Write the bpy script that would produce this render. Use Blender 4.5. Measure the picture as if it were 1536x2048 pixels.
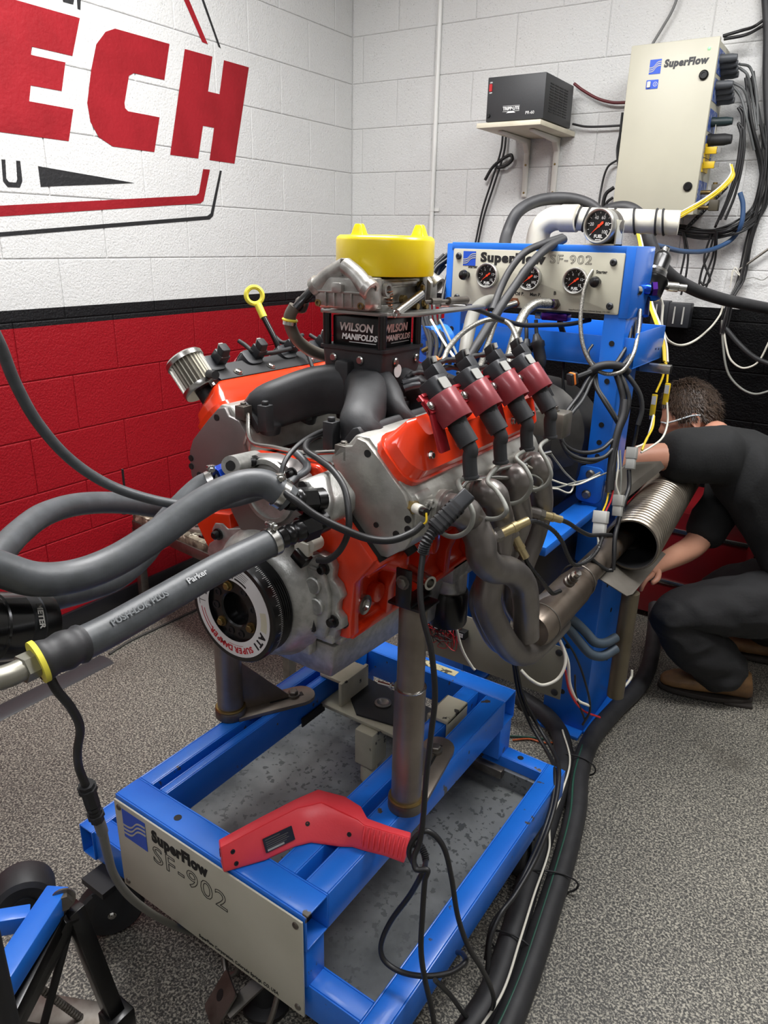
import bpy, bmesh, math, random
from mathutils import Vector, Matrix
random.seed(7)
for _o in list(bpy.data.objects): bpy.data.objects.remove(_o)
S = bpy.context.scene; COL = S.collection
PI = math.pi
# ------------------------------------------------------------- camera
cd = bpy.data.cameras.new('camera'); cam = bpy.data.objects.new('camera', cd); COL.objects.link(cam)
cd.sensor_fit = 'VERTICAL'; cd.sensor_height = 36.0; cd.sensor_width = 27.0
cd.lens = 1468.0/2048*36.0; cd.clip_start = .02
S.camera = cam
_p, _y, _r = 0.354927, -0.594855, -0.022230
_f = Vector((math.sin(_y)*math.cos(_p), math.cos(_y)*math.cos(_p), -math.sin(_p)))
_rt = Vector((math.cos(_y), -math.sin(_y), 0)); _dn = _f.cross(_rt)
_r2 = math.cos(_r)*_rt + math.sin(_r)*_dn; _d2 = -math.sin(_r)*_rt + math.cos(_r)*_dn
_m = Matrix((_r2, -_d2, -_f)).transposed().to_4x4(); _m.translation = Vector((0,0,1.5))
cam.matrix_world = _m
# ------------------------------------------------------------- world, exposure
W = bpy.data.worlds.new('world'); S.world = W; W.use_nodes = True
W.node_tree.nodes['Background'].inputs[0].default_value = (.80,.86,1,1)
W.node_tree.nodes['Background'].inputs[1].default_value = .22
S.view_settings.view_transform = 'Standard'; S.view_settings.look = 'None'
S.view_settings.gamma = 1; S.view_settings.use_curve_mapping = False
S.view_settings.exposure = 0.08
# ------------------------------------------------------------- ceiling lamps: (x, y, yaw, watts)
LAMP_Z = 2.96
LAMPS = [(-1.30,1.45,0,58),(-1.45,-.75,0,4),(.15,2.0,0,44),(.25,-.6,0,9)]
# ------------------------------------------------------------- helpers
def lin(c):
    if isinstance(c,str):
        c = c.lstrip('#'); c = [int(c[i:i+2],16)/255 for i in (0,2,4)]
    return tuple(((v/12.92) if v<=.04045 else ((v+.055)/1.055)**2.4) for v in c)+(1,)
def mat(name, col, rough=.5, metal=0., col2=None, vs=8., vlo=.4, vhi=.62, bump=0., bs=60., coat=0., spec=.5, chips=None, cs=14., ct=.66, det=6.):
    m = bpy.data.materials.new(name); m.use_nodes = True
    nt = m.node_tree; N = nt.nodes; L = nt.links; b = N['Principled BSDF']
    b.inputs['Base Color'].default_value = lin(col); b.inputs['Roughness'].default_value = rough
    b.inputs['Metallic'].default_value = metal; b.inputs['Coat Weight'].default_value = coat
    b.inputs['Coat Roughness'].default_value = .12
    b.inputs['Specular IOR Level'].default_value = spec
    tc = N.new('ShaderNodeTexCoord'); out = None
    def noise(sc, d=det):
        n = N.new('ShaderNodeTexNoise'); n.inputs['Scale'].default_value = sc; n.inputs['Detail'].default_value = d
        L.new(tc.outputs['Object'], n.inputs['Vector']); return n
    if col2:
        n = noise(vs); r = N.new('ShaderNodeValToRGB')
        r.color_ramp.elements[0].position = vlo; r.color_ramp.elements[1].position = vhi
        r.color_ramp.elements[0].color = lin(col); r.color_ramp.elements[1].color = lin(col2)
        L.new(n.outputs['Fac'], r.inputs[0]); out = r.outputs[0]
    if chips:
        n = noise(cs, 9.); r = N.new('ShaderNodeValToRGB'); r.color_ramp.elements[0].position = ct; r.color_ramp.elements[1].position = ct+.025
        L.new(n.outputs['Fac'], r.inputs[0])
        mx = N.new('ShaderNodeMix'); mx.data_type = 'RGBA'
        L.new(r.outputs[0], mx.inputs[0])
        if out: L.new(out, mx.inputs[6])
        else: mx.inputs[6].default_value = lin(col)
        mx.inputs[7].default_value = lin(chips); out = mx.outputs[2]
    if out: L.new(out, b.inputs['Base Color'])
    if bump:
        n = noise(bs, 5.); bp = N.new('ShaderNodeBump'); bp.inputs['Strength'].default_value = bump; bp.inputs['Distance'].default_value = .004
        L.new(n.outputs['Fac'], bp.inputs['Height']); L.new(bp.outputs[0], b.inputs['Normal'])
    return m
def emat(name, col, s):
    m = bpy.data.materials.new(name); m.use_nodes = True; b = m.node_tree.nodes['Principled BSDF']
    b.inputs['Base Color'].default_value = lin(col); b.inputs['Emission Color'].default_value = lin(col); b.inputs['Emission Strength'].default_value = s
    return m
def V3(p): return Vector(p)
def cat(pts, sub):
    pts = [Vector(p) for p in pts]
    if len(pts)<3 or sub<2: return pts
    out = []; n = len(pts)
    for i in range(n-1):
        p1,p2 = pts[i],pts[i+1]; p0 = pts[i-1] if i else p1*2-p2; p3 = pts[i+2] if i+2<n else p2*2-p1
        l = max((p2-p1).length,1e-6)
        m1 = (p2-p0)*(l/max((p1-p0).length+l,1e-6)); m2 = (p3-p1)*(l/max((p3-p2).length+l,1e-6))
        for k in range(sub):
            t = k/sub; t2=t*t; t3=t2*t
            out.append(p1*(2*t3-3*t2+1)+m1*(t3-2*t2+t)+p2*(3*t2-2*t3)+m2*(t3-t2))
    out.append(pts[-1]); return out
class MB:
    def __init__(s): s.v=[]; s.f=[]; s.m=[]
    def add(s, vs, fs, mi=0):
        o=len(s.v); s.v += [Vector(v) for v in vs]; s.f += [tuple(o+i for i in f) for f in fs]; s.m += [mi]*len(fs); return s
    def box(s, c, size, mx=None, mi=0):
        h=[d/2 for d in size]; vs=[Vector((x*h[0],y*h[1],z*h[2])) for x in(-1,1) for y in(-1,1) for z in(-1,1)]
        if mx is not None: vs=[mx.to_3x3()@v for v in vs]
        vs=[v+Vector(c) for v in vs]
        return s.add(vs,[(0,1,3,2),(4,6,7,5),(0,4,5,1),(2,3,7,6),(0,2,6,4),(1,5,7,3)],mi)
    def bb(s, a, b, mi=0):
        return s.box([(a[i]+b[i])/2 for i in range(3)],[abs(b[i]-a[i]) for i in range(3)],None,mi)
    def beam(s, a, b, w, h, up=(0,0,1), mi=0):
        a,b=Vector(a),Vector(b); d=(b-a); l=d.length; d.normalize(); u=Vector(up); r=d.cross(u).normalized(); u=r.cross(d)
        return s.box((a+b)/2,(w,l,h),Matrix((r,d,u)).transposed(),mi)
    def prism(s, poly, fn, a, b, mi=0):
        n=len(poly); vs=[fn(p[0],p[1],a) for p in poly]+[fn(p[0],p[1],b) for p in poly]
        return s.add(vs,[tuple(range(n)),tuple(range(2*n-1,n-1,-1))]+[(i,i+n,(i+1)%n+n,(i+1)%n) for i in range(n)],mi)
    def loft(s, rings, cap=True, closed=False, mi=0):
        n=len(rings[0]); vs=[p for r in rings for p in r]; fs=[]; R=len(rings)
        for i in range(R if closed else R-1):
            j=(i+1)%R
            for k in range(n): fs.append((i*n+k,i*n+(k+1)%n,j*n+(k+1)%n,j*n+k))
        if cap and not closed: fs += [tuple(range(n-1,-1,-1)),tuple(range((R-1)*n,R*n))]
        return s.add(vs,fs,mi)
    def frame(s, d):
        d=Vector(d).normalized(); a=Vector((0,0,1)) if abs(d.z)<.9 else Vector((1,0,0)); x=d.cross(a).normalized(); return x,d.cross(x)
    def lathe(s, prof, o, d, n=24, mi=0, cap=True):
        o=Vector(o); d=Vector(d).normalized(); x,y=s.frame(d)
        return s.loft([[o+d*z+(x*math.cos(2*PI*k/n)+y*math.sin(2*PI*k/n))*r for k in range(n)] for r,z in prof],cap,False,mi)
    def cyl(s, a, b, r, r2=None, n=16, mi=0):
        a,b=Vector(a),Vector(b); l=(b-a).length
        return s.lathe([(r,0),(r if r2 is None else r2,l)],a,b-a,n,mi)
    def ring(s, o, d, R, r, n=24, m=8, mi=0):
        o=Vector(o); d=Vector(d).normalized(); x,y=s.frame(d); rs=[]
        for i in range(n):
            a=2*PI*i/n; e=x*math.cos(a)+y*math.sin(a)
            rs.append([o+e*(R+r*math.cos(2*PI*k/m))+d*(r*math.sin(2*PI*k/m)) for k in range(m)])
        return s.loft(rs,False,True,mi)
    def tube(s, pts, r, n=8, sub=6, mi=0, rib=None):
        raw=len(pts); P=cat(pts,sub); rr=r if callable(r) else (lambda t:r)
        t0=(P[1]-P[0]).normalized(); x,_=s.frame(t0); rings=[]; N=len(P)
        for i,p in enumerate(P):
            t=((P[min(i+1,N-1)]-P[max(i-1,0)])).normalized()
            x=(x-t*x.dot(t)).normalized(); y=t.cross(x); q=rr(i/(N-1))
            if rib: q*= rib if i%2 else 1
            rings.append([p+(x*math.cos(2*PI*k/n)+y*math.sin(2*PI*k/n))*q for k in range(n)])
        return s.loft(rings,True,False,mi)
    def sph(s, c, r, n=14, m=8, sc=(1,1,1), mi=0):
        c=Vector(c); rings=[]
        for j in range(1,m):
            a=PI*j/m; rings.append([c+Vector((sc[0]*r*math.sin(a)*math.cos(2*PI*k/n),sc[1]*r*math.sin(a)*math.sin(2*PI*k/n),-sc[2]*r*math.cos(a))) for k in range(n)])
        return s.loft(rings,True,False,mi)
    def hexb(s, p, d, r=.007, h=.006, mi=0):
        p=Vector(p); d=Vector(d).normalized()
        s.lathe([(r*1.35,0),(r*1.35,h*.25)],p,d,12,mi); return s.lathe([(r,h*.2),(r,h*.85),(r*.8,h)],p,d,6,mi)
    def sheet(s, poly, fn, c=0, mi=0):
        return s.add([fn(p[0],p[1],c) for p in poly],[tuple(range(len(poly)))],mi)
def mesh(name, mb, mats, bev=0, ang=38, shift=None):
    me=bpy.data.meshes.new(name); sh=Vector(shift) if shift is not None else Vector((0,0,0))
    me.from_pydata([v-sh for v in mb.v],[],mb.f)
    for m in (mats if isinstance(mats,(list,tuple)) else [mats]): me.materials.append(m)
    if isinstance(mats,(list,tuple)):
        for p,i in zip(me.polygons,mb.m): p.material_index=i
    bm=bmesh.new(); bm.from_mesh(me); bmesh.ops.recalc_face_normals(bm,faces=bm.faces)
    if bev:
        es=[e for e in bm.edges if len(e.link_faces)==2 and e.calc_face_angle(0)>math.radians(32)]
        try: bmesh.ops.bevel(bm,geom=es,offset=bev,segments=2,profile=.5,affect='EDGES',clamp_overlap=True)
        except Exception: pass
    bm.to_mesh(me); bm.free()
    me.shade_smooth(); me.set_sharp_from_angle(angle=math.radians(ang)); me.update(); return me
def thing(name, label, cat_, loc=(0,0,0), group=None):
    o=bpy.data.objects.new(name,None); COL.objects.link(o); o.empty_display_size=.05
    o.location=loc; o['label']=label; o['category']=cat_
    if group: o['group']=group
    return o
def wpos(o):
    p=Vector(o.location)
    while o.parent: o=o.parent; p+=Vector(o.location)
    return p
def islands(mb):
    # groups of connected pieces whose bounding boxes touch
    n=len(mb.v); p=list(range(n))
    def find(a):
        while p[a]!=a: p[a]=p[p[a]]; a=p[a]
        return a
    for f in mb.f:
        a=find(f[0])
        for b in f[1:]: p[find(b)]=a
    g={}
    for i,f in enumerate(mb.f): g.setdefault(find(f[0]),[]).append(i)
    items=[]
    for fs in g.values():
        vs=[mb.v[i] for j in fs for i in mb.f[j]]
        items.append([fs,[min(v[k] for v in vs)-.0004 for k in range(3)],[max(v[k] for v in vs)+.0004 for k in range(3)]])
    done=False
    while not done:
        done=True; out=[]
        for it in items:
            for o in out:
                if all(it[1][k]<=o[2][k] and o[1][k]<=it[2][k] for k in range(3)):
                    o[0]+=it[0]; o[1]=[min(a,b) for a,b in zip(o[1],it[1])]; o[2]=[max(a,b) for a,b in zip(o[2],it[2])]; done=False; break
            else: out.append(it)
        items=out
    return [it[0] for it in items]
def sub(mb, fs):
    r=MB(); mp={}
    for j in fs:
        for i in mb.f[j]:
            if i not in mp: mp[i]=len(r.v); r.v.append(mb.v[i])
        r.f.append(tuple(mp[i] for i in mb.f[j])); r.m.append(mb.m[j])
    return r
KEEP=('letter','print','number','label','logo','numeral','dial','ring_mark','wave','pleat','hatch')
def part(par, name, mb, m, bev=0, label=None, ang=38, stuff=False, whole=False):
    pieces=[mb]
    if not stuff and not whole and not any(k in name for k in KEEP):
        g=islands(mb)
        if 1<len(g)<200: pieces=[sub(mb,fs) for fs in g]
    first=None
    for q in pieces:
        o=bpy.data.objects.new(name,mesh(name,q,m,bev,ang,wpos(par))); COL.objects.link(o); o.parent=par
        if label: o['label']=label
        if stuff: o['kind']='stuff'
        first=first or o
    return first
def single(name, label, cat_, mb, m, bev=0, group=None, ang=38, kind=None):
    xs=[v.x for v in mb.v]; ys=[v.y for v in mb.v]; zs=[v.z for v in mb.v]
    c=Vector(((min(xs)+max(xs))/2,(min(ys)+max(ys))/2,min(zs)))
    o=bpy.data.objects.new(name,mesh(name,mb,m,bev,ang,c)); COL.objects.link(o); o.location=c
    o['label']=label; o['category']=cat_
    if group: o['group']=group
    if kind: o['kind']=kind
    return o
def struct(name, mb, m, bev=0, par=None):
    o=bpy.data.objects.new(name,mesh(name,mb,m,bev,38)); COL.objects.link(o); o['kind']='structure'
    if par: o.parent=par
    return o
def copytree(o, par=None):
    c=o.copy(); COL.objects.link(c)
    if par: c.parent=par
    for ch in list(o.children): copytree(ch,c)
    return c
def textmesh(s, size, mx, bold=0., outline=0., align='CENTER', extr=.0004, shear=0, sx=1., w=0, sp=1.):
    cu=bpy.data.curves.new('t','FONT'); cu.body=s; cu.size=size; cu.align_x=align; cu.align_y='CENTER'; cu.shear=shear
    cu.resolution_u=3
    if outline: cu.fill_mode='NONE'; cu.bevel_depth=outline; cu.bevel_resolution=0
    else: cu.extrude=extr
    cu.offset=bold; cu.space_character=sp
    o=bpy.data.objects.new('t',cu); COL.objects.link(o)
    dg=bpy.context.evaluated_depsgraph_get(); me=bpy.data.meshes.new_from_object(o.evaluated_get(dg))
    if w: sx=w/max(1e-6,max(v.co.x for v in me.vertices)-min(v.co.x for v in me.vertices))
    mb=MB(); mb.add([mx@Vector((v.co.x*sx,v.co.y,v.co.z)) for v in me.vertices],[tuple(p.vertices) for p in me.polygons])
    bpy.data.objects.remove(o); bpy.data.meshes.remove(me); bpy.data.curves.remove(cu); return mb
def fmx(o, x, y):   # matrix: local x,y axes on a face, z = outward normal
    x=Vector(x).normalized(); y=Vector(y); z=x.cross(y).normalized(); y=z.cross(x)
    m=Matrix((x,y,z)).transposed().to_4x4(); m.translation=Vector(o); return m
def rrect(w,h,r,n=4):
    out=[]
    for cx,cy,a in ((w/2-r,h/2-r,0),(-w/2+r,h/2-r,90),(-w/2+r,-h/2+r,180),(w/2-r,-h/2+r,270)):
        for k in range(n+1):
            t=math.radians(a+90*k/n); out.append((cx+r*math.cos(t),cy+r*math.sin(t)))
    return out
def onf(mx): return lambda a,b,c: mx@Vector((a,b,c))
# ------------------------------------------------------------- materials
BLUE=mat('blue_paint','#1b70d8',.36,0,'#1765c9',5,.4,.7,chips='#4a4238',cs=26,ct=.675,bump=.05,bs=90,coat=.15)
BLUED=mat('blue_paint_clean','#1c6dd2',.34,0,'#1862c2',4,coat=.2)
ORANGE=mat('orange_engine_enamel','#e23a16',.24,0,'#d63210',9,coat=.5,bump=.12,bs=45)
ORANGES=mat('orange_cover_enamel','#e63d1a',.18,0,coat=.6)
CAST=mat('cast_aluminium','#b8b8b4',.40,.7,'#a4a49f',60,bump=.14,bs=300)
CASTD=mat('carburettor_metal','#aaa8a3',.36,.7,'#8e8c86',40,bump=.1,bs=150)
ALU=mat('machined_aluminium','#bdbdba',.30,.9,'#aaaaa6',14)
HEADM=mat('head_aluminium','#b7b6b0',.38,.65,'#a09e97',22,bump=.1,bs=200)
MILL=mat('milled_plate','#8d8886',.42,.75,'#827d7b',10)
STEEL=mat('bright_steel','#b9b8b4',.25,1.)
DSTEEL=mat('dull_steel','#7d7973',.40,.85,'#655f58',18,bump=.06,bs=80)
TUBE=mat('post_steel','#8a8177',.38,.65,'#746b61',9,bump=.05,bs=60)
HEADER=mat('header_steel','#8a8581',.36,.7,'#726d69',7,bump=.06,bs=120)
COLLECT=mat('heat_tinted_steel','#82776c',.36,.8,'#65584c',9,chips='#7a5a3a',cs=10,ct=.62)
BLK=mat('black_anodised','#0d0d0e',.30,.2,coat=.2)
BLKM=mat('black_matt','#18181a',.62)
MANI=mat('manifold_black','#2b2c2e',.55,.1,'#232426',30,bump=.05,bs=300)
RUB=mat('black_rubber','#232325',.55,0,'#2b2b2d',30,bump=.04,bs=200)
HOSE=mat('grey_black_hose','#4b4e51',.44,0,'#424547',40,bump=.06,bs=160)
BOOT=mat('rubber_boot','#2a2b2d',.6,0,bump=.03,bs=150)
WIREG=mat('grey_wire','#85867f',.5)
WIREB=mat('black_wire','#1a1a1b',.45)
WIREW=mat('white_wire','#d9d6c8',.5)
WIREY=mat('yellow_wire','#e3bf1c',.45)
WIRER=mat('red_wire','#b3202a',.45)
YEL=mat('yellow_plastic','#e8cf10',.30,0,'#e0c40e',7,coat=.2)
YELD=mat('yellow_handle','#e4d84a',.4)
MAROON=mat('coil_bracket_red','#852f36',.42,.2,'#77272e',20,coat=.2)
BRKT=mat('bracket_red','#a3222c',.3,.3,coat=.3)
TLRED=mat('timing_light_red','#ec4750',.38,0,'#e43f48',12,bump=.05,bs=220)
PANEL=mat('beige_panel','#b9b6a6',.42,0,'#afac9b',5)
PANELG=mat('aged_panel','#8f8d80',.45,.1,'#7d7b6f',6,chips='#6a6452',cs=9,ct=.64)
CABIN=mat('cabinet_beige','#b9b6a4',.42,0,'#b1ae9d',3)
INK=mat('black_ink','#121212',.6)
GREYINK=mat('grey_ink','#5a5955',.6)
WHITEP=mat('white_print','#d8d8d6',.5)
REDP=mat('red_print','#b51722',.5)
LOGOB=mat('logo_blue','#1f4fc0',.45)
BRASS=mat('old_brass','#8e7a4a',.4,.8,'#6e5a38',20)
PVC=mat('white_pvc','#dedacb',.38,0,'#cfc9b6',10)
WHITEPL=mat('white_plastic','#cfccc0',.45)
GREYPL=mat('grey_plastic','#9b9b96',.5)
DARKPL=mat('dark_plastic','#202226',.45)
PURP=mat('purple_anodised','#4a1f7e',.25,.8)
BLUEA=mat('blue_anodised','#1e4fd0',.25,.8)
BRAID=mat('steel_braid','#a8a69e',.38,.8,'#6e6c66',400,.42,.58,det=2)
GLASS=mat('dial_black','#0e0e10',.25)

# ------------------------------------------------------------- room (walls turned 1.6 degrees against the cart)
RY = 0.027672; RROT = Matrix.Rotation(RY,4,'Z')
def rm(x,y,z=0): return RROT@Vector((x,y,z))
XL, YB, HC = -2.43, 3.43, 3.0
def paintmat(name, bands, alt=None, altx=0., spec=.25):
    m=bpy.data.materials.new(name); m.use_nodes=True; nt=m.node_tree; N=nt.nodes; L=nt.links; b=N['Principled BSDF']
    b.inputs['Roughness'].default_value=.45; b.inputs['Specular IOR Level'].default_value=spec
    g=N.new('ShaderNodeNewGeometry'); sp=N.new('ShaderNodeSeparateXYZ'); L.new(g.outputs['Position'],sp.inputs[0])
    def chain(bands):
        prev=None
        for z,c in bands:           # from the top down: colour c below height z
            if prev is None:
                r=N.new('ShaderNodeRGB'); r.outputs[0].default_value=lin(c); prev=r.outputs[0]; continue
            lt=N.new('ShaderNodeMath'); lt.operation='LESS_THAN'; lt.inputs[1].default_value=z; L.new(sp.outputs[2],lt.inputs[0])
            mx=N.new('ShaderNodeMix'); mx.data_type='RGBA'; L.new(lt.outputs[0],mx.inputs[0]); L.new(prev,mx.inputs[6]); mx.inputs[7].default_value=lin(c); prev=mx.outputs[2]
        return prev
    out=chain(bands)
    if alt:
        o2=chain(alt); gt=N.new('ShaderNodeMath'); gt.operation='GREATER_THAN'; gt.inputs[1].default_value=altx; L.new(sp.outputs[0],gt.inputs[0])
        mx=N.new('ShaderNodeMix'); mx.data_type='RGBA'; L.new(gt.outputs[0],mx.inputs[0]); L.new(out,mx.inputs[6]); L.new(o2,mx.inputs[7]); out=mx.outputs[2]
    n1=N.new('ShaderNodeTexNoise'); n1.inputs['Scale'].default_value=2.2; n1.inputs['Detail'].default_value=8; L.new(g.outputs['Position'],n1.inputs['Vector'])
    r=N.new('ShaderNodeMapRange'); r.inputs[1].default_value=.3; r.inputs[2].default_value=.75; r.inputs[3].default_value=.93; r.inputs[4].default_value=1.0; L.new(n1.outputs['Fac'],r.inputs[0])
    v=N.new('ShaderNodeTexNoise'); v.inputs['Scale'].default_value=190; v.inputs['Detail'].default_value=2; L.new(g.outputs['Position'],v.inputs['Vector'])
    pit=N.new('ShaderNodeMapRange'); pit.inputs[1].default_value=.28; pit.inputs[2].default_value=.35; pit.inputs[3].default_value=.62; pit.inputs[4].default_value=1.0; L.new(v.outputs['Fac'],pit.inputs[0])
    mu=N.new('ShaderNodeMath'); mu.operation='MULTIPLY'; L.new(r.outputs[0],mu.inputs[0]); L.new(pit.outputs[0],mu.inputs[1])
    hs=N.new('ShaderNodeMix'); hs.data_type='RGBA'; hs.blend_type='MULTIPLY'; hs.inputs[0].default_value=1; L.new(out,hs.inputs[6]); L.new(mu.outputs[0],hs.inputs[7])
    L.new(hs.outputs[2],b.inputs['Base Color'])
    n2=N.new('ShaderNodeTexNoise'); n2.inputs['Scale'].default_value=125; n2.inputs['Detail'].default_value=5; n2.inputs['Roughness'].default_value=.6; L.new(g.outputs['Position'],n2.inputs['Vector'])
    bp=N.new('ShaderNodeBump'); bp.inputs['Strength'].default_value=.75; bp.inputs['Distance'].default_value=.005; L.new(n2.outputs['Fac'],bp.inputs['Height'])
    n3=N.new('ShaderNodeTexNoise'); n3.inputs['Scale'].default_value=14; n3.inputs['Detail'].default_value=4; L.new(g.outputs['Position'],n3.inputs['Vector'])
    bq=N.new('ShaderNodeBump'); bq.inputs['Strength'].default_value=.16; bq.inputs['Distance'].default_value=.012; L.new(n3.outputs['Fac'],bq.inputs['Height']); L.new(bp.outputs[0],bq.inputs['Normal'])
    L.new(bq.outputs[0],b.inputs['Normal']); return m
WHITE_='#d8d8d6'; RED_='#960f1b'; BLACK_='#141416'
PAINTL=paintmat('wall_paint_left',[(9,WHITE_),(1.252,BLACK_),(1.192,RED_)])
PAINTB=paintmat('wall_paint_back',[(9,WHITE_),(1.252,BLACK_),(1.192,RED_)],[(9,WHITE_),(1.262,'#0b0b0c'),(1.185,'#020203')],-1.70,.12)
PLAIN=mat('plain_white_paint','#dcdcd8',.6)
def floormat():
    m=bpy.data.materials.new('speckled_floor'); m.use_nodes=True; nt=m.node_tree; N=nt.nodes; L=nt.links; b=N['Principled BSDF']
    tc=N.new('ShaderNodeTexCoord')
    v=N.new('ShaderNodeTexNoise'); v.inputs['Scale'].default_value=205; v.inputs['Detail'].default_value=2.5; v.inputs['Distortion'].default_value=.6; L.new(tc.outputs['Object'],v.inputs['Vector'])
    r=N.new('ShaderNodeValToRGB'); e=r.color_ramp.elements; e[0].position=.40; e[1].position=.62
    e[0].color=lin('#353431'); e[1].color=lin('#a9a496'); x=r.color_ramp.elements.new(.5); x.color=lin('#5f5d57'); L.new(v.outputs['Fac'],r.inputs[0])
    n=N.new('ShaderNodeTexNoise'); n.inputs['Scale'].default_value=1.4; n.inputs['Detail'].default_value=7; L.new(tc.outputs['Object'],n.inputs['Vector'])
    mr=N.new('ShaderNodeMapRange'); mr.inputs[1].default_value=.35; mr.inputs[2].default_value=.65; mr.inputs[3].default_value=.80; mr.inputs[4].default_value=1.05; L.new(n.outputs['Fac'],mr.inputs[0])
    mx=N.new('ShaderNodeMix'); mx.data_type='RGBA'; mx.blend_type='MULTIPLY'; mx.inputs[0].default_value=1; L.new(r.outputs[0],mx.inputs[6]); L.new(mr.outputs[0],mx.inputs[7])
    # oil stains
    o=N.new('ShaderNodeTexNoise'); o.inputs['Scale'].default_value=3.1; o.inputs['Detail'].default_value=6; L.new(tc.outputs['Object'],o.inputs['Vector'])
    om=N.new('ShaderNodeMapRange'); om.inputs[1].default_value=.62; om.inputs[2].default_value=.76; om.inputs[3].default_value=0; om.inputs[4].default_value=.75; L.new(o.outputs['Fac'],om.inputs[0])
    m2=N.new('ShaderNodeMix'); m2.data_type='RGBA'; L.new(om.outputs[0],m2.inputs[0]); L.new(mx.outputs[2],m2.inputs[6]); m2.inputs[7].default_value=lin('#3a352d')
    L.new(m2.outputs[2],b.inputs['Base Color']); b.inputs['Roughness'].default_value=.5
    bp=N.new('ShaderNodeBump'); bp.inputs['Strength'].default_value=.35; bp.inputs['Distance'].default_value=.002; L.new(v.outputs['Fac'],bp.inputs['Height']); L.new(bp.outputs[0],b.inputs['Normal'])
    return m
struct('floor', MB().box((.4,.2,-.05),(6.4,7.4,.1)), floormat())
struct('ceiling', MB().box((.4,.2,HC+.05),(6.4,7.4,.1)), PLAIN)
def rbox(a,b):
    mb=MB(); mb.bb(a,b); mb.v=[RROT@v for v in mb.v]; return mb
wl=struct('wall_left', rbox((XL-.15,-3.2,0),(XL-.004,YB+.15,HC)), PAINTL)
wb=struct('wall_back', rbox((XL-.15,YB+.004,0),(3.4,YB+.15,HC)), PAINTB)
struct('wall_right', MB().bb((3.4,-3.4,0),(3.55,3.9,HC)), PLAIN)
struct('wall_front', MB().bb((-2.7,-3.5,0),(3.5,-3.38,HC)), PLAIN)
# concrete blocks: one object each, joints recessed
CH=.2032
def blockmesh(w,mt):
    mb=MB(); h=CH; j=.0016; c=.003
    o=[(-w/2+j,j),(w/2-j,j),(w/2-j,h-j),(-w/2+j,h-j)]; i=[(-w/2+j+c,j+c),(w/2-j-c,j+c),(w/2-j-c,h-j-c),(-w/2+j+c,h-j-c)]
    mb.loft([[Vector((x,.005,z)) for x,z in o],[Vector((x,.0015,z)) for x,z in o],[Vector((x,0,z)) for x,z in i]],True)
    return mesh('block',mb,mt,0,4)
def blockwall(par, mt, org, d, length, z0, ztop, start):
    cache={}; ang=math.atan2(d.y,d.x)
    for k in range(16):
        z=z0+k*CH
        if z+CH>HC: break
        s=start-(.2032 if k%2 else 0); 
        while s<length:
            a=max(s,0); b=min(s+.4064,length); s+=.4064
            w=round(b-a,3)
            if w<.03: continue
            if w not in cache: cache[w]=blockmesh(w,mt)
            o=bpy.data.objects.new('block',cache[w]); COL.objects.link(o); o.parent=par
            o.location=org+d*((a+b)/2)+Vector((0,0,z)); o.rotation_euler=(0,0,ang+random.uniform(-.0015,.0015)); o['kind']='structure'
# left wall runs from the corner towards the camera, back wall from the corner to the right
blockwall(wl, PAINTL, rm(XL,.6,0), (rm(0,1)-rm(0,0)), YB-.6, -.008, HC, -.16)
blockwall(wb, PAINTB, rm(XL,YB,0), (rm(1,0)-rm(0,0)), 3.4, -.008, HC, -.14)
bbm=rbox((XL-.002,.3,0),(XL+.014,YB,.095))
struct('baseboard_left', bbm, mat('black_cove_base','#17171a',.3), .004)
# ---- painted mural on the left wall (flat paint)
def wf(y,z,c): return rm(XL+.0009+c,y,z)
MR=mat('mural_red_paint','#921a23',.6,0,'#86161e',6,bump=.5,bs=75,spec=.2); MK=mat('mural_black_paint','#1b1b1d',.5,bump=.5,bs=75)
mural=thing('wall_mural','red and black painted logo with slanted letters on the white block wall','mural',tuple(rm(XL+.002,1.9,1.5)))
def paint(name,polys,m):
    mb=MB()
    for p in polys: mb.prism(p,wf,0,.0006)
    part(mural,name,mb,m)
def sl(y,z): return (y+(z-1.795)*-.0, z)
def LR(x,y): return x
paint('letter',[[(1.545,2.173),(1.852,2.174),(1.807,2.056),(1.659,2.055),(1.653,2.031),(1.777,2.032),(1.75,1.944),(1.638,1.943),(1.625,1.896),(1.787,1.895),(1.755,1.794),(1.43,1.794)]],MR)
paint('letter',[[(1.993,2.173),(2.239,2.174),(2.201,2.049),(2.059,2.048),(2.036,2.036),(2.005,1.944),(2.006,1.928),(2.018,1.920),(2.164,1.919),(2.125,1.796),(1.935,1.796),(1.879,1.82),(1.851,1.865),(1.846,1.922),(1.876,2.026),(1.908,2.109),(1.952,2.155)]],MR)
paint('letter',[[(2.315,2.172),(2.461,2.173),(2.426,2.045),(2.49,2.045),(2.525,2.172),(2.672,2.172),(2.559,1.793),(2.413,1.794),(2.449,1.917),(2.387,1.917),(2.35,1.794),(2.203,1.794)]],MR)
paint('small_letter',[[(1.501,1.715),(1.514,1.715),(1.508,1.660),(1.515,1.650),(1.540,1.650),(1.546,1.66),(1.551,1.716),(1.565,1.716),(1.563,1.656),(1.551,1.636),(1.509,1.635),(1.496,1.652)]],MK)
paint('small_letter',[[(1.786,2.235),(1.80,2.235),(1.803,2.219),(1.825,2.219),(1.832,2.235),(1.842,2.235),(1.832,2.208),(1.795,2.207)],[(1.849,2.235),(1.865,2.235),(1.858,2.199),(1.847,2.199)]],MK)
paint('wedge',[[(1.627,1.706),(2.017,1.681),(1.627,1.643)]],MK)
paint('border_stripe',[[(2.374,1.757),(2.412,1.758),(2.366,1.637),(2.348,1.626),(1.40,1.539),(1.40,1.571),(2.327,1.655),(2.342,1.664)]],MR)
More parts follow.
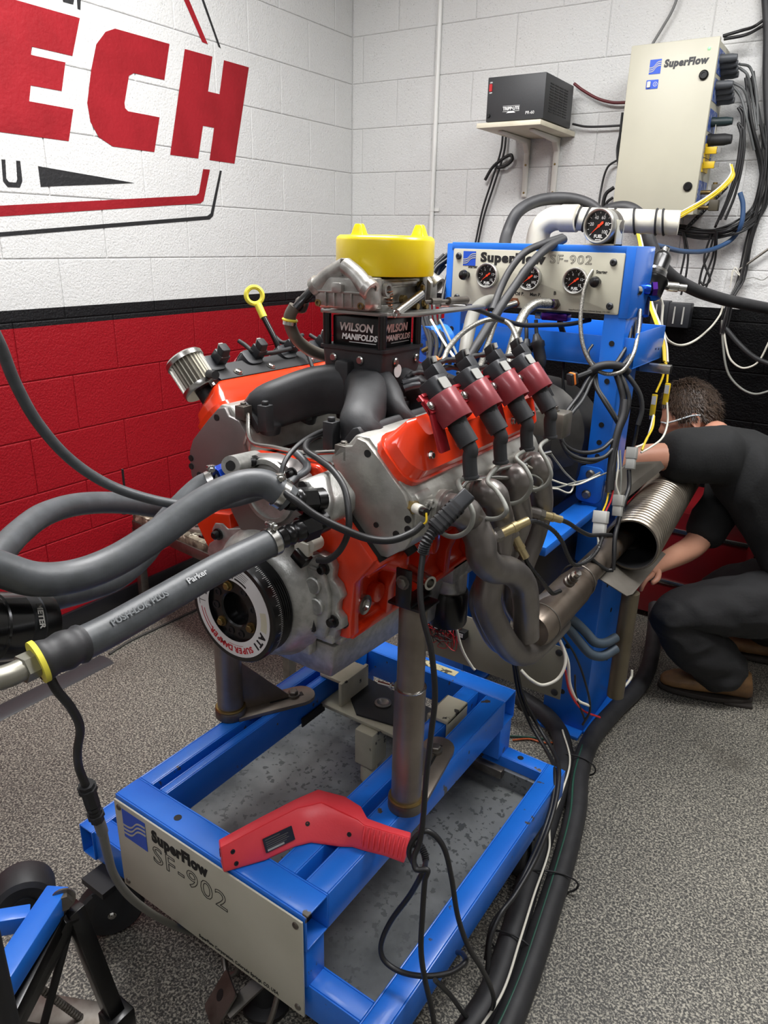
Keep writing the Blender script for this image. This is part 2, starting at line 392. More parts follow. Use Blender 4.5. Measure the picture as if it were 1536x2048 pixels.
paint('border_line',[[(2.469,1.759),(2.481,1.759),(2.415,1.579),(2.395,1.566),(1.40,1.479),(1.40,1.492),(2.382,1.579),(2.402,1.59)]],MK)
paint('border_stripe',[[(2.295,2.38),(2.322,2.386),(2.439,2.211),(2.409,2.213)]],MR)
paint('border_line',[[(2.405,2.38),(2.419,2.38),(2.511,2.211),(2.498,2.214)]],MK)
# ---- ceiling lamps (above the frame): housing, diffuser and their light
LM=mat('lamp_housing','#e8e8e6',.5)
for i,(x,y,a,w) in enumerate(LAMPS):
    t=thing('ceiling_light','white flat ceiling panel lamp above '+['the far left floor','the near left floor','the crouching man','the near right floor'][i],'lamp',(x,y,LAMP_Z),'ceiling panel lamps')
    part(t,'frame',MB().box((x,y,LAMP_Z+.02),(1.24,.64,.04)),LM)
    part(t,'diffuser',MB().box((x,y,LAMP_Z-.002),(1.18,.58,.004)),emat('lamp_diffuser','#f4f6ff',6))
    ld=bpy.data.lights.new('lamp','AREA'); ld.shape='RECTANGLE'; ld.size=1.18; ld.size_y=.58; ld.energy=w; ld.color=(1,.985,.96)
    lo=bpy.data.objects.new('lamp_light',ld); COL.objects.link(lo); lo.parent=t; lo.location=(0,0,-.01)

# ------------------------------------------------------------- engine cart
def hollow(mb,a,b,ax,t=.004,open_ends=(True,True)):
    # square tube along ax with open ends
    a=list(a); b=list(b); o=[i for i in range(3) if i!=ax]
    for k in (0,1):
        i=o[k]; j=o[1-k]
        for lo in (True,False):
            p=a[:]; q=b[:]
            if lo: q[i]=p[i]+t
            else: p[i]=q[i]-t
            if k: p[j]+=t; q[j]-=t
            mb.bb(p,q)
    return mb
cart=thing('engine_cart','blue steel engine cart with beige front panel carrying the orange engine','cart',(-.87,1.12,0))
ZT,ZB=.42,.34
def rail(name,a,b,ax): part(cart,name,hollow(MB(),a,b,ax),BLUE,.0025)
rail('outer_rail',(-1.127,.762,ZB),(-1.085,1.47,ZT),1); rail('inner_rail',(-1.064,.762,ZB),(-1.040,1.47,ZT),1)
rail('inner_rail',(-.735,.762,ZB),(-.690,1.47,ZT),1); rail('outer_rail',(-.668,.762,ZB),(-.615,1.47,ZT),1)
rail('front_bar',(-1.127,.70,ZB),(-.615,.762,ZT),0); rail('rear_bar',(-1.127,1.47,ZB),(-.615,1.535,ZT),0)
part(cart,'bar_shade_fill',MB().bb((-1.10,.706,ZB+.006),(-.65,.756,ZT-.006)),BLKM)  # black filler, paints in the shade seen inside the open bar ends
for x in (-1.09,-.65):
    for y in (.735,): part(cart,'upright',MB().bb((x-.03,y-.03,.245),(x+.03,y+.02,ZB)),BLUE,.002)
    part(cart,'upright',MB().bb((x-.032,1.465,.245),(x+.032,1.53,ZB)),BLUE,.002)
rail('lower_side_rail',(-1.293,.705,.165),(-1.245,1.53,.245),1); rail('lower_side_rail',(-.508,.705,.165),(-.46,1.53,.245),1)
rail('lower_front_bar',(-1.245,.71,.165),(-.508,.757,.245),0); rail('lower_rear_bar',(-1.245,1.484,.165),(-.508,1.53,.245),0)
for x,y,z in ((-.97,.73,ZT),(-.80,.73,ZT),(-.574,1.507,.245),(-1.18,1.507,.245)):
    part(cart,'bolt_hole',MB().cyl((x,y,z-.001),(x,y,z+.0006),.008,n=14),INK)
TRAY=mat('stained_grey_tray','#8a8d8c',.42,.3,'#4d5050',5,.36,.66,chips='#5a5d5d',cs=70,ct=.58,bump=.05)
part(cart,'drip_tray',MB().bb((-1.246,.756,.158),(-.507,1.485,.166)).bb((-1.246,1.472,.166),(-.507,1.485,.215)),TRAY)
part(cart,'latch_strip',MB().bb((-.70,1.45,.2),(-.60,1.472,.225)),DSTEEL,.003)
part(cart,'stop_plate',MB().bb((-1.037,1.18,.335),(-1.033,1.27,.36)),BLKM)
# beige name plate on the front
FP=.697
pl=part(cart,'front_panel',MB().bb((-1.123,FP-.004,.186),(-.618,FP,.414)),PANEL,.001)
fx=fmx((0,FP-.0045,0),(1,0,0),(0,0,1))
def fpt(x,z): return fmx((x,FP-.0045,z),(1,0,0),(0,0,1))
part(pl,'lettering',textmesh('SuperFlow',.0375,fpt(-.929,.383),bold=.0022,w=.160,sp=1.12),INK)
part(pl,'outlined_lettering',textmesh('SF-902',.060,fpt(-.905,.336),outline=.0007,w=.209,sp=1.1),INK)
part(pl,'small_lettering',textmesh('SuperFlow Corporation, Colorado Springs, CO, USA',.0115,fpt(-.784,.1985),w=.21),INK)
def logo(par,fn,w,h):
    mb=MB(); mb.prism([(-w/2,-h/2),(w/2,-h/2),(w/2,h/2),(-w/2,h/2)],fn,0,.0006); part(par,'logo_square',mb,LOGOB)
    mb=MB()
    for o in (-.14,0,.14):
        pts=[(-w/2+w*k/16, h*(o+ .20*math.tanh((k-8)/2.6)*1.0)) for k in range(17)]
        t=h*.030
        mb.prism([(a,b-t) for a,b in pts]+[(a,b+t) for a,b in pts[::-1]],fn,.0004,.0012)
    part(par,'logo_wave',mb,PANEL)
logo(pl,onf(fpt(-1.062,.367)),.072,.072)
for x,z in ((-1.108,.400),(-1.108,.203),(-.632,.400),(-.632,.203)):
    part(pl,'screw',MB().lathe([(.007,0),(.0065,.002),(.004,.0035)],(x,FP-.004,z),(0,-1,0),12),DSTEEL)
part(cart,'lower_lip',MB().bb((-.90,.705,.166),(-.74,.712,.186)),BLUE)
# cross member hooked over the inner rails
CREAM=mat('chipped_cream_paint','#b7b29c',.5,0,'#a7a28c',9,chips='#2d2a26',cs=20,ct=.62)
cm=thing('cross_member','chipped cream steel cross member hooked over the inner cart rails under the engine','bracket',(-.87,1.32,.30))
part(cm,'plate',MB().prism([(-1.04,1.26),(-.735,1.26),(-.735,1.40),(-1.04,1.43)],lambda a,b,c:Vector((a,b,c)),.352,.362),CREAM,.002)
mb=MB(); mb.bb((-1.062,1.285,.421),(-.985,1.385,.431)); mb.bb((-.993,1.275,.345),(-.982,1.395,.431)); mb.bb((-1.037,1.27,.345),(-.982,1.42,.358)); part(cm,'hook',mb,CREAM,.003)
mb=MB(); mb.bb((-.742,1.30,.36),(-.735,1.40,.431)); mb.bb((-.742,1.30,.421),(-.683,1.40,.431)); mb.bb((-.689,1.30,.36),(-.683,1.40,.431)); part(cm,'hook',mb,CREAM,.003)
part(cm,'socket',MB().bb((-.91,1.235,.25),(-.855,1.30,.352)).cyl((-.885,1.265,.19),(-.885,1.265,.26),.022),CREAM,.004)
part(cm,'cover_plate',MB().prism([(-1.0,1.33),(-.93,1.27),(-.76,1.30),(-.74,1.40),(-1.0,1.42)],lambda a,b,c:Vector((a,b,c)),.3625,.368),BLKM,.001)
part(cm,'bearing',MB().lathe([(.022,0),(.022,.004),(.016,.006),(.010,.002)],(-.90,1.345,.368),(0,0,1),20),DSTEEL)
# casters
def caster(x,y,lab,r=.062,ang=0):
    t=thing('caster_wheel',lab,'wheel',(x,y,0),'cart casters'); w=.034
    d=Vector((math.cos(ang),math.sin(ang),0))
    c=Vector((x,y,r))
    part(t,'tyre',MB().lathe([(r*.55,-w/2),(r-.006,-w/2),(r,-w/2+.006),(r,w/2-.006),(r-.006,w/2),(r*.55,w/2)],c,d,28),RUB)
    part(t,'hub',MB().cyl(c-d*w*.52,c+d*w*.52,r*.57,n=20),DARKPL)
    mb=MB(); p=Vector((-d.y,d.x,0))
    for s in (-1,1):
        q=c+d*s*(w/2+.008)
        mb.prism([(-.014,-.012),(.014,-.012),(.035,.075),(-.035,.075)],lambda a,b,cc,q=q:q+p*a+Vector((0,0,b))+d*cc,-.002,.002)
    mb.box((x,y,r+.078),(.06,.06,.006)); part(t,'fork',mb,DARKPL)
    part(t,'axle_bolt',MB().hexb(c+d*(w/2+.01),d).hexb(c-d*(w/2+.01),-d),STEEL)
    part(t,'mounting_plate',MB().box((x,y,.1555),(.075,.075,.015)).cyl((x,y,r+.08),(x,y,.15),.02),BLKM)
_c=(-1.1934,0.6954,0.0720)
caster(_c[0],_c[1],'large black caster wheel under the front left corner of the cart',.072,-.55)
caster(-.50,1.40,'black caster wheel under the rear right corner beside the floor hoses',.055,.1)
caster(-1.22,1.45,'black caster wheel under the rear left corner of the cart',.06,0)
# docking foot under the front panel
ft=thing('cart_foot_lock','steel foot lock with a holed pedal plate under the front panel of the cart','foot',(-.80,.72,0))
part(ft,'post',MB().cyl((-.79,.77,.01),(-.79,.77,.165),.028).lathe([(.05,0),(.05,.012),(.03,.02)],(-.79,.77,0),(0,0,1),20),BLKM)
pm=fmx((-.835,.69,.06),(.85,-.45,.1),(.2,.55,.75))
part(ft,'pedal_plate',MB().prism(rrect(.07,.085,.006),onf(pm),0,.004),DSTEEL)
part(ft,'pedal_hole',MB().cyl(pm@Vector((-.008,.005,.003)),pm@Vector((-.008,.005,.0048)),.011),INK)
part(ft,'pedal_arm',MB().beam(pm@Vector((.03,0,-.004)),(-.775,.765,.10),.03,.006),DSTEEL)
part(ft,'bent_rod',MB().tube([(-.90,.76,.06),(-.875,.745,.045),(-.855,.755,.06),(-.85,.78,.14)],.006),DSTEEL)
part(ft,'bent_rod',MB().tube([(-.725,.75,.14),(-.72,.72,.09),(-.725,.70,.035),(-.705,.70,.01)],.006),DSTEEL)

part(cart,'worn_label_strip',MB().prism([(-.905,1.495),(-.775,1.495),(-.775,1.520),(-.905,1.520)],lambda a,b,c:Vector((a,b,c)),ZT,ZT+.0012),mat('worn_cream_label','#c9c09a',.6,0,'#b8ae86',20,chips='#4a4434',cs=70,ct=.56))

# ------------------------------------------------------------- engine (crank axis frame: x right, y back, z up)
E0=Vector((-.868,.81,.878))
def en(x,y,z): return E0+Vector((x,y,z))
K=math.sqrt(.5); OFF={1:0.,-1:.024}
def bk(s,u,v,y): return E0+Vector((s*K*(u+v),y+OFF[s],K*(u-v)))
def bdir(s,u,v,y=0): return Vector((s*K*(u+v),y,K*(u-v)))
eng=thing('v8_engine','orange V8 engine with bare aluminium heads and black manifold on the blue cart','engine',tuple(en(0,.38,-.2)))
# posts under the engine mounts
def xz(a,b,c): return en(a,c,b)
# block
half=[(.112,.219),(.219,.113),(.226,.100),(.205,.078),(.168,.060),(.152,.035),(.150,-.030),(.160,-.042),(.160,-.058)]
poly=half+[(-a,b) for a,b in half[::-1]]
bl=part(eng,'engine_block',MB().prism(poly,xz,.13,.645),ORANGE,.004)
# front web of the block (wider flange behind the timing cover) and side ribs, bosses
hw=[(.112,.222),(.222,.112),(.180,.058),(.170,-.02),(.171,-.055),(.135,-.058)]
part(bl,'front_flange',MB().prism(hw+[(-a,b) for a,b in hw[::-1]],xz,.118,.150),ORANGE,.005)
mb=MB()
for y in (.235,.345,.455,.56):
    for s in (1,-1):
        mb.prism([(s*.145,-.05),(s*.172,-.052),(s*.176,.004),(s*.205,.075),(s*.15,.075)],xz,y,y+.022)
part(bl,'side_rib',mb,ORANGE,.003)
mb=MB()
for s in (1,-1):
    mb.bb(en(s*.15,.15,.060),en(s*.19,.64,.088)); mb.bb(en(s*.145,.13,-.061),en(s*.170,.645,-.046))
    for y in (.19,.30): mb.cyl(en(s*.17,y,.085),en(s*.232,y+.01,.085),.022,n=14)
    for y,z in ((.215,.0),(.29,.01)): mb.cyl(en(s*.14,y,z),en(s*.168,y,z),.02,n=14)
part(bl,'side_boss',mb,ORANGE,.003)
mb=MB()
for y,z,r in ((.160,.0,.019),): mb.lathe([(r,0),(r,.008),(r*.6,.009),(r*.45,.004)],en(.168,y,z),(1,0,0),20)
part(bl,'core_plug',mb,STEEL)
mb=MB()
for y,z,r in ((.245,.048,.010),(.30,-.004,.012),(.245,-.022,.007),(.36,-.018,.008)): mb.lathe([(r*1.5,0),(r*1.5,.005),(r,.006),(r*.7,.001)],en(.160,y,z),(1,0,0),16)
part(bl,'threaded_boss',mb,ORANGE)
part(bl,'front_bolt',MB().cyl(en(.160,.113,-.024),en(.160,.119,-.024),.009),INK)
# left flank web seen beside the hoses
part(bl,'flank_web',MB().prism([(-.21,.112),(-.17,.05),(-.125,.0),(-.09,.02),(-.10,.13)],xz,.1,.125),ORANGE,.004)
part(eng,'top_rail',MB().prism([(-.115,.215),(-.075,.248),(.095,.256),(.125,.225)],xz,.125,.165),ORANGE,.006)
# valley cover
part(eng,'valley_cover',MB().bb(en(-.105,.165,.205),en(.105,.64,.222)).prism([(-.06,.19),(.06,.19),(.075,.62),(-.075,.62)],lambda a,b,c:en(a,b,c),.22,.232),ALU,.004)
# oil pan
r1=[(-.150,.12),(.150,.12),(.150,.645),(-.150,.645)]
mb=MB(); mb.prism(r1,lambda a,b,c:en(a,b,c),-.078,-.059)
mb.loft([[en(x,y,-.078) for x,y in ((-.142,.112),(.142,.112),(.142,.64),(-.142,.64))],[en(x,y,-.125) for x,y in ((-.134,.116),(.134,.116),(.134,.64),(-.134,.64))],[en(x,y,z) for x,y,z in ((-.122,.125,-.158),(.122,.125,-.158),(.130,.40,-.165),(-.130,.40,-.165))]]) 
mb.loft([[en(x,y,-.10) for x,y in ((-.135,.36),(.135,.36),(.135,.64),(-.135,.64))],[en(x,y,-.20) for x,y in ((-.125,.40),(.125,.40),(.125,.63),(-.125,.63))]])
part(eng,'oil_pan',mb,CAST,.006)
# bellhousing face at the rear
mb=MB(); mb.lathe([(.20,0),(.215,.01),(.215,.03),(.19,.05)],en(0,.645,.05),(0,1,0),32); part(eng,'bell_housing',mb,CAST)
# cylinder heads
hp=[(.236,-.078),(.236,.079),(.275,.090),(.312,.086),(.350,.046),(.355,.03),(.355,-.092),(.335,-.112),(.27,-.108)]
for s in (1,-1):
    h=part(eng,'cylinder_head',MB().prism(hp,lambda a,b,c,s=s:bk(s,a,b,c),.150,.650),HEADM,.004)
    # front face plate with lobes
    fp=[(.236,-.078),(.236,.074),(.246,.083),(.262,.086),(.290,.090),(.306,.084),(.322,.070),(.342,.048),(.352,.02),(.352,-.05),(.350,-.088),(.340,-.104),(.322,-.100),(.300,-.115),(.272,-.112),(.262,-.090)]
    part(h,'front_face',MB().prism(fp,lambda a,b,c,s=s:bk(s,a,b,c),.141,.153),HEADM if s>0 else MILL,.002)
    part(h,'head_gasket',MB().prism([(.2345,-.082),(.2345,.083),(.2375,.083),(.2375,-.082)],lambda a,b,c,s=s:bk(s,a,b,c),.132,.65),INK)
    mb=MB()
    for u,v in ((.340,-.072),(.330,.055),(.318,.068),(.292,.062),(.268,.028),(.262,-.045)): mb.cyl(bk(s,u,v,.1395),bk(s,u,v,.1415),.0065 if u>.27 else .005,n=14)
    part(h,'bolt_hole',mb,INK)
    if s>0:
        # exhaust side: port flanges, casting pad with number
        mb=MB()
        for k in range(4):
            y=.235+.1118*k; c=bk(1,.332,.064,y); d=bdir(1,.74,.68)
            mb.lathe([(.033,-.004),(.033,.009)],c,d,20)
        part(h,'port_flange',mb,HEADM)
        part(h,'casting_pad',MB().prism([(.318,.045),(.356,.025),(.356,.040),(.318,.080)],lambda a,b,c:bk(1,a,b,c),.16,.205),HEADM,.003)
        tm=fmx(bk(1,.341,.0575,.186),bdir(1,0,0,1),bdir(1,.69,-.72))
        part(h,'casting_number',textmesh('823',.017,tm,extr=.0008),INK)
        mb=MB()
        for y in (.185,.20,.265,.31,.375,.42,.49,.53): mb.lathe([(.0075,0),(.0075,.004),(.004,.004),(.004,.001)],bk(1,.345,.052,y),bdir(1,.74,.68),12)
        part(h,'bolt_boss',mb,HEADM)
        part(h,'hollow_dowel',MB().lathe([(.011,0),(.011,.012),(.008,.012),(.008,.004)],bk(1,.255,.088,.195),bdir(1,0,1),16),INK)
        part(h,'socket_plug',MB().lathe([(.016,0),(.016,.006),(.009,.006),(.009,.002)],bk(1,.256,.088,.30),bdir(1,0,1),18),DSTEEL)
    # valve cover
    def ring(u,v0,v1,y0,y1,r,s=s,n=4):
        return [bk(s,u,(v0+v1)/2+a,(y0+y1)/2+b) for a,b in rrect(v1-v0,y1-y0,r,n)]
    mb=MB()
    v0,v1,y0,y1=-.086,.015,.148,.662
    mb.loft([ring(.352,v0,v1,y0,y1,.032),ring(.366,v0,v1,y0,y1,.032),ring(.367,v0+.005,v1-.004,y0+.005,y1-.005,.03),ring(.386,v0+.005,v1-.007,y0+.008,y1-.008,.036),
             ring(.408,v0+.006,v1-.046,y0+.034,y1-.020,.014),ring(.417,v0+.010,v1-.054,y0+.052,y1-.030,.010)])
    vc=part(eng,'valve_cover',mb,ORANGES,0,ang=24)
    mb=MB()
    for y in (.205,.30,.42,.52,.61): mb.hexb(bk(s,.396,-.012,y),bdir(s,.8,.6),.006,.007)
    part(vc,'bolt',mb,STEEL)

lh=thing('exhaust_header','dark exhaust header on the far side of the engine half hidden behind the head','exhaust',tuple(en(-.33,.45,-.1)))
for k in range(4):
    p=bk(-1,.332,.066,.235+.1118*k); d=bdir(-1,.74,.68)
    part(lh,'primary_tube',MB().tube([p,p+d*.03,p+d*.06+Vector((0,.02,-.03)),en(-.345,.33+.09*k,.02),en(-.34,.42+.08*k,-.09),en(-.325,.70+.03*k,-.14)],.0265,n=14,sub=6),HEADER,ang=60)
part(lh,'collector',MB().cyl(en(-.32,.72,-.14),en(-.32,.95,-.15),.045,n=20),COLLECT)

# ---- timing cover
def lath(mb,prof,o,n=32): return mb.lathe(prof,o,(0,-1,0),n)
half=[(.0,.118),(.06,.112),(.105,.100),(.118,.108),(.140,.104),(.150,.088),(.146,.066),(.160,.056),(.168,.036),(.158,.022),(.156,.004),(.168,-.006),(.170,-.024),(.156,-.034),(.152,-.052),(0,-.066)]
tcp=half+[(-a,b) for a,b in half[::-1][1:-1]]
tc=part(eng,'timing_cover',MB().prism(tcp,xz,.098,.118),CAST,.003)
mb=MB(); lath(mb,[(.128,0),(.126,.012),(.118,.024),(.112,.040),(.100,.048),(.085,.050)],en(0,.100,0),40); part(tc,'seal_housing',mb,CAST)
part(tc,'raised_panel',MB().prism([(.100,.082),(.135,.078),(.148,.04),(.147,-.02),(.138,-.050),(.105,-.052)],xz,.086,.100),CAST,.004)
for x,z in ((.118,.052),(.124,.013)): part(tc,'round_boss',MB().lathe([(.016,0),(.016,.006),(.014,.008)],en(x,.087,z),(0,-1,0),20),CAST)
part(tc,'slot_plate',MB().bb(en(.106,.080,-.040),en(.120,.087,-.014)),BLKM,.001)
mb=MB()
for z in (-.020,-.034): mb.hexb(en(.113,.080,z),(0,-1,0),.0028,.003)
part(tc,'screw',mb,STEEL)
for x,z in ((.131,.083),(.151,-.014),(-.131,.083),(-.151,-.014)):
    part(tc,'flange_bolt',MB().lathe([(.012,0),(.012,.003),(.0085,.004),(.0085,.012),(.006,.014)],en(x,.098,z),(0,-1,0),12),BLK)
part(tc,'sump_lip',MB().bb(en(-.15,.095,-.062),en(.15,.125,-.046)).bb(en(.075,.09,-.100),en(.100,.112,-.070)),CAST,.003)
# ---- cam sensor on the cover
cs=part(eng,'cam_sensor',MB().cyl(en(.118,.098,.132),en(.118,.07,.132),.014).bb(en(.09,.066,.112),en(.122,.08,.136)),WHITEPL,.002)
part(cs,'connector',MB().box(en(.105,.068,.108),(.03,.02,.022),Matrix.Rotation(.6,3,'Y')),BLK,.002)
# ---- water pump body: plate, two bosses with ports
wp=part(eng,'water_pump_plate',MB().prism([(-.072,.200),(-.068,.232),(-.035,.258),(.012,.266),(.055,.262),(.088,.240),(.098,.205),(.098,.15),(.07,.112),(-.06,.112),(-.085,.15)],xz,.086,.122),MILL,.004)
mb=MB(); lath(mb,[(.060,0),(.058,.006),(.050,.007),(.0495,.003),(.044,.003)],en(.018,.087,.205),36); part(wp,'round_cover',mb,CAST)
for x,z in ((-.012,.254),(.073,.248),(-.05,.215),(.085,.16)):
    part(wp,'flange_bolt',MB().lathe([(.011,0),(.011,.003),(.0078,.004),(.0078,.011),(.0055,.013)],en(x,.086,z),(0,-1,0),12),BLK)
mb=MB(); mb.cyl(en(-.045,.118,.243),en(-.006,.02,.262),.017,n=20).cyl(en(-.075,.125,.20),en(-.03,.035,.228),.030,.024,n=20); part(wp,'left_outlet',mb,CAST)
part(wp,'port_hole',MB().cyl(en(-.0065,.0215,.2617),en(-.0058,.0195,.2622),.009),INK)
bp=[(.126,.258),(.150,.264),(.164,.250),(.186,.228),(.187,.200),(.172,.184),(.150,.188),(.134,.207),(.124,.234)]
mb=MB(); mb.prism(bp,xz,.035,.118); part(wp,'right_outlet',mb,CAST,.008)
for x,z in ((.140,.252),(.175,.218)): part(wp,'port_hole',MB().lathe([(.009,0),(.009,.0015)],en(x,.0345,z),(0,-1,0),14),INK)
# ---- damper
Z9=en(0,0,0)
dm=part(eng,'damper',MB().lathe([(.0595,.012),(.0595,.0),(.098,.0),(.1005,.003),(.1005,.020),(.096,.022),(.096,.026)]+[(.0985 if i%2==0 else .0945,.028+.0025*i) for i in range(11)]+[(.086,.056),(.086,.064),(.102,.065)]+[(.102 if i%2==0 else .098,.066+.0025*i) for i in range(10)]+[(.101,.092),(.06,.094)],Z9,(0,1,0),56,cap=False),BLK)
mb=MB(); mb.lathe([(.0600,-.0006),(.0900,-.0006),(.0900,.0004),(.0600,.0004)],Z9,(0,1,0),56,cap=False); part(dm,'white_label',mb,WHITEP)
mb=MB(); mb.lathe([(.0595,.006),(.034,.006),(.031,.009),(.029,.03)],Z9,(0,1,0),40,cap=False); mb.lathe([(.029,.03),(.001,.03)],Z9,(0,1,0),24,cap=False); part(dm,'hub_face',mb,BLK)
def pol(r,a,y=0): return en(r*math.cos(math.radians(a)),y,r*math.sin(math.radians(a)))
for a in (105,-15-15,-135): part(dm,'hub_bolt',MB().hexb(pol(.046,a,.006),(0,-1,0),.0075,.009),BRASS)
mb=MB()
for a in (60,15,-75,-175,150,-105): mb.lathe([(.008,0),(.008,.002),(.0045,.002),(.0045,.0003)],pol(.047,a,.0062),(0,-1,0),14)
part(dm,'plugged_hole',mb,BLKM)
def arctext(par,name,s,r,a0,step,size,m,bold=0,shear=0):
    mb=MB(); a=a0
    for ch in s:
        w=step*(.55 if ch in ' IJ' else 1)
        if ch!=' ':
            am=a-w/2; up=Vector((math.cos(math.radians(am)),0,math.sin(math.radians(am)))); rt=Vector((math.sin(math.radians(am)),0,-math.cos(math.radians(am))))
            t=textmesh(ch,size,fmx(pol(r,am,-.0007),rt,up),bold=bold,shear=shear,extr=.0003); mb.add(t.v,t.f)
        a-=w
    part(par,name,mb,m)
arctext(dm,'red_lettering','SUPER DAMPER',.0765,-52,7.4,.0155,REDP,.0006)
arctext(dm,'black_lettering','ATI',.0765,-17,11.5,.019,INK,.001)
def arc(mb,r,a0,a1,w,y=-.0008):
    n=max(2,int(abs(a1-a0)/4)); o=[pol(r+w/2,a0+(a1-a0)*k/n,y) for k in range(n+1)]; i=[pol(r-w/2,a0+(a1-a0)*k/n,y) for k in range(n+1)]
    mb.add(o+i,[(k,k+1,n+2+k,n+1+k) for k in range(n)])
mb=MB()
for a0,a1 in ((168,146),(143,128),(124,104),(101,84),(81,56)): arc(mb,.0665,a0,a1,.0035)
for r in (.0725,.0765,.0805,.0845):
    for a0,a1 in ((166,130),(96,62)): arc(mb,r,a0,a1-(r-.07)*200,.0009)
arc(mb,.0755,181,180,.016); arc(mb,.083,187,175,.0015); part(dm,'black_print',mb,INK)
mb=MB(); arc(mb,.080,-170,-128,.002); arc(mb,.0735,-168,-136,.0018); arc(mb,.068,-100,-70,.0008); part(dm,'small_red_print',mb,REDP)
mb=MB(); arc(mb,.0765,14,-14,.014,-.00075); part(dm,'paper_sticker',mb,mat('cream_sticker','#c9c6ae',.6))
mb=MB()
for k in range(60):
    a=70-2*k; l=.010 if k%5==0 else .005
    p,q=pol(.1008,a,.0215-l),pol(.1008,a,.0215); t=(pol(.1008,a-.35,.02)-pol(.1008,a,.02))
    mb.add([p,q,q+t,p+t],[(0,1,2,3)])
part(dm,'timing_marks',mb,WHITEP,stuff=True)
# ---- intake manifold
mf=part(eng,'intake_manifold',MB().loft([[en(x,y,z) for x,y in [(a,b+.418) for a,b in rrect(2*hx,2*hy,r)]] for hx,hy,z,r in ((.060,.055,.275,.02),(.064,.058,.315,.02),(.072,.066,.350,.012),(.075,.069,.415,.010),(.075,.069,.422,.010))]),MANI,0,ang=50)
PY4=(.210,.322,.434,.546)
for s in (1,-1):
    for k,py in enumerate(PY4):
        yy=py+OFF[s]; d=(yy-.418); g=max(-.055,min(.055,d*.35))
        path=cat([(s*.020,.418+g,.338),(s*.062,.418+g+(d-g)*.30,.338),(s*.102,.418+g+(d-g)*.74,.320),(s*.122,yy-.0,.305),(s*.136,yy,.275)],5)
        rings=[]
        for i,p in enumerate(path):
            t=(path[min(i+1,len(path)-1)]-path[max(i-1,0)]).normalized(); side=t.cross(Vector((0,0,1))); side.normalize(); up=side.cross(t).normalized()
            f=i/(len(path)-1); hh=.050-.006*f; ww=(.042 if k==0 and s>0 else .036 if k==0 else .027)-.008*f
            rings.append([en(*p)+up*(hh*(abs(math.sin(a))**.75)*(1 if math.sin(a)>=0 else -1))+side*(ww*(abs(math.cos(a))**.75)*(1 if math.cos(a)>=0 else -1)) for a in [2*PI*j/16 for j in range(16)]])
        part(mf,'runner',MB().loft(rings),MANI,0,ang=60)
    part(mf,'flange',MB().prism([(.266,-.110),(.332,-.110),(.334,-.124),(.322,-.130),(.268,-.124)],lambda a,b,c,s=s:bk(s,a,b,c),.168,.600),MANI,.003)
    for y in (.172,.285,.40,.51):
        b0=bk(s,.268,-.125,y); part(mf,'bolt_tower',MB().box(b0+Vector((-s*.012,0,.022)),(.022,.022,.05)).lathe([(.007,0),(.007,.006),(.0055,.008)],b0+Vector((-s*.012,0,.047)),(0,0,1),10),MANI,.002)
part(mf,'front_pad',MB().bb(en(-.030,.330,.348),en(.004,.356,.40)),MANI,.006)
mb=MB()
for x in (-.045,.02): mb.lathe([(.0085,0),(.0085,.002),(.006,.004),(.004,.004)],en(x,.349,.402),(0,-1,0),14)
for y in (.39,.465): mb.lathe([(.0085,0),(.0085,.002),(.006,.004),(.004,.004)],en(.0752,y,.40),(1,0,0),14)
part(mf,'socket_screw',mb,STEEL)
part(mf,'round_sticker',MB().lathe([(.013,0),(.013,.0006)],en(.0754,.398,.382),(1,0,0),20),WHITEP)
# spacer with lettering, posts and throttle bracket plate
sp=part(eng,'manifold_spacer',MB().bb(en(-.058,.362,.422),en(.058,.474,.483)),BLK,.004)
for o,x,y in ((en(.004,.3617,.452),(1,0,0),(0,0,1)),(en(.0583,.418,.452),(0,1,0),(0,0,1))):
    m=fmx(o,x,y)
    mb=textmesh('WILSON',.021,m@Matrix.Translation((-.004,.009,0)),bold=.0006,shear=.15); t=textmesh('MANIFOLDS',.0155,m@Matrix.Translation((.004,-.009,0)),bold=.0005,shear=.15); mb.add(t.v,t.f)
    mb.prism([(-.02,-.019),(.044,-.019),(.044,-.0178),(-.02,-.0178)],onf(m),0,.0004); part(sp,'lettering',mb,WHITEP)
for x,y in ((-.068,.358),(.066,.356),(-.068,.480),(.066,.480)):
    part(sp,'bracket_post',MB().cyl(en(x,y,.420),en(x,y,.488),.0085),BLK)
part(sp,'base_plate',MB().prism([(a,b+.418) for a,b in rrect(.158,.146,.01)],lambda a,b,c:en(a,b,c),.420,.426),BLKM)
# ---- front steam tube between the heads
mb=MB(); mb.tube([bk(-1,.300,-.115,.155)+Vector((.012,0,.012)),en(-.075,.14,.268),en(-.02,.142,.266),en(.05,.142,.268),en(.118,.148,.280)],.0042)
stt=part(eng,'steam_tube',mb,STEEL)
part(stt,'banjo_block',MB().box(bk(-1,.300,-.112,.158)+Vector((0,0,.016)),(.024,.022,.026)).hexb(bk(-1,.300,-.112,.158)+Vector((0,0,.029)),(0,0,1),.006,.006),DSTEEL,.002)
part(stt,'banjo_block',MB().box(en(.132,.152,.282),(.024,.022,.026)).hexb(en(.132,.152,.295),(0,0,1),.006,.006),DSTEEL,.002)
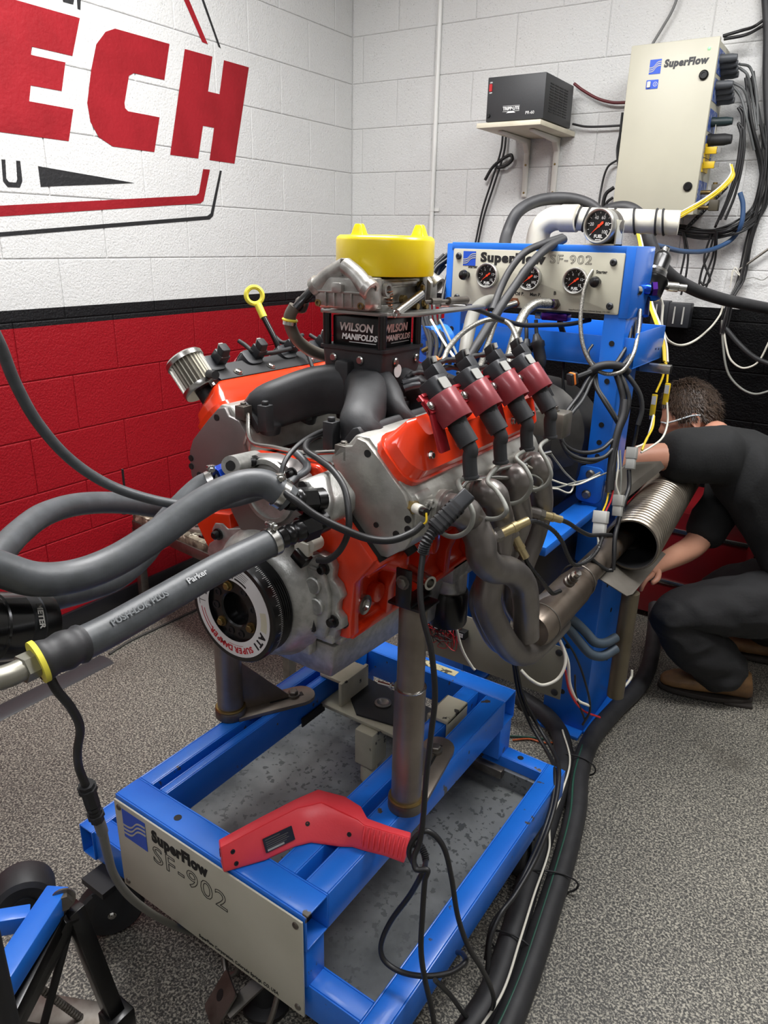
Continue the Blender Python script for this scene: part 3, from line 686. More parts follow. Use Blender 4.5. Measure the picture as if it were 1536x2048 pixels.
# ---- left valve cover fittings
part(eng,'coil_plate',MB().prism([(.4165,-.078),(.4195,-.078),(.466,-.060),(.468,-.036),(.4655,-.036),(.463,-.057)],lambda a,b,c:bk(-1,a,b,c),.205,.62),BLKM,.0008)
mb=MB()
for y in (.265,.365,.50): mb.hexb(bk(-1,.430,-.0745,y),bdir(-1,.36,-.93),.0075,.006)
part(eng,'plate_bolt',mb,STEEL)
mb=MB(); mb.tube([bk(-1,.412,-.066,.19),bk(-1,.430,-.066,.19),bk(-1,.436,-.076,.185),bk(-1,.428,-.088,.18)],.0065); part(eng,'vent_nipple',mb,STEEL)
part(eng,'nipple_cap',MB().tube([bk(-1,.433,-.082,.182),bk(-1,.414,-.104,.172)],.0085,n=12),BLKM)
# breather filter on the left cover
bd=(bdir(-1,1,0)+Vector((0,-.05,.12))).normalized(); b0=bk(-1,.418,-.035,.19)
br=part(eng,'breather_filter',MB().lathe([(.022,.012),(.035,.012),(.035,.078),(.03,.078)],b0,bd,40),mat('filter_gauze','#4d483d',.7))
mb=MB(); x,y=mb.frame(bd)
for k in range(26):
    a=2*PI*k/26; e=x*math.cos(a)+y*math.sin(a); t=(x*-math.sin(a)+y*math.cos(a))*.0016
    mb.add([b0+bd*.014+e*.0345-t,b0+bd*.014+e*.0345+t,b0+bd*.014+e*.039,b0+bd*.078+e*.0345-t,b0+bd*.078+e*.0345+t,b0+bd*.078+e*.039],[(0,2,5,3),(1,4,5,2),(0,1,2),(3,5,4)])
part(br,'pleats',mb,mat('pleat_steel','#c9c6bb',.35,.7))
part(br,'chrome_band',MB().lathe([(.020,.006),(.039,.006),(.041,.009),(.041,.018),(.037,.019)],b0,bd,40),STEEL)
part(br,'chrome_cap',MB().lathe([(.037,.074),(.041,.075),(.041,.084),(.037,.088),(.002,.089)],b0,bd,40),STEEL)
part(br,'stem',MB().cyl(b0-bd*.02,b0+bd*.01,.017),BLKM)
# dipstick
dp=part(eng,'dipstick_tube',MB().tube([en(-.26,.47,.20),en(-.27,.47,.30),en(-.300,.462,.395),en(-.335,.46,.450)],.0065,n=12),BLK)
dd=(en(-.345,.46,.462)-en(-.30,.462,.395)).normalized()
part(dp,'pull_ring',MB().ring(en(-.362,.460,.497),(.75,-.6,.15),.0185,.0055).cyl(en(-.335,.46,.450),en(-.352,.46,.478),.0085),YELD,label='yellow dipstick pull ring')
# oil filter and adapter behind the right post
of=part(eng,'oil_filter',MB().lathe([(.030,0),(.044,.006),(.046,.012),(.046,.085),(.043,.092)],en(.135,.55,-.225),(0,0,1),32),BLK)
part(of,'adapter',MB().cyl(en(.135,.55,-.135),en(.135,.55,-.085),.040,n=24).bb(en(.09,.50,-.095),en(.17,.60,-.05)),CAST,.003)
# coil rail brackets
def clamp_bracket(s):
    mb=MB()
    mb.prism([(.4250,-.105),(.4275,-.105),(.474,-.103),(.476,-.100)],lambda a,b,c:bk(s,a,b,c),.20,.64) if 0 else None
    mb.prism([(-.094,.19),(-.088,.19),(-.088,.63),(-.094,.63)],lambda a,b,c:bk(s,.452+c,a,b),-.006,.008)
    for y in (.188,.402,.605):
        mb.prism([(.455,-.094),(.4575,-.094),(.4575,-.062),(.4285,.002),(.4255,-.002),(.4265,-.008),(.4545,-.066)],lambda a,b,c:bk(s,a,b,c),y-.004,y+.026)
    return part(eng,'coil_bracket',mb,BRKT,.0008)
clamp_bracket(1)
part(eng,'coil_bracket',MB().prism([(.430,-.02),(.462,-.022),(.468,-.03),(.462,-.05),(.455,-.05),(.452,-.028)],lambda a,b,c:bk(-1,a,b,c),.19,.645),BRKT,.001)

# ------------------------------------------------------------- carburettor
CY=.437
cb=thing('carburettor','grey metal four barrel carburettor with linkage under the yellow cover','carburettor',tuple(en(0,CY,.483)))
part(cb,'bracket_plate',MB().prism([(-.078,CY-.088),(-.05,CY-.088),(-.03,CY-.078),(.075,CY-.078),(.098,CY-.055),(.112,CY-.02),(.112,CY+.25),(.092,CY+.25),(.088,CY+.02),(.078,CY+.072),(-.078,CY+.072)],lambda a,b,c:en(a,b,c),.486,.4935),ALU,.0015)
mb=MB()
for x,y in ((-.068,.358),(.066,.480),(-.068,.480)): mb.hexb(en(x,y,.4935),(0,0,1),.006,.007)
part(cb,'plate_bolt',mb,BLK)
part(cb,'base_plate',MB().prism([(a,b+CY) for a,b in rrect(.125,.142,.018)],lambda a,b,c:en(a,b,c),.4935,.507),CASTD,.002)
part(cb,'main_body',MB().prism([(a,b+CY) for a,b in rrect(.108,.150,.012)],lambda a,b,c:en(a,b,c),.507,.553).prism([(a,b+CY) for a,b in rrect(.120,.125,.02)],lambda a,b,c:en(a,b,c),.537,.549),CASTD,.003)
mb=MB()
for sy in (-1,1):
    mb.bb(en(-.056,CY+sy*.072,.500),en(.058,CY+sy*.090,.556))
part(cb,'metering_block',mb,CASTD,.003)
for sy,nm in ((-1,'float_bowl'),(1,'float_bowl')):
    y0=CY+sy*.090; f=lambda a,b,c,y0=y0,sy=sy:en(a,y0+sy*c,b)
    mb=MB(); o=[(-.058,.498),(.058,.498),(.066,.510),(.066,.542),(.046,.560),(-.046,.560),(-.066,.542),(-.066,.510)]
    c0=.528
    mb.loft([[f(a,b,0) for a,b in o],[f(a,b,.026) for a,b in o],[f(a*.86,c0+(b-c0)*.86,.038) for a,b in o]])
    fb=part(cb,nm,mb,CASTD,.003)
    mb=MB()
    for a in (-.03,-.01,.01,.03): mb.bb(f(a-.0015,.503,.03),f(a+.0015,.53,.042))
    mb.bb(f(-.05,.528,.03),f(.05,.532,.042)); part(fb,'rib',mb,CASTD,.001)
    mb=MB()
    for a,b in ((-.05,.508),(.05,.508),(-.05,.545),(.05,.545)): mb.cyl(f(a,b,.0),f(a,b,.036),.0075,n=12)
    part(fb,'bowl_screw_boss',mb,CASTD)
    mb=MB()
    for a,b in ((-.05,.508),(.05,.508),(-.05,.545),(.05,.545)): mb.lathe([(.0065,0),(.0065,.005),(.0035,.005),(.0035,.001)],f(a,b,.036),(0,sy,0),10)
    part(fb,'bowl_screw',mb,BRASS)
    # two fuel inlet arms meeting at the needle seat
    for sx in (-1,1): part(fb,'inlet_arm',MB().tube([f(0,.575,.02),f(sx*.032,.558,.024),f(sx*.060,.536,.030)],.0165,n=16).lathe([(.0195,0),(.0195,.012),(.013,.012),(.013,.002)],f(sx*.056,.540,.028),Vector((sx,0,-.62)),18),CASTD)
    part(fb,'needle_seat',MB().cyl(f(0,.558,.02),f(0,.582,.02),.009,n=12).hexb(f(0,.582,.02),(0,0,1),.009,.007),DSTEEL)
    part(fb,'sight_boss',MB().prism(rrect(.024,.018,.005),lambda a,b,c:f(a,b+.538,c),.034,.048),CASTD,.002)
mb=MB()
for y in (-.042,.046): mb.lathe([(.0125,0),(.0125,.008),(.008,.008),(.008,.002)],en(.056,CY+y*1.4,.534),(1,0,0),18)
part(cb,'side_plug',mb,CASTD)
mb=MB(); mb.prism([(-.02,.49),(-.006,.51),(-.012,.535),(.004,.548),(.016,.535),(.014,.515),(.02,.50),(.006,.486)],lambda a,b,c:en(c,CY+.045+a,b),.068,.072); tl=part(cb,'throttle_lever',mb,BLKM,.001)
part(tl,'pivot',MB().hexb(en(.072,CY+.045,.535),(1,0,0),.005).hexb(en(.072,CY+.052,.505),(1,0,0),.005),BRASS)
part(cb,'return_spring',MB().tube([en(.086,CY-.065,.494),en(.080,CY+.03,.524)],.0085,n=12).ring(en(.088,CY-.072,.493),(1,0,0),.006,.0015),STEEL)
mb=MB(); mb.tube([en(.06+.006*math.cos(k*.9),CY-.05+.006*math.sin(k*.9),.5+.0009*k) for k in range(36)],.0013,n=5,sub=2); part(cb,'idle_spring',mb,mat('copper_spring','#8a5a42',.35,.8))
part(cb,'throttle_rod',MB().cyl(en(.076,CY+.05,.508),en(.085,CY+.13,.506),.0035).cyl(en(.079,CY+.07,.508),en(.082,CY+.10,.507),.0065).cyl(en(.085,CY+.13,.506),en(.090,CY+.20,.505),.008),DSTEEL)
mb=MB(); mb.cyl(en(.06,CY+.03,.50),en(.075,CY+.03,.50),.006).cyl(en(.06,CY+.06,.498),en(.078,CY+.06,.498),.005).cyl(en(.06,CY-.01,.515),en(.07,CY-.01,.515),.008); part(cb,'linkage_stub',mb,BRASS)
# yellow dust cover on top
lid=thing('carburettor_cover','bright yellow round plastic cover with two knobs sitting on the carburettor','cover',tuple(en(0,CY+.02,.556)))
LO=en(0,CY+.020,.557)
part(lid,'shell',MB().lathe([(.096,0),(.097,.002),(.097,.064),(.095,.069),(.089,.073),(.001,.0745)],LO,(0,0,1),64),YEL,ang=50)
for x,y in ((-.055,-.012),(.050,.045)):
    mb=MB(); p=LO+Vector((x,y,.070)); mb.loft([[p+Vector((a*k,b*k,z)) for a,b in rrect(.026,.022,.004)] for k,z in ((1.3,0),(1,.007),(.85,.014),(.62,.022),(.5,.024))]); part(lid,'knob',mb,YEL,ang=50)
# ------------------------------------------------------------- ignition coils: one built per bank, then copied
def make_coil(s,k,label,group):
    y=.226+.1118*k; u0,v0=(.466,-.063) if s>0 else (.462,-.026)
    base=bk(s,u0,v0,y); A=bdir(s,-.06,1).normalized(); N=bdir(s,1,.06).normalized(); Yv=Vector((0,1,0))
    f=lambda yy,n,a: base+A*a+N*n+Yv*yy
    t=thing('ignition_coil',label,'coil',tuple(base),group)
    part(t,'core',MB().prism(rrect(.046,.040,.013),f,-.045,.030),DARKPL,.0015)
    part(t,'top_label',MB().prism(rrect(.026,.02,.003),lambda a,b,c:f(a-.003,c,b-.028),.020,.0212),GREYPL)
    arcp=[(.030*math.cos(PI*q/10),.027*math.sin(PI*q/10)) for q in range(11)]
    mb=MB(); mb.prism([(.030,-.014)]+arcp+[(-.030,-.014),(-.0275,-.014)]+[(.0275*math.cos(PI-PI*q/10),.0245*math.sin(PI-PI*q/10)) for q in range(11)]+[(.0275,-.014)],f,-.016,.036)
    mb.prism([(-.014,-.020),(.008,-.020),(.008,.001),(-.014,-.003)],lambda a,b,c:f(c,a,b+.015),.0275,.030); part(t,'heat_sink_clamp',mb,MAROON,.0008)
    mb=MB()
    mb.hexb(f(-.036,-.006,-.006),N,.006,.005); mb.hexb(f(.036,-.004,.010),N,.005,.004); part(t,'clamp_screw',mb,STEEL)
    mb=MB(); mb.bb(Vector((-.006,-.004,-.003)),Vector((.006,.004,.003))); mb.v=[f(v.x-.036,v.y-.011,v.z*4-.006) for v in mb.v]; part(t,'clamp_ear',mb,BRKT)
    mb=MB(); mb.prism([(-.012,-.014),(.014,-.014),(.014,.012),(-.012,.012)],lambda a,b,c:f(a+.014,b+.006,c),-.066,-.040); mb.prism(rrect(.030,.030,.008),lambda a,b,c:f(a+.012,b+.003,c),-.043,-.036); part(t,'coil_socket',mb,DARKPL,.002)
    cn=part(t,'connector',MB().prism(rrect(.022,.020,.004),lambda a,b,c:f(a+.014,b+.008-c*.35-.028,c),-.080,-.060),BLKM,.0015)
    part(cn,'locking_clip',MB().prism(rrect(.012,.003,.001),lambda a,b,c:f(a+.014,b+.021-c*.35-.028,c),-.077,-.068),GREYPL)
    part(t,'tower',MB().cyl(f(0,-.002,.028),f(0,-.004,.046),.019,.016),BLKM)
    if s>0:
        e=f(0,-.006,.076); dn=Vector((.14,-.02,-1)).normalized()
        b=part(t,'spark_boot',MB().tube([f(0,-.004,.038),f(0,-.005,.060),e],lambda q:.0175,n=14,sub=3).tube([e-A*.006,e+A*.006+dn*.006,e+dn*.02,e+dn*.055],.0122,n=14,sub=4),BOOT)
        mb=MB(); mb.lathe([(.0140,0),(.0145,.002),(.0145,.004),(.0125,.006)],e+dn*.052,dn,16); part(b,'boot_lip',mb,BOOT)
        return t,e+dn*.056
    return t,None
coilend=[]
LC=['front coil on the right bank, red clamp, boot closest to the camera','second coil from the front on the right bank, red clamp and black boot','third coil from the front on the right bank, red clamp and black boot','rear coil on the right bank, red clamp, beside the blue stand']
c0,e0=make_coil(1,0,'black ignition coil in red clamp, frontmost on the near valve cover','ignition coils on the near valve cover')
coilend=[e0]
for k,l in enumerate(('second from the front','third from the front','rearmost')):
    c=copytree(c0); c.location=c0.location+Vector((0,.1118*(k+1),0)); c['label']='black ignition coil in red clamp, '+l+' on the near valve cover'; coilend.append(e0+Vector((0,.1118*(k+1),0)))
c1,_=make_coil(-1,0,'dark ignition coil, frontmost of the row beyond the far valve cover','ignition coils on the far valve cover')
for k,l in enumerate(('second from the front','third from the front','rearmost')):
    c=copytree(c1); c.location=c1.location+Vector((0,.1118*(k+1),0)); c['label']='dark ignition coil, '+l+' of the row beyond the far valve cover'

# ------------------------------------------------------------- mount posts on the cart
def post(x,y,ztop,side,label,joint):
    t=thing('engine_mount_post',label,'post',(x,y,ZT),'engine mount posts')
    part(t,'base_ring',MB().lathe([(.034,0),(.037,.003),(.037,.020),(.033,.026)],(x,y,ZT),(0,0,1),32),DSTEEL)
    part(t,'weld_bead',MB().ring((x,y,ZT+.026),(0,0,1),.0325,.004,36,6),BRASS)
    mb=MB(); mb.cyl((x,y,ZT+.02),(x,y,joint),.0305,n=32); part(t,'outer_tube',mb,TUBE)
    part(t,'inner_tube',MB().cyl((x,y,joint-.01),(x,y,ztop),.0265,n=32),TUBE)
    part(t,'tube_lip',MB().lathe([(.0305,0),(.0315,.002),(.0275,.004)],(x,y,joint-.002),(0,0,1),32),STEEL)
    # slotted foot and gusset
    a=Vector((x,y,0)); b=Vector((x+side[0],y+side[1],0)); d=(b-a).normalized(); p=Vector((-d.y,d.x,0)); l=(b-a).length
    out=[(-.037,.01),(-.037,l-.037)]+[(-.037*math.cos(q*PI/8),l-.037+.037*math.sin(q*PI/8)) for q in range(9)]+[(.037,.01)]
    part(t,'slotted_foot',MB().prism(out,lambda u,v,c:a+p*u+d*v+Vector((0,0,c)),ZT,ZT+.010),TUBE,.001)
    part(t,'slot',MB().prism([(q*1,w) for q,w in [(-.008,l*.45),(.008,l*.45),(.008,l-.03),(-.008,l-.03)]],lambda u,v,c:a+p*u+d*v+Vector((0,0,c)),ZT+.0098,ZT+.0106),INK)
    part(t,'foot_bolt',MB().lathe([(.016,0),(.016,.003),(.010,.003)],a+d*(l-.055)+Vector((0,0,ZT+.0105)),(0,0,1),18).hexb(a+d*(l-.055)+Vector((0,0,ZT+.0135)),(0,0,1),.012,.012),DSTEEL)
    part(t,'gusset',MB().prism([(.0,ZT+.01),(l*.62,ZT+.01),(.0,ZT+.15)],lambda v,z,c:a+d*(v+.02)+p*c+Vector((0,0,z)),-.003,.003),TUBE,.001)
    # U bracket with rubber pad at the top
    mb=MB(); mb.box((x,y,ztop+.003),(.075,.06,.006)); part(t,'top_plate',mb,BLK,.002)
    return t
def ubracket(t,x,y,z,sx):
    part(t,'u_bracket',MB().prism([(-.038,0),(.038,0),(.038,.012),(.034,.012),(.034,.005),(-.033,.005),(-.033,.075),(-.038,.075)],lambda a,b,c:Vector((x+c,y+a,z+b)),-.016,.016),BLK,.004)
    part(t,'bracket_bolt',MB().hexb((x,y-.038,z+.05),(0,-1,0),.010,.008),DSTEEL)
p1=post(-.622,1.022,.882,(-.042,.225),'near steel engine mount post with slotted foot on the right cart rail',.705)
ubracket(p1,-.622,1.022,.888,1)
part(p1,'cross_pin',MB().lathe([(.0135,0),(.0135,.062),(.009,.062),(.009,.045)],(-.655,1.055,.925),(.95,-.32,-.02),20),STEEL)
part(p1,'side_screw',MB().cyl((-.652,1.022,.69),(-.690,1.012,.692),.0035,n=8).hexb((-.662,1.02,.69),(-1,-.2,0),.006,.005),STEEL)
p2=post(-1.128,1.03,.882,(.105,.185),'far steel engine mount post with triangular gusset behind the damper',.80)
ubracket(p2,-1.128,1.03,.888,-1)
# ------------------------------------------------------------- exhaust header
hd=thing('exhaust_header','dark steel exhaust header with four bent tubes joining a collector','exhaust',tuple(en(.33,.45,-.1)))
def px(s): return s
PORT=[bk(1,.340,.071,.235+.1118*k) for k in range(4)]
NRM=bdir(1,.74,.68)
RT=.0285
def prim(pts,r=RT,nm='primary_tube'): 
    return part(hd,nm,MB().tube(pts,r,n=18,sub=7),HEADER,ang=60)
prim([PORT[0],PORT[0]+NRM*.03]+[(-0.5550,1.0884,1.0429),(-0.5350,1.0975,1.0029),(-0.5300,1.0999,0.9723),(-0.5300,1.1482,0.9310),(-0.5300,1.2303,0.8944),(-0.5300,1.2997,0.8413),(-0.5300,1.3292,0.7840),(-0.5350,1.3516,0.7306),(-0.5350,1.3639,0.6853)])
prim([PORT[1],PORT[1]+NRM*.03]+[(-0.5500,1.1806,1.0421),(-0.5480,1.2055,0.9949),(-0.5550,1.2165,0.9375),(-0.5600,1.2060,0.8754),(-0.5600,1.2003,0.8282),(-0.5550,1.2447,0.7535),(-0.5480,1.3147,0.6714),(-0.5450,1.3967,0.6225),(-0.5400,1.4777,0.6175),(-0.5400,1.5893,0.6189)])
prim([PORT[2],PORT[2]+NRM*.03]+[(-0.5550,1.2788,1.0392),(-0.5600,1.3176,0.9683),(-0.5750,1.3177,0.9089),(-0.6000,1.3026,0.8385),(-0.6100,1.2807,0.7912),(-0.6100,1.3170,0.7212),(-0.6000,1.3861,0.6356),(-0.5700,1.4462,0.6245),(-0.5550,1.5523,0.6565)])
prim([PORT[3],PORT[3]+NRM*.025]+[(-0.5650,1.4084,1.0413),(-0.5700,1.4551,0.9596),(-0.5800,1.4567,0.8852),(-0.5900,1.4250,0.8077),(-0.5900,1.4123,0.7373),(-0.5750,1.4435,0.6902),(-0.5500,1.5307,0.6943)])
mb=MB()
for p in PORT: mb.lathe([(.032,-.004),(.032,.004),(.0255,.006)],p,NRM,20)
part(hd,'port_flange',mb,HEADER)
ca=(-0.5450,1.4198,0.6690); cb_=(-0.5400,1.6691,0.6924); cc=(-0.5350,2.0321,0.7024)
ca,cb_,cc=Vector(ca),Vector(cb_),Vector(cc); cdir=(cc-ca).normalized()
part(hd,'collector',MB().lathe([(.040,0),(.047,.02),(.047,.06),(.046,(cb_-ca).length-.01),(.038,(cb_-ca).length+.06)],ca,cdir,28),COLLECT)
part(hd,'tail_pipe',MB().cyl(cb_,cc+cdir*.16,.034,n=28),COLLECT)
mb=MB(); mb.ring(ca+cdir*.05,cdir,.047,.0022,28,6).ring(cb_+cdir*.02,cdir,.045,.0022,28,6); part(hd,'weld_bead',mb,DSTEEL)
def bung(p,d,nm='sensor_bung'): part(hd,nm,MB().cyl(Vector(p)-Vector(d)*.01,Vector(p)+Vector(d)*.014,.011,n=14),HEADER)
# oxygen sensors with ribbed leads
def o2(label,p,q,lead,ribs=True):
    p,q=Vector(p),Vector(q); d=(q-p).normalized(); L=(q-p).length
    t=thing('oxygen_sensor',label,'sensor',tuple(p),'oxygen sensors on the header')
    part(t,'bung',MB().cyl(p-d*.02,p+d*.006,.0125,n=16),HEADER)
    part(t,'hex',MB().lathe([(.0135,0),(.0135,.012)],p+d*.006,d,6),DSTEEL)
    part(t,'sensor_body',MB().lathe([(.0095,0),(.0095,L*.45),(.0105,L*.46),(.0105,L*.6),(.0085,L*.62),(.0085,L)],p+d*.016,d,18),mat('gold_sensor_metal','#b5a57c',.35,.8))
    part(t,'lead',MB().tube([q]+list(lead),.0052,n=8,sub=10,rib=.78 if ribs else None),WIREB)
    return t
o2('oxygen sensor pointing right from the front header tube, ribbed lead over the collector',(-0.5300,1.1378,0.9958),(-0.5000,1.1920,1.0126),[(-0.5000,1.2592,0.9970),(-0.5000,1.3588,0.9478),(-0.5000,1.4274,0.8971),(-0.5000,1.4690,0.8532),(-0.5000,1.5287,0.8072),(-0.4900,1.5856,0.7996),(-0.4900,1.6530,0.8047),(-0.4900,1.6804,0.8286)])
o2('oxygen sensor pointing down with a ribbed lead to the collector',(-0.5500,1.2585,0.9695),(-0.5250,1.2691,0.9251),[(-0.5200,1.2946,0.8889),(-0.5100,1.3373,0.8441),(-0.5100,1.4044,0.7896),(-0.5100,1.4321,0.7700),(-0.5100,1.4762,0.7586)])
o2('oxygen sensor on the rearmost header tube, short lead to the grey connector',(-0.5600,1.4112,0.9560),(-0.5300,1.4477,0.9404),[(-0.5200,1.5023,0.9155),(-0.5200,1.5879,0.8703),(-0.5100,1.6361,0.8446),(-0.5000,1.6705,0.8359),(-0.5000,1.7861,0.7985)],False)
t=thing('exhaust_thermocouple','spring loaded temperature probe screwed into the exhaust collector','sensor',tuple((-0.5200,1.5900,0.7463)))
q=Vector((-0.5200,1.5674,0.7457)); dq=Vector((.55,-.25,.8)).normalized()
part(t,'collar',MB().lathe([(.014,0),(.014,.008),(.010,.010),(.010,.016),(.013,.017),(.013,.021),(.010,.022),(.010,.028),(.012,.029),(.012,.034)],q-dq*.008,dq,16),DSTEEL)
part(t,'hex',MB().lathe([(.008,0),(.008,.014)],q+dq*.026,dq,6),STEEL)
# ------------------------------------------------------------- corrugated exhaust duct with its two plates
fa=Vector((-0.4822,1.9289,0.7270)); fb=Vector((-0.5468,2.7039,0.7150)); fd=(fb-fa).normalized(); L=(fb-fa).length
fxp=thing('exhaust_duct','large corrugated steel exhaust duct over the tail pipe in front of the crouching man','duct',tuple(fa))
prof=[]
for k in range(34*5+1):
    z=L*k/170; prof.append((.0690+.0085*abs(math.sin(PI*k/5)),z))
mb=MB(); mb.lathe([(.068,.0)]+[(.0725,0)]+prof,fa,fd,40,cap=False); part(fxp,'corrugated_tube',mb,mat('duct_steel','#a0978a',.3,.85,'#857c70',12),ang=50)
mb=MB(); mb.lathe([(.0675,0),(.0675,L*.9),(.001,L*.9)],fa,fd,32,cap=False); part(fxp,'inner_wall',mb,BLKM)
pm=PANELG
def plate(nm,pts,label=None,par=None,m=None,th=.004):
    pts=[Vector(p) for p in pts]; n=(pts[1]-pts[0]).cross(pts[2]-pts[0]).normalized()*th; k=len(pts)
    mb=MB(); mb.add(pts+[p-n for p in pts],[tuple(range(k)),tuple(range(2*k-1,k-1,-1))]+[(i,i+k,(i+1)%k+k,(i+1)%k) for i in range(k)])
    return part(par or fxp,nm,mb,m or pm,.001,label)
GP=mat('grey_sheet_steel','#77726a',.45,.6,'#615c54',6)
plate('lower_plate',[(-0.5376,1.8119,0.6644),(-0.4522,1.8467,0.6132),(-0.4422,1.8668,0.6141),(-0.4369,2.1724,0.6272),(-0.5438,2.1508,0.6829)],m=GP)
plate('upper_plate',[(-0.5849,1.9672,0.8817),(-0.5755,1.9596,0.8503),(-0.5377,2.0117,0.8233),(-0.5130,2.3235,0.8498),(-0.5277,2.3220,0.8686),(-0.5865,2.1629,0.8897)],m=GP)
sb=Vector((-0.4687,1.8801,0.5976)); part(fxp,'support_pipe',MB().cyl(sb+Vector((.01,.03,0)),Vector((sb.x+.01,sb.y+.03,.26)),.024,n=24),mat('brown_pipe','#6f6654',.45,.6,'#5b5242',6))

# ------------------------------------------------------------- dynamometer stand behind the engine
dy=thing('dyno_stand','blue steel dynamometer stand with drilled columns and open tray behind the engine','stand',(-.85,2.2,0))
def cyl_holes(name,par,pts,r,n):
    mb=MB()
    for p in pts: mb.lathe([(r,0),(r,.0008),(r*.2,.0008)],p,n,12)
    part(par,name,mb,INK)
for x0,x1 in ((-.650,-.590),(-1.135,-1.078)):
    c=part(dy,'column',MB().bb((x0,1.975,.62),(x1,2.13,1.495)),BLUED,.003)
    cyl_holes('column_hole',c,[((x0+x1)/2,1.9748,z) for z in (1.255,1.155,1.035,.985,.945,.905,.87,.835)],.0075,(0,-1,0))
    if x1>-.7: cyl_holes('side_hole',c,[(x1+.0002,y,z) for y,z in ((2.0,1.36),(2.05,1.28),(2.09,1.22),(2.04,1.14),(2.08,1.05),(2.03,.97),(2.08,.90))],.006,(1,0,0))
for x0,x1 in ((-.715,-.572),(-1.155,-1.02)):
    part(dy,'base_leg',MB().bb((x0,2.03,.0),(x1,2.42,.64)),BLUED,.004)
    part(dy,'foot_flange',MB().bb((x0-.005,1.985,0),(x1+.0,2.035,.012)).bb((x1,2.03,0),(x1+.045,2.42,.012)),BLUED,.002)
    part(dy,'foot_bolt',MB().hexb(((x0+x1)/2,2.008,.012),(0,0,1),.011,.006).hexb((x1+.022,2.10,.012),(0,0,1),.011,.006).hexb((x1+.022,2.30,.012),(0,0,1),.011,.006),DSTEEL)
cyl_holes('leg_hole',dy,[(-.5717,y,z) for y,z in ((2.08,.52),(2.16,.40),(2.12,.30),(2.28,.46),(2.34,.33),(2.2,.2))],.008,(1,0,0))
cyl_holes('leg_hole',dy,[(-.655,2.0297,z) for z in (.13,.30,.5)],.009,(0,-1,0))
part(dy,'cross_beam',MB().bb((-1.10,2.05,.70),(-.60,2.12,.80)),BLUED,.004)
part(dy,'side_beam',MB().bb((-.665,1.60,.775),(-.60,2.0,.80)),BLUED,.003)
bk_=part(dy,'bolted_bracket',MB().prism(rrect(.075,.105,.02),lambda a,b,c:Vector((-.63+a,1.974-c,.862+b)),0,.008),BLUED,.001)
part(bk_,'bracket_bolt',MB().lathe([(.013,0),(.013,.004),(.009,.008),(.009,.012)],(-.63,1.966,.893),(0,-1,0),14).lathe([(.013,0),(.013,.004),(.009,.008),(.009,.012)],(-.635,1.966,.832),(0,-1,0),14),DSTEEL)
part(dy,'side_plate',MB().bb((-.668,1.62,.555),(-.662,2.03,.775)),mat('bronze_plate','#4f4a43',.4,.6,'#3d3833',5),.001)
# tray
tr=part(dy,'tray',MB().bb((-1.15,1.985,1.195),(-.56,1.989,1.272)).bb((-1.15,2.26,1.195),(-.56,2.264,1.285)).bb((-.564,1.985,1.195),(-.56,2.264,1.285)).bb((-1.15,1.985,1.192),(-.56,2.264,1.196)).bb((-1.154,1.985,1.195),(-1.15,2.264,1.28)),BLUED,.001,whole=True)
cyl_holes('tray_hole',tr,[(-.5597,2.19,1.225),(-.5597,2.22,1.222)],.003,(1,0,0))
part(tr,'tray_screw',MB().lathe([(.007,0),(.006,.002)],(-.84,1.9848,1.215),(0,-1,0),12),STEEL)
part(dy,'slide_bar',MB().bb((-.60,2.14,1.165),(-.50,2.162,1.19)),STEEL,.003)
# absorber and its dark housing between the columns
ab=part(dy,'absorber',MB().lathe([(.05,0),(.16,.02),(.20,.06),(.20,.28),(.14,.34),(.05,.36)],(-.86,1.88,.92),(0,1,0),36),mat('absorber_black','#26262a',.45,.3,bump=.1,bs=40))
part(ab,'housing_cone',MB().lathe([(.03,0),(.10,.03),(.13,.12),(.14,.14)],(-.80,1.80,1.0),(.1,1,0),28),mat('dusty_casting','#4c4a46',.55,.4,'#3b3936',14))
cbx=Vector((-0.6437,1.6740,1.0923)); part(ab,'cast_block',MB().box(cbx,(.075,.06,.062)),mat('cast_block_metal','#77736a',.4,.6,'#66625a',20),.006)
part(ab,'block_bolt',MB().hexb(cbx+Vector((0,-.005,.031)),(0,0,1),.011,.014),DSTEEL)
part(ab,'black_housing',MB().bb((-1.02,1.99,.64),(-.80,2.4,.86)),BLKM,.01)
# lower beige panel with relays
lp=part(dy,'lower_panel',MB().bb((-1.12,1.90,.185),(-.618,1.905,.365)),mat('lower_panel_beige','#8f8c7d',.45,0,'#827f70',4),.001)
part(lp,'panel_bolt',MB().lathe([(.011,0),(.011,.003),(.007,.006)],(-.637,1.90,.345),(0,-1,0),14).lathe([(.011,0),(.011,.003),(.007,.006)],(-.637,1.90,.205),(0,-1,0),14).lathe([(.006,0),(.004,.003)],(-.80,1.90,.335),(0,-1,0),14),DARKPL)
for k,(x,y) in enumerate(((876,1250),(903,1256),(926,1268))):
    rp=Vector((-1.0496,1.8850,0.3088)) if k==0 else (Vector((-0.9987,1.8850,0.3147)) if k==1 else Vector((-0.9555,1.8850,0.3071)))
    rl=part(lp,'relay',MB().box(rp,(.026,.026,.026)),BLKM,.001); part(rl,'relay_label',MB().box(rp+Vector((0,-.0135,0)),(.013,.001,.013)),WHITEP)
rw=thing('relay_wires','tangle of thin red and black wires under the relays on the lower beige panel','wires',(-1.0,1.89,.30))
random.seed(3)
for k in range(22):
    a=Vector((random.uniform(-1.10,-.98),1.885,random.uniform(.25,.36))); pts=[a]
    for j in range(4): pts.append(Vector((random.uniform(-1.11,-.95),random.uniform(1.86,1.893),random.uniform(.23,.37))))
    part(rw,'red_wire' if k%3 else 'black_wire',MB().tube(pts,.0014,n=5,sub=5),WIRER if k%3 else WIREB)
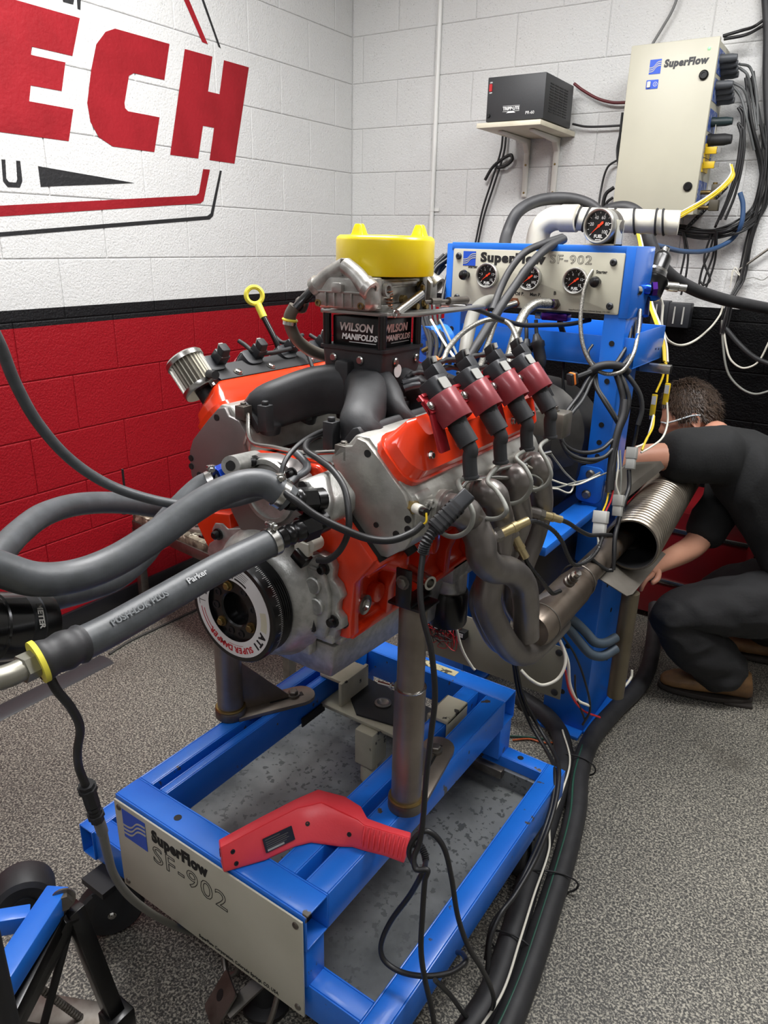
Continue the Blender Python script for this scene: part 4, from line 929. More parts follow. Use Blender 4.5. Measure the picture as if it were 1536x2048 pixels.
# ------------------------------------------------------------- console
co=thing('dyno_console','blue control console with beige panel, three round gauges and black starter knobs','console',(-.85,2.05,1.32))
cs_=part(co,'case',MB().bb((-1.118,1.973,1.478),(-.5865,2.10,1.4985)).bb((-1.118,1.975,1.32),(-1.105,2.10,1.48)).bb((-.612,1.972,1.32),(-.586,2.14,1.498)).bb((-1.11,2.085,1.32),(-.60,2.095,1.48)),BLUED,.0025,whole=True)
PF=1.970
pn=part(co,'face_panel',MB().prism([(a-.861,b+1.405) for a,b in rrect(.498,.152,.004)],lambda a,b,c:Vector((a,c,b)),PF,PF+.005),PANEL,.001)
def pf(x,z): return fmx((x,PF-.0002,z),(1,0,0),(0,0,1))
logo(pn,onf(pf(-1.057,1.4555)),.040,.039)
part(pn,'lettering',textmesh('SuperFlow',.0335,pf(-.925,1.459),bold=.0019,w=.196,sp=1.12),INK)
part(pn,'outlined_lettering',textmesh('SF-902',.031,pf(-.755,1.4605),outline=.0004,w=.116,sp=1.1),INK)
for s_,x,z,h in (('Oil P.',-.893,1.367,.012),('Man P.',-.846,1.367,.012),('B',-.790,1.374,.013),('Starter',-1.045,1.4335,.0105),('Starter',-.668,1.4335,.0105)):
    part(pn,'label_lettering',textmesh(s_,h,pf(x,z),bold=.0003),INK)
part(pn,'small_lettering',textmesh('SuperFlow Corporation, Colorado Springs, CO, USA',.0052,pf(-.69,1.3345)),INK)
for x,z in ((-1.092,1.461),(-1.091,1.347),(-.640,1.458),(-.636,1.350)):
    part(pn,'panel_bolt',MB().lathe([(.0095,0),(.0095,.002),(.006,.006),(.003,.006),(.003,.004)],(x,PF,z),(0,-1,0),16),DARKPL)
BEZ=mat('gauge_bezel','#b4b3ae',.35,.8); NEED=mat('needle_orange','#e2401c',.4); 
def gauge(par,c,n,R,nums,txt,ang,nm='gauge'):
    c=Vector(c); n=Vector(n).normalized(); x=Vector((0,0,1)).cross(n).normalized(); y=n.cross(x); m=fmx(c,x,y); f=onf(m)
    g=part(par,nm,MB().lathe([(R*.98,-.02),(R*1.0,0),(R*1.0,.008),(R*.93,.012),(R*.85,.011),(R*.82,.004)],c,n,36,cap=False),BEZ)
    part(g,'dial_face',MB().lathe([(R*.84,.0035),(R*.0001,.0036)],c,n,36,cap=False),GLASS)
    mb=MB()
    for k in range(11):
        a=math.radians(222-k*26.4); r0,r1=R*(.62 if k%2==0 else .68),R*.78; d=(math.cos(a),math.sin(a)); w=R*.018
        mb.add([f(d[0]*r0-d[1]*w,d[1]*r0+d[0]*w,.0041),f(d[0]*r0+d[1]*w,d[1]*r0-d[0]*w,.0041),f(d[0]*r1+d[1]*w,d[1]*r1-d[0]*w,.0041),f(d[0]*r1-d[1]*w,d[1]*r1+d[0]*w,.0041)],[(0,1,2,3)])
    L=len(nums)-1
    for i,s_ in enumerate(nums):
        if not s_: continue
        a=math.radians(222-264*i/L); t=textmesh(s_,R*.27,m@Matrix.Translation((math.cos(a)*R*.50,math.sin(a)*R*.50,.0041)),extr=.0001); mb.add(t.v,t.f)
    t=textmesh(txt,R*.26,m@Matrix.Translation((0,-R*.58,.0041)),bold=.0003,extr=.0001); mb.add(t.v,t.f)
    mb.prism([(-R*.18,-R*.78),(R*.18,-R*.78),(R*.18,-R*.74),(-R*.18,-R*.74)],f,.0040,.0042)
    part(g,'dial_numerals',mb,WHITEP)
    a=math.radians(ang); d=Vector((math.cos(a),math.sin(a))); p=Vector((-d.y,d.x)); mb=MB()
    mb.prism([tuple(d*R*.68),tuple(p*R*.045),tuple(-d*R*.28+p*R*.08),tuple(-d*R*.36),tuple(-d*R*.28-p*R*.08),tuple(-p*R*.045)],f,.0052,.006); mb.lathe([(R*.09,.005),(R*.09,.0075)],c,n,16)
    part(g,'needle',mb,NEED); return g
FN=['','3','6','9','12','15']; ON=['','20','40','60','80','100']
for x,z,nm,t_ in ((-.995,1.4115,FN,'FUEL'),(-.866,1.411,ON,'OIL'),(-.735,1.409,FN,'FUEL')):
    gauge(pn,(x,PF,z),(0,-1,0),.0345,nm,t_,218)
for x,z in ((-1.061,1.4105),(-.675,1.409)):
    part(pn,'starter_knob',MB().lathe([(.009,0),(.009,.004),(.005,.006),(.005,.012),(.012,.015),(.0145,.021),(.013,.028),(.006,.032)],(x,PF,z),(0,-1,0),20),BLK)
for x,z,m_ in ((-.905,1.342,mat('rusty_brass','#7a4a30',.5,.6)),(-.786,1.346,DSTEEL),(-.955,1.348,DSTEEL)):
    part(pn,'port_fitting',MB().lathe([(.015,0),(.015,.006)],(x,PF,z),(0,-1,0),6).cyl((x,PF,z),(x,PF-.022,z),.010),m_)
# gauge standing on the console
tg=thing('fuel_pressure_gauge','large silver rimmed fuel gauge on a steel bracket on top of the console','gauge',(-.685,1.99,1.498))
gauge(tg,(-.688,1.975,1.545),(-.16,-1,.0),.0435,['','20','40','60','80','100'],'FUEL',222,'dial_housing')
part(tg,'back_can',MB().lathe([(.0425,-.045),(.0425,0)],(-.688,1.977,1.545),(-.16,-1,0),32),DSTEEL)
part(tg,'bracket',MB().bb((-.728,1.975,1.498),(-.643,2.03,1.502)).bb((-.647,1.975,1.498),(-.643,2.03,1.56)).bb((-.728,2.022,1.5),(-.643,2.026,1.56)),CABIN,.0005,whole=True)
# ------------------------------------------------------------- white pipe, big hoses
pv=thing('white_pvc_pipe','white plastic pipe with elbow wound with black ties behind the console','pipe',(-.9,2.3,1.3))
pts=cat([(-1.010,2.33,1.30),(-1.010,2.33,1.50),(-1.000,2.33,1.548),(-.965,2.33,1.572),(-.92,2.33,1.575)],8)
part(pv,'elbow',MB().tube(pts,.036,n=22,sub=1).lathe([(.040,0),(.040,.05),(.036,.052)],(-.935,2.33,1.574),(1,0,0),24),PVC,ang=60)
part(pv,'straight_pipe',MB().cyl((-.93,2.33,1.574),(-.60,2.40,1.565),.034,n=24),PVC)
for x in (-.905,-.885,-.86,-.80,-.785,-.72,-.66,-.64): part(pv,'cable_tie',MB().ring((x,2.33+(x+.93)*.18,1.574-(x+.93)*.028),(1,.18,-.03+random.uniform(-.25,.25)),.0355,.0035,24,6),BLKM)
def cable(name,label,pts,r,m,cat_='cable',group=None,sub=8,n=8,rib=None):
    return single(name,label,cat_,MB().tube(pts,r,n=n,sub=sub,rib=rib),m,group=group,ang=70)
cable('black_water_hose','thick black hose arching over the left of the white plastic pipe',[(-1.0511,2.1778,1.4815),(-1.0674,2.2249,1.5251),(-1.0547,2.2618,1.5884),(-1.0200,2.3270,1.6243),(-0.9507,2.3780,1.6334),(-0.8890,2.4132,1.6187),(-0.8494,2.4259,1.5872),(-0.8296,2.4131,1.5287),(-0.8260,2.3957,1.4844)],.0185,RUB,'hose',n=14)
cable('black_water_hose','thick black hose running from the pipe behind the regulator to the right edge',[(-0.9266,2.6274,1.5787),(-0.8844,2.6183,1.6097),(-0.8195,2.6126,1.6139),(-0.7599,2.6080,1.5711),(-0.7280,2.5989,1.5026),(-0.6785,2.6240,1.4263),(-0.6181,2.7426,1.3697),(-0.5470,2.9018,1.3302),(-0.4721,3.0694,1.3036),(-0.3578,3.2616,1.2726)],.021,RUB,'hose',n=14)
# hoses on the console face
cable('grey_heater_hose','fat grey hose bending down from the lower left of the console panel',[(-0.9062,1.8764,1.3516),(-0.9173,1.8242,1.3523),(-0.9152,1.7523,1.3324),(-0.8934,1.6844,1.2916),(-0.8755,1.6385,1.2483),(-0.8552,1.5968,1.1820)],.0165,mat('grey_hose','#77766f',.5),'hose',n=12)
cable('braided_line','thin steel braided line from the rusty console fitting down behind the coils',[(-0.8541,1.8660,1.3502),(-0.8707,1.8238,1.3387),(-0.8571,1.7547,1.3076),(-0.8332,1.6728,1.2610),(-0.8051,1.5806,1.2139)],.0075,BRAID,'hose',n=10)
cable('braided_line','thick steel braided line from the purple fitting on the console down behind the coils',[(-0.7816,1.9153,1.3507),(-0.8015,1.8759,1.3503),(-0.8120,1.8341,1.3305),(-0.8020,1.7694,1.2859),(-0.7732,1.6688,1.2187)],.0125,BRAID,'hose',n=12)
part_=thing('hose_end','black and purple hose end on the console port marked B','fitting',tuple((-0.7814,1.9217,1.3504)))
part(part_,'purple_nut',MB().lathe([(.012,0),(.012,.012)],(-0.7746,1.9327,1.3502),(-1,-.3,-.05),6),PURP)
part(part_,'black_sleeve',MB().cyl((-0.7792,1.9232,1.3505),(-0.7953,1.8938,1.3523),.0125,n=12),BLK)
cable('braided_arc_hose','slim grey braided hose arching above the coils',[(-0.8154,1.4206,1.2459),(-0.8293,1.4771,1.2782),(-0.8299,1.5690,1.3118),(-0.8091,1.6417,1.3276),(-0.7740,1.6608,1.3172),(-0.7298,1.6230,1.2812),(-0.7019,1.5768,1.2509)],.0062,BRAID,'hose',n=10)
cable('black_console_hose','black hose crossing the console lettering, left one of the pair',[(-0.8019,2.0148,1.5174),(-0.8295,1.9490,1.4986),(-0.8516,1.8851,1.4755),(-0.8678,1.8425,1.4334),(-0.8735,1.8039,1.3847),(-0.8692,1.7599,1.3375)],.0095,RUB,'hose',n=10)
cable('black_console_hose','black hose crossing the console lettering, right one of the pair',[(-0.7974,2.0156,1.5124),(-0.8148,1.9406,1.4864),(-0.8277,1.8755,1.4467),(-0.8437,1.8288,1.3952),(-0.8535,1.7751,1.3475),(-0.8517,1.7033,1.2995),(-0.8504,1.6286,1.2457),(-0.8543,1.5783,1.1967)],.0115,RUB,'hose',n=10)
cable('throttle_cable','black throttle cable from the carburettor bracket sagging below the console panel',[(-0.8006,1.4843,1.3659),(-0.7957,1.5351,1.3568),(-0.7898,1.6425,1.3290),(-0.7808,1.7547,1.3072),(-0.7583,1.8450,1.3022),(-0.7278,1.9418,1.2998),(-0.7001,2.0153,1.3071)],.006,WIREB)
single('throttle_cable_end','steel threaded throttle cable end over the bracket plate beside the carburettor','fitting',MB().cyl((-0.8368,1.4110,1.3719),(-0.8004,1.4907,1.3656),.0045,n=10).lathe([(.009,0),(.009,.018)],(-0.8314,1.4273,1.3713),(.6,.8,0),10),STEEL)
# regulator on the right side of the console
rg=thing('fuel_regulator','tilted black fuel regulator with purple and blue fittings beside the console','regulator',tuple((-0.5886,2.1518,1.3860)))
a=Vector((-0.5935,2.1582,1.3789)); b=Vector((-0.5790,2.2206,1.4966)); d=(b-a).normalized(); L=(b-a).length
part(rg,'body',MB().lathe([(.028,-.012),(.036,-.008),(.037,.030),(.040,.034),(.040,.042),(.034,.046)],a,d,32),BLK)
part(rg,'bonnet',MB().lathe([(.034,.046),(.030,.052),(.027,.062),(.0245,.066),(.0245,L*.78),(.022,L*.84),(.012,L*.9),(.009,L*.92),(.009,L)],a,d,32),BLK)
part(rg,'silver_band',MB().lathe([(.0275,.056),(.0275,.067),(.0255,.068)],a,d,32),STEEL)
part(rg,'adjuster',MB().lathe([(.010,L*.9),(.010,L*.98),(.006,L)],a,d,12),STEEL)
part(rg,'purple_nut',MB().lathe([(.020,0),(.020,.012)],(-0.5648,2.1255,1.3921),(-1,-.5,-.1),6),PURP)
part(rg,'blue_fitting',MB().lathe([(.013,0),(.015,.01),(.013,.018),(.012,.034)],(-0.5761,2.1046,1.3911),(-1,-.5,-.05),16),BLUEA)
part(rg,'steel_end',MB().lathe([(.014,0),(.014,.016),(.006,.017)],(-0.5909,2.0478,1.3874),(-.3,-1,.1),16),STEEL)
part(rg,'sensor',MB().cyl((-0.5654,2.1850,1.3965),(-0.5492,2.2313,1.3890),.008,n=12).lathe([(.013,0),(.013,.028),(.010,.030),(.010,.05)],(-0.5592,2.2141,1.3945),(.9,.35,-.05),20),STEEL)
part(rg,'lower_fitting',MB().cyl((-0.5956,2.1383,1.3664),(-0.5881,2.1219,1.3185),.014,n=14),mat('dark_blue_anodised','#16265c',.3,.8))
part(rg,'braided_lead',MB().tube([(-0.6084,2.0597,1.4115),(-0.6305,2.0429,1.4362),(-0.6623,2.0177,1.4567),(-0.6860,1.9847,1.4476),(-0.6997,1.9598,1.4128),(-0.6991,1.9354,1.3573),(-0.6897,1.9170,1.3020),(-0.6688,1.9049,1.2434),(-0.6370,1.9064,1.1985),(-0.6043,1.9217,1.1833),(-0.5676,1.9259,1.1947),(-0.5541,1.9527,1.2341),(-0.5646,2.0072,1.2857),(-0.5818,2.0580,1.3388)],.0055,n=10,sub=8),BRAID,ang=70)

# plugs and small fittings hanging under the console and lying in the tray
for i,pts in enumerate(([(-0.8213,1.9319,1.3040),(-0.8129,1.9233,1.2721),(-0.8023,1.9163,1.2403),(-0.7802,1.9056,1.1830),(-0.7551,1.8998,1.1323),(-0.7236,1.9014,1.0881),(-0.6996,1.9036,1.0566)],[(-0.8564,1.9452,1.3005),(-0.8428,1.9258,1.2654),(-0.8345,1.9129,1.2241),(-0.8280,1.9000,1.1853)])):
    t=thing('hanging_plug','black round plug and cable hanging under the console, '+['right one in front of the tray','left one beside the braided line'][i],'plug',pts[0])
    part(t,'lead',MB().tube(pts,.0055,n=8,sub=6),WIREB,ang=70)
    a,b=Vector(pts[2]),Vector(pts[3]); d=(b-a).normalized()
    part(t,'plug_body',MB().lathe([(.008,-.03),(.014,-.012),(.019,-.008),(.019,.004),(.016,.008),(.016,.04),(.012,.055),(.008,.062)],a,d,18),DARKPL)
t=thing('purple_fitting','small purple and steel fittings under the bottom edge of the console panel','fitting',(-.80,1.99,1.32))
part(t,'purple_block',MB().bb((-.83,1.985,1.300),(-.755,2.02,1.320)),PURP,.003); part(t,'steel_nut',MB().lathe([(.010,0),(.010,.016)],(-.835,2.0,1.31),(-1,0,0),6),STEEL); part(t,'drop_hose',MB().tube([(-.78,2.0,1.30),(-.77,2.02,1.26),(-.74,2.06,1.22)],.008,n=8),RUB)
for x,y,w,nm in ((-.93,2.1,.07,'left'),(-.78,2.13,.09,'middle')):
    t=thing('tray_valve','dark valve body with blue cap lying in the blue tray, '+nm+' one','valve',(x,y,1.196))
    part(t,'body',MB().lathe([(.02,0),(.024,.005),(.024,w),(.018,w+.01)],(x-w/2,y,1.222),(1,.1,.05),16),DARKPL); part(t,'blue_cap',MB().lathe([(.018,0),(.018,.02),(.012,.03)],(x+w/2,y,1.23),(1,.1,.15),14),BLUEA)

# ------------------------------------------------------------- control cabinet on the back wall
def rbb(mb,a,b):
    o=len(mb.v); mb.bb(a,b); mb.v[o:]=[RROT@v for v in mb.v[o:]]; return mb
cab=thing('control_cabinet','large beige control cabinet with blue logo and two round black locks on the white wall','cabinet',tuple(rm(-.81,3.32,1.62)))
CX0,CX1,CY0,CZ0,CZ1=-.975,-.660,3.20,1.615,2.208
part(cab,'body',rbb(MB(),(CX0+.006,CY0+.028,CZ0+.004),(CX1-.006,YB-.002,CZ1-.004)),CABIN,.004)
dr=part(cab,'door',rbb(MB(),(CX0,CY0,CZ0),(CX1,CY0+.022,CZ1)),CABIN,.004)
part(cab,'door_seal',rbb(MB(),(CX0+.004,CY0+.022,CZ0+.004),(CX1-.004,CY0+.028,CZ1-.004)),DARKPL)
def cf(x,z): return fmx(rm(x,CY0-.0006,z),rm(1,0)-rm(0,0),(0,0,1))
logo(dr,onf(cf(-.876,2.130)),.042,.048)
part(dr,'lettering',textmesh('SuperFlow',.033,cf(-.768,2.136),bold=.0019,w=.158,sp=1.1,shear=.12),mat('dark_grey_print','#2c2d30',.5))
part(dr,'switch_plate',MB().prism(rrect(.044,.030,.002),onf(cf(-.8795,2.072)),0,.001),LOGOB)
part(dr,'switch_rocker',MB().prism(rrect(.012,.020,.002),onf(cf(-.891,2.072)),0,.006),WHITEPL)
mb=MB(); mb.ring(cf(-.868,2.072)@Vector((0,0,.001)),(-rm(0,1)+rm(0,0)),.007,.0008,20,5).bb(Vector((0,0,0)),Vector((.001,.001,.001)))
part(dr,'power_label',MB().ring(cf(-.868,2.072)@Vector((0,0,.0012)),rm(0,-1)-rm(0,0),.0072,.0009,20,5).prism([(-.0008,-.004),(.0008,-.004),(.0008,.004),(-.0008,.004)],onf(cf(-.868,2.072)),.001,.002),WHITEP)
for x,z in ((-.697,2.088),(-.694,1.715)):
    lk=part(dr,'round_lock',MB().lathe([(.0165,0),(.0165,.005),(.012,.009),(.008,.009),(.008,.006),(.001,.006)],cf(x,z)@Vector((0,0,0)),rm(0,-1)-rm(0,0),24),BLK)
part(dr,'indicator_lamp',MB().lathe([(.005,0),(.005,.003),(.002,.005)],cf(-.692,2.172)@Vector((0,0,0)),rm(0,-1)-rm(0,0),14),emat('green_lamp','#7fe08a',1.5))
for z0,z1 in ((2.0,2.07),(1.93,1.97),(1.72,1.76),(1.66,1.70)): part(cab,'hinge',rbb(MB(),(CX0-.008,CY0+.03,z0),(CX0+.006,CY0+.05,z1)),BLKM,.001)
# connector plates on the right side
SPX=CX1-.006
PLB=mat('blue_label_plate','#34519a',.5,0,'#8d96ac',60,.5,.6)
for z0,z1 in ((2.10,2.18),(2.01,2.085),(1.91,1.985),(1.835,1.895),(1.80,1.83),(1.66,1.74)): part(cab,'label_plate',rbb(MB(),(SPX,CY0+.045,z0),(SPX+.0015,YB-.04,z1)),PLB,whole=True)
def conn(nm,px_,ln,r,m,n=14):
    p=Vector(px_); d=(rm(1,0)-rm(0,0)); part(cab,nm,MB().lathe([(r*1.1,0),(r*1.1,.012),(r,.014),(r,ln*.7),(r*.75,ln),(r*.5,ln)],p,d,n),m)
for (y,z) in ((3.275,2.150),(3.30,2.135),(3.325,2.12),(3.35,2.108)): conn('grey_plug',rm(SPX,y,z),.060,.014,mat('plug_grey','#4b4e52',.5))
for (y,z) in ((3.275,2.065),(3.30,2.05),(3.325,2.035),(3.35,2.022)): conn('grey_plug',rm(SPX,y,z),.060,.014,bpy.data.materials['plug_grey'])
conn('round_plug',rm(SPX,3.30,1.945),.075,.016,mat('plug_dark_green','#1c2c2e',.5)); conn('round_plug',rm(SPX,3.285,1.882),.085,.021,BLKM)
part(cab,'paper_tag',MB().prism(rrect(.035,.06,.004),lambda a,b,c:rm(SPX+.02,3.30+a,1.905+b)+Vector((c,0,0)),0,.001),WHITEPL)
for z in (1.845,1.795):
    yp=part(cab,'thermocouple_panel',rbb(MB(),(SPX,3.25,z-.025),(SPX+.006,3.34,z+.022)),mat('tc_yellow','#c9a616',.45))
    part(yp,'yellow_plug',rbb(MB(),(SPX+.006,3.245,z-.014),(SPX+.045,3.262,z+.010)),bpy.data.materials['tc_yellow'],.001)
    part(yp,'plug_clip',rbb(MB(),(SPX+.045,3.248,z-.010),(SPX+.06,3.26,z+.006)),STEEL)
for z in (1.70,1.645):
    part(cab,'brass_fitting',MB().cyl(rm(SPX,3.30,z),rm(SPX+.05,3.30,z),.008).cyl(rm(SPX+.05,3.30,z),rm(SPX+.05,3.30,z+.035),.009),BRASS)
    part(cab,'solenoid',rbb(MB(),(SPX+.04,3.285,z-.012),(SPX+.075,3.32,z+.028)),mat('brown_block','#4a4436',.5),.002)
# ------------------------------------------------------------- shelf and power supply
sh=thing('wall_shelf','small cream wall shelf on two white brackets holding the black power supply','shelf',tuple(rm(-1.39,3.25,1.94)))
part(sh,'board',rbb(MB(),(-1.522,3.03,1.937),(-1.245,YB-.003,1.955)),mat('shelf_board','#cfc8b4',.5,0,'#c2bba6',8),.001)
for x in (-1.456,-1.318):
    f=lambda a,b,c,x=x: rm(x+c,a,b)
    mb=MB(); mb.prism([(YB-.004,1.935),(YB-.004,1.70),(YB-.010,1.695),(YB-.016,1.70),(YB-.020,1.88),(YB-.05,1.915),(3.12,1.928),(3.115,1.935)],f,-.012,.012)
    b_=part(sh,'bracket',mb,mat('bracket_white','#d2d0c8',.45) if x<-1.4 else bpy.data.materials['bracket_white'],.003)
    for z in (1.715,1.83,1.885): part(b_,'screw',MB().lathe([(.005,0),(.004,.002)],rm(x,YB-.0165 if z<1.8 else YB-.0195,z),rm(0,-1)-rm(0,0),10),BRASS)
psu=thing('power_supply','black metal power supply with red switch and louvred side on the wall shelf','power supply',tuple(rm(-1.36,3.22,1.955)))
PB=mat('psu_black','#2b2c2e',.5,0,bump=.1,bs=400)
part(psu,'case',rbb(MB(),(-1.492,3.05,1.960),(-1.245,3.36,2.120)),PB,.003)
def sf(x,z): return fmx(rm(x,3.0495,z),rm(1,0)-rm(0,0),(0,0,1))
part(psu,'red_rocker',MB().prism(rrect(.012,.026,.002),onf(sf(-1.477,2.082)),0,.004),mat('red_switch','#b01c22',.35))
part(psu,'knob',MB().lathe([(.007,0),(.006,.008)],sf(-1.479,1.982)@Vector((0,0,0)),rm(0,-1)-rm(0,0),14),BLK)
mb=textmesh('ON',.007,sf(-1.477,2.1005),bold=.0002); t=textmesh('OFF',.007,sf(-1.477,2.064),bold=.0002); mb.add(t.v,t.f); part(psu,'switch_lettering',mb,WHITEP)
mb=textmesh('TRIPP·LITE',.0155,sf(-1.383,2.003),bold=.0006); m_=sf(-1.383,2.003); mb.prism([(-.036,.009),(.036,.009),(.036,.0102),(-.036,.0102)],onf(m_),0,.0006); mb.prism([(-.036,-.0102),(.036,-.0102),(.036,-.009),(-.036,-.009)],onf(m_),0,.0006); mb.prism([(-.02,-.0155),(.02,-.0155),(.012,-.0105),(-.012,-.0105)],onf(m_),0,.0006); part(psu,'brand_lettering',mb,WHITEP)
part(psu,'model_lettering',textmesh('PR-60',.0155,sf(-1.302,1.984)),WHITEP)
mb=MB()
for col in range(4):
    for k in range(11): rbb(mb,(-1.2452,3.10+.052*col,1.99+.0098*k),(-1.2435,3.14+.052*col,1.994+.0098*k))
part(psu,'louvre',mb,INK)
for y in (3.09,3.3): part(psu,'rubber_foot',MB().cyl(rm(-1.45,y,1.955),rm(-1.45,y,1.961),.008).cyl(rm(-1.28,y,1.955),rm(-1.28,y,1.961),.008),BLKM)
# ------------------------------------------------------------- conduit on the wall
cdt=thing('wall_conduit','thin white painted conduit pipe running up the white back wall','conduit',tuple(rm(-1.94,3.415,0)))
part(cdt,'pipe',MB().cyl(rm(-1.935,3.418,0),rm(-1.935,3.418,HC),.0105,n=14),mat('painted_conduit','#dededa',.4))
part(cdt,'strap',MB().prism([(-.015,-.008),(.035,-.008),(.035,.008),(-.015,.008)],lambda a,b,c:rm(-1.935+a,3.427-c,1.645+b),0,.003).cyl(rm(-1.935,3.418,1.637),rm(-1.935,3.418,1.653),.0125),bpy.data.materials['painted_conduit'])
# ------------------------------------------------------------- cables on and near the wall
cable('red_black_lead','twisted red and black lead from the power supply to the cabinet',[(-1.3550,3.3638,2.1366),(-1.3150,3.3649,2.1094),(-1.2464,3.3668,2.0731),(-1.1809,3.3686,2.0539),(-1.1247,3.3702,2.0502)],.006,mat('maroon_lead','#5a1c20',.5))
cable('black_lead','thin black lead from the shelf to the left side of the cabinet',[(-1.3441,3.3641,1.9833),(-1.2877,3.3657,1.9707),(-1.2119,3.3678,1.9667),(-1.1341,3.3699,1.9663)],.0045,WIREB)
for k,(a,b_) in enumerate((((1006,262),(1002,300)),((1012,262),(1008,300)))):
    dx=k*5
    cable('power_cable','black power cable hanging from the wall shelf, '+('left' if k==0 else 'right')+' strand',[(-1.6671,3.3552,1.9726),(-1.6705,3.3551,1.8953),(-1.7057,3.3541,1.7711),(-1.7447,3.3530,1.6423),(-1.7730,3.3522,1.4861)] if k==0 else [(-1.6499,3.3556,1.9717),(-1.6548,3.3555,1.8844),(-1.6938,3.3544,1.7496),(-1.7349,3.3533,1.6159),(-1.7593,3.3526,1.4818)],.0048,WIREB,group=None)
cable('tied_cable','tied loop of spare black cable below the wall shelf',[(-1.7415,3.3531,1.7718),(-1.7073,3.3540,1.8238),(-1.6600,3.3554,1.8578),(-1.6194,3.3565,1.8728),(-1.6127,3.3567,1.8521),(-1.6451,3.3558,1.8283),(-1.6821,3.3547,1.8231)],.0075,WIREB)
bundleid=0
def bundle(name,label,paths,r,m,cat_='cables',nm='strand',loc=None,n=6,sub=8):
    p0=paths[0][0]; t=thing(name,label,cat_,tuple(p0))
    for i,p in enumerate(paths):
        mm=m[i%len(m)] if isinstance(m,(list,tuple)) else m; rr=r[i%len(r)] if isinstance(r,(list,tuple)) else r
        part(t,nm,MB().tube(p,rr,n=n,sub=sub),mm,ang=70,whole=True)
    return t
def jit(path,s,k): 
    rnd=random.Random(k); o=Vector((rnd.uniform(-s,s),rnd.uniform(-s,s)*.6,rnd.uniform(-s,s)))
    return [Vector(p)+o*(1 if 0<i<len(path)-1 else .7)+Vector((rnd.uniform(-s,s)*.3,0,rnd.uniform(-s,s)*.3)) for i,p in enumerate(path)]
main=[(-0.6624,3.3530,2.1058),(-0.6114,3.3544,1.9365),(-0.5601,3.3858,1.8002),(-0.5475,3.3861,1.7119),(-0.5648,3.3857,1.6311),(-0.6149,3.3143,1.5741),(-0.7122,3.3516,1.5553),(-0.8098,3.3489,1.5636),(-0.8918,3.3466,1.5821)]
bundle('wall_cable_bundle','bundle of black cables sweeping down the right edge and under the cabinet',[jit(main,.022,i) for i in range(9)],[.0055,.0042],[WIREB,WIREB,mat('charcoal_wire','#2c2d2e',.5)])
drop=[(-0.5819,3.3852,1.9385),(-0.5601,3.3858,1.8002),(-0.5551,3.3859,1.6763),(-0.5648,3.3857,1.5299),(-0.5749,3.3854,1.3778),(-0.5898,3.3550,1.3003),(-0.5952,3.3548,1.2208),(-0.6001,3.3547,1.1702)]
bundle('hanging_cable_bundle','tied grey and black cables hanging down the right of the wall to the black band',[jit(drop,.016,40+i) for i in range(9)],[.0045,.0036],[WIREB,mat('slate_wire','#4a4a48',.5),WIREB])
for i,(pl) in enumerate(([(-0.6988,3.3119,2.1379),(-0.6668,3.3528,2.1306),(-0.6326,3.3538,2.0544),(-0.6045,3.3546,1.9361)],[(-0.6968,3.3120,2.1264),(-0.6631,3.3129,2.0994),(-0.6388,3.3536,2.0218),(-0.6049,3.3545,1.9192)],[(-0.7092,3.3116,2.0787),(-0.6665,3.3128,2.0509),(-0.6400,3.3536,1.9801),(-0.6022,3.3546,1.8851)],[(-0.7072,3.3117,2.0670),(-0.6725,3.3127,2.0267),(-0.6383,3.3136,1.9498),(-0.6030,3.3546,1.8509)])):
    cable('connector_lead','grey lead leaving the grey plugs on the cabinet side, '+['top','second','third','lowest'][i]+' of four',pl,.0048,mat('lead_grey','#5a5c5c',.5) if i==0 else bpy.data.materials['lead_grey'],group=None)
bundle('plug_leads','black leads falling from the two round plugs down the cabinet side',[[(-0.6743,3.3126,1.9970),(-0.6532,3.3132,1.9757),(-0.6403,3.3136,1.8826),(-0.6363,3.3137,1.7792),(-0.6496,3.3133,1.6914),(-0.6743,3.3126,1.6011)],[(-0.6772,3.3125,1.9939),(-0.6582,3.3131,1.9644),(-0.6479,3.3133,1.8659),(-0.6475,3.3134,1.7621),(-0.6631,3.3129,1.6646),(-0.6860,3.3123,1.5826)],[(-0.6683,3.3128,1.9431),(-0.6422,3.3135,1.9131),(-0.6282,3.3139,1.8137),(-0.6352,3.3137,1.6912),(-0.6560,3.3131,1.6012)],[(-0.6675,3.3128,1.9381),(-0.6504,3.3133,1.9000),(-0.6429,3.3135,1.7968),(-0.6592,3.3130,1.6736),(-0.6964,3.3520,1.5743)]],.0052,WIREB)
yel=[(-0.6488,3.2185,1.7891),(-0.6363,3.2114,1.7542),(-0.6537,3.1821,1.7151),(-0.6941,3.1339,1.6683),(-0.7406,3.0568,1.6238),(-0.7695,2.9444,1.5892),(-0.7921,2.8430,1.5695)]
bundle('yellow_thermocouple_wires','yellow thermocouple wires swooping from the cabinet plugs to the white pipe',[jit(yel,.007,70+i) for i in range(6)],.003,[WIREY,WIREY,WIREW])
yd=[(-0.7513,2.5318,1.5317),(-0.7270,2.5025,1.4870),(-0.7000,2.4816,1.4281),(-0.6745,2.4504,1.3775),(-0.6433,2.3858,1.3300),(-0.5990,2.3282,1.2780),(-0.5584,2.2691,1.2285),(-0.5351,2.2268,1.1850)]
bundle('yellow_wire_drop','yellow wires dropping behind the regulator to two yellow plugs by the man',[jit(yd,.007,90+i) for i in range(5)]+[[(-0.5351,2.2268,1.1850),(-0.5342,2.2092,1.1442),(-0.5404,2.1866,1.1032)],[(-0.5351,2.2268,1.1850),(-0.5254,2.2213,1.1580),(-0.5204,2.2125,1.1309)]],.0034,[WIREY,WIREY,WIREY,WIREW,WIREY,WIREY])
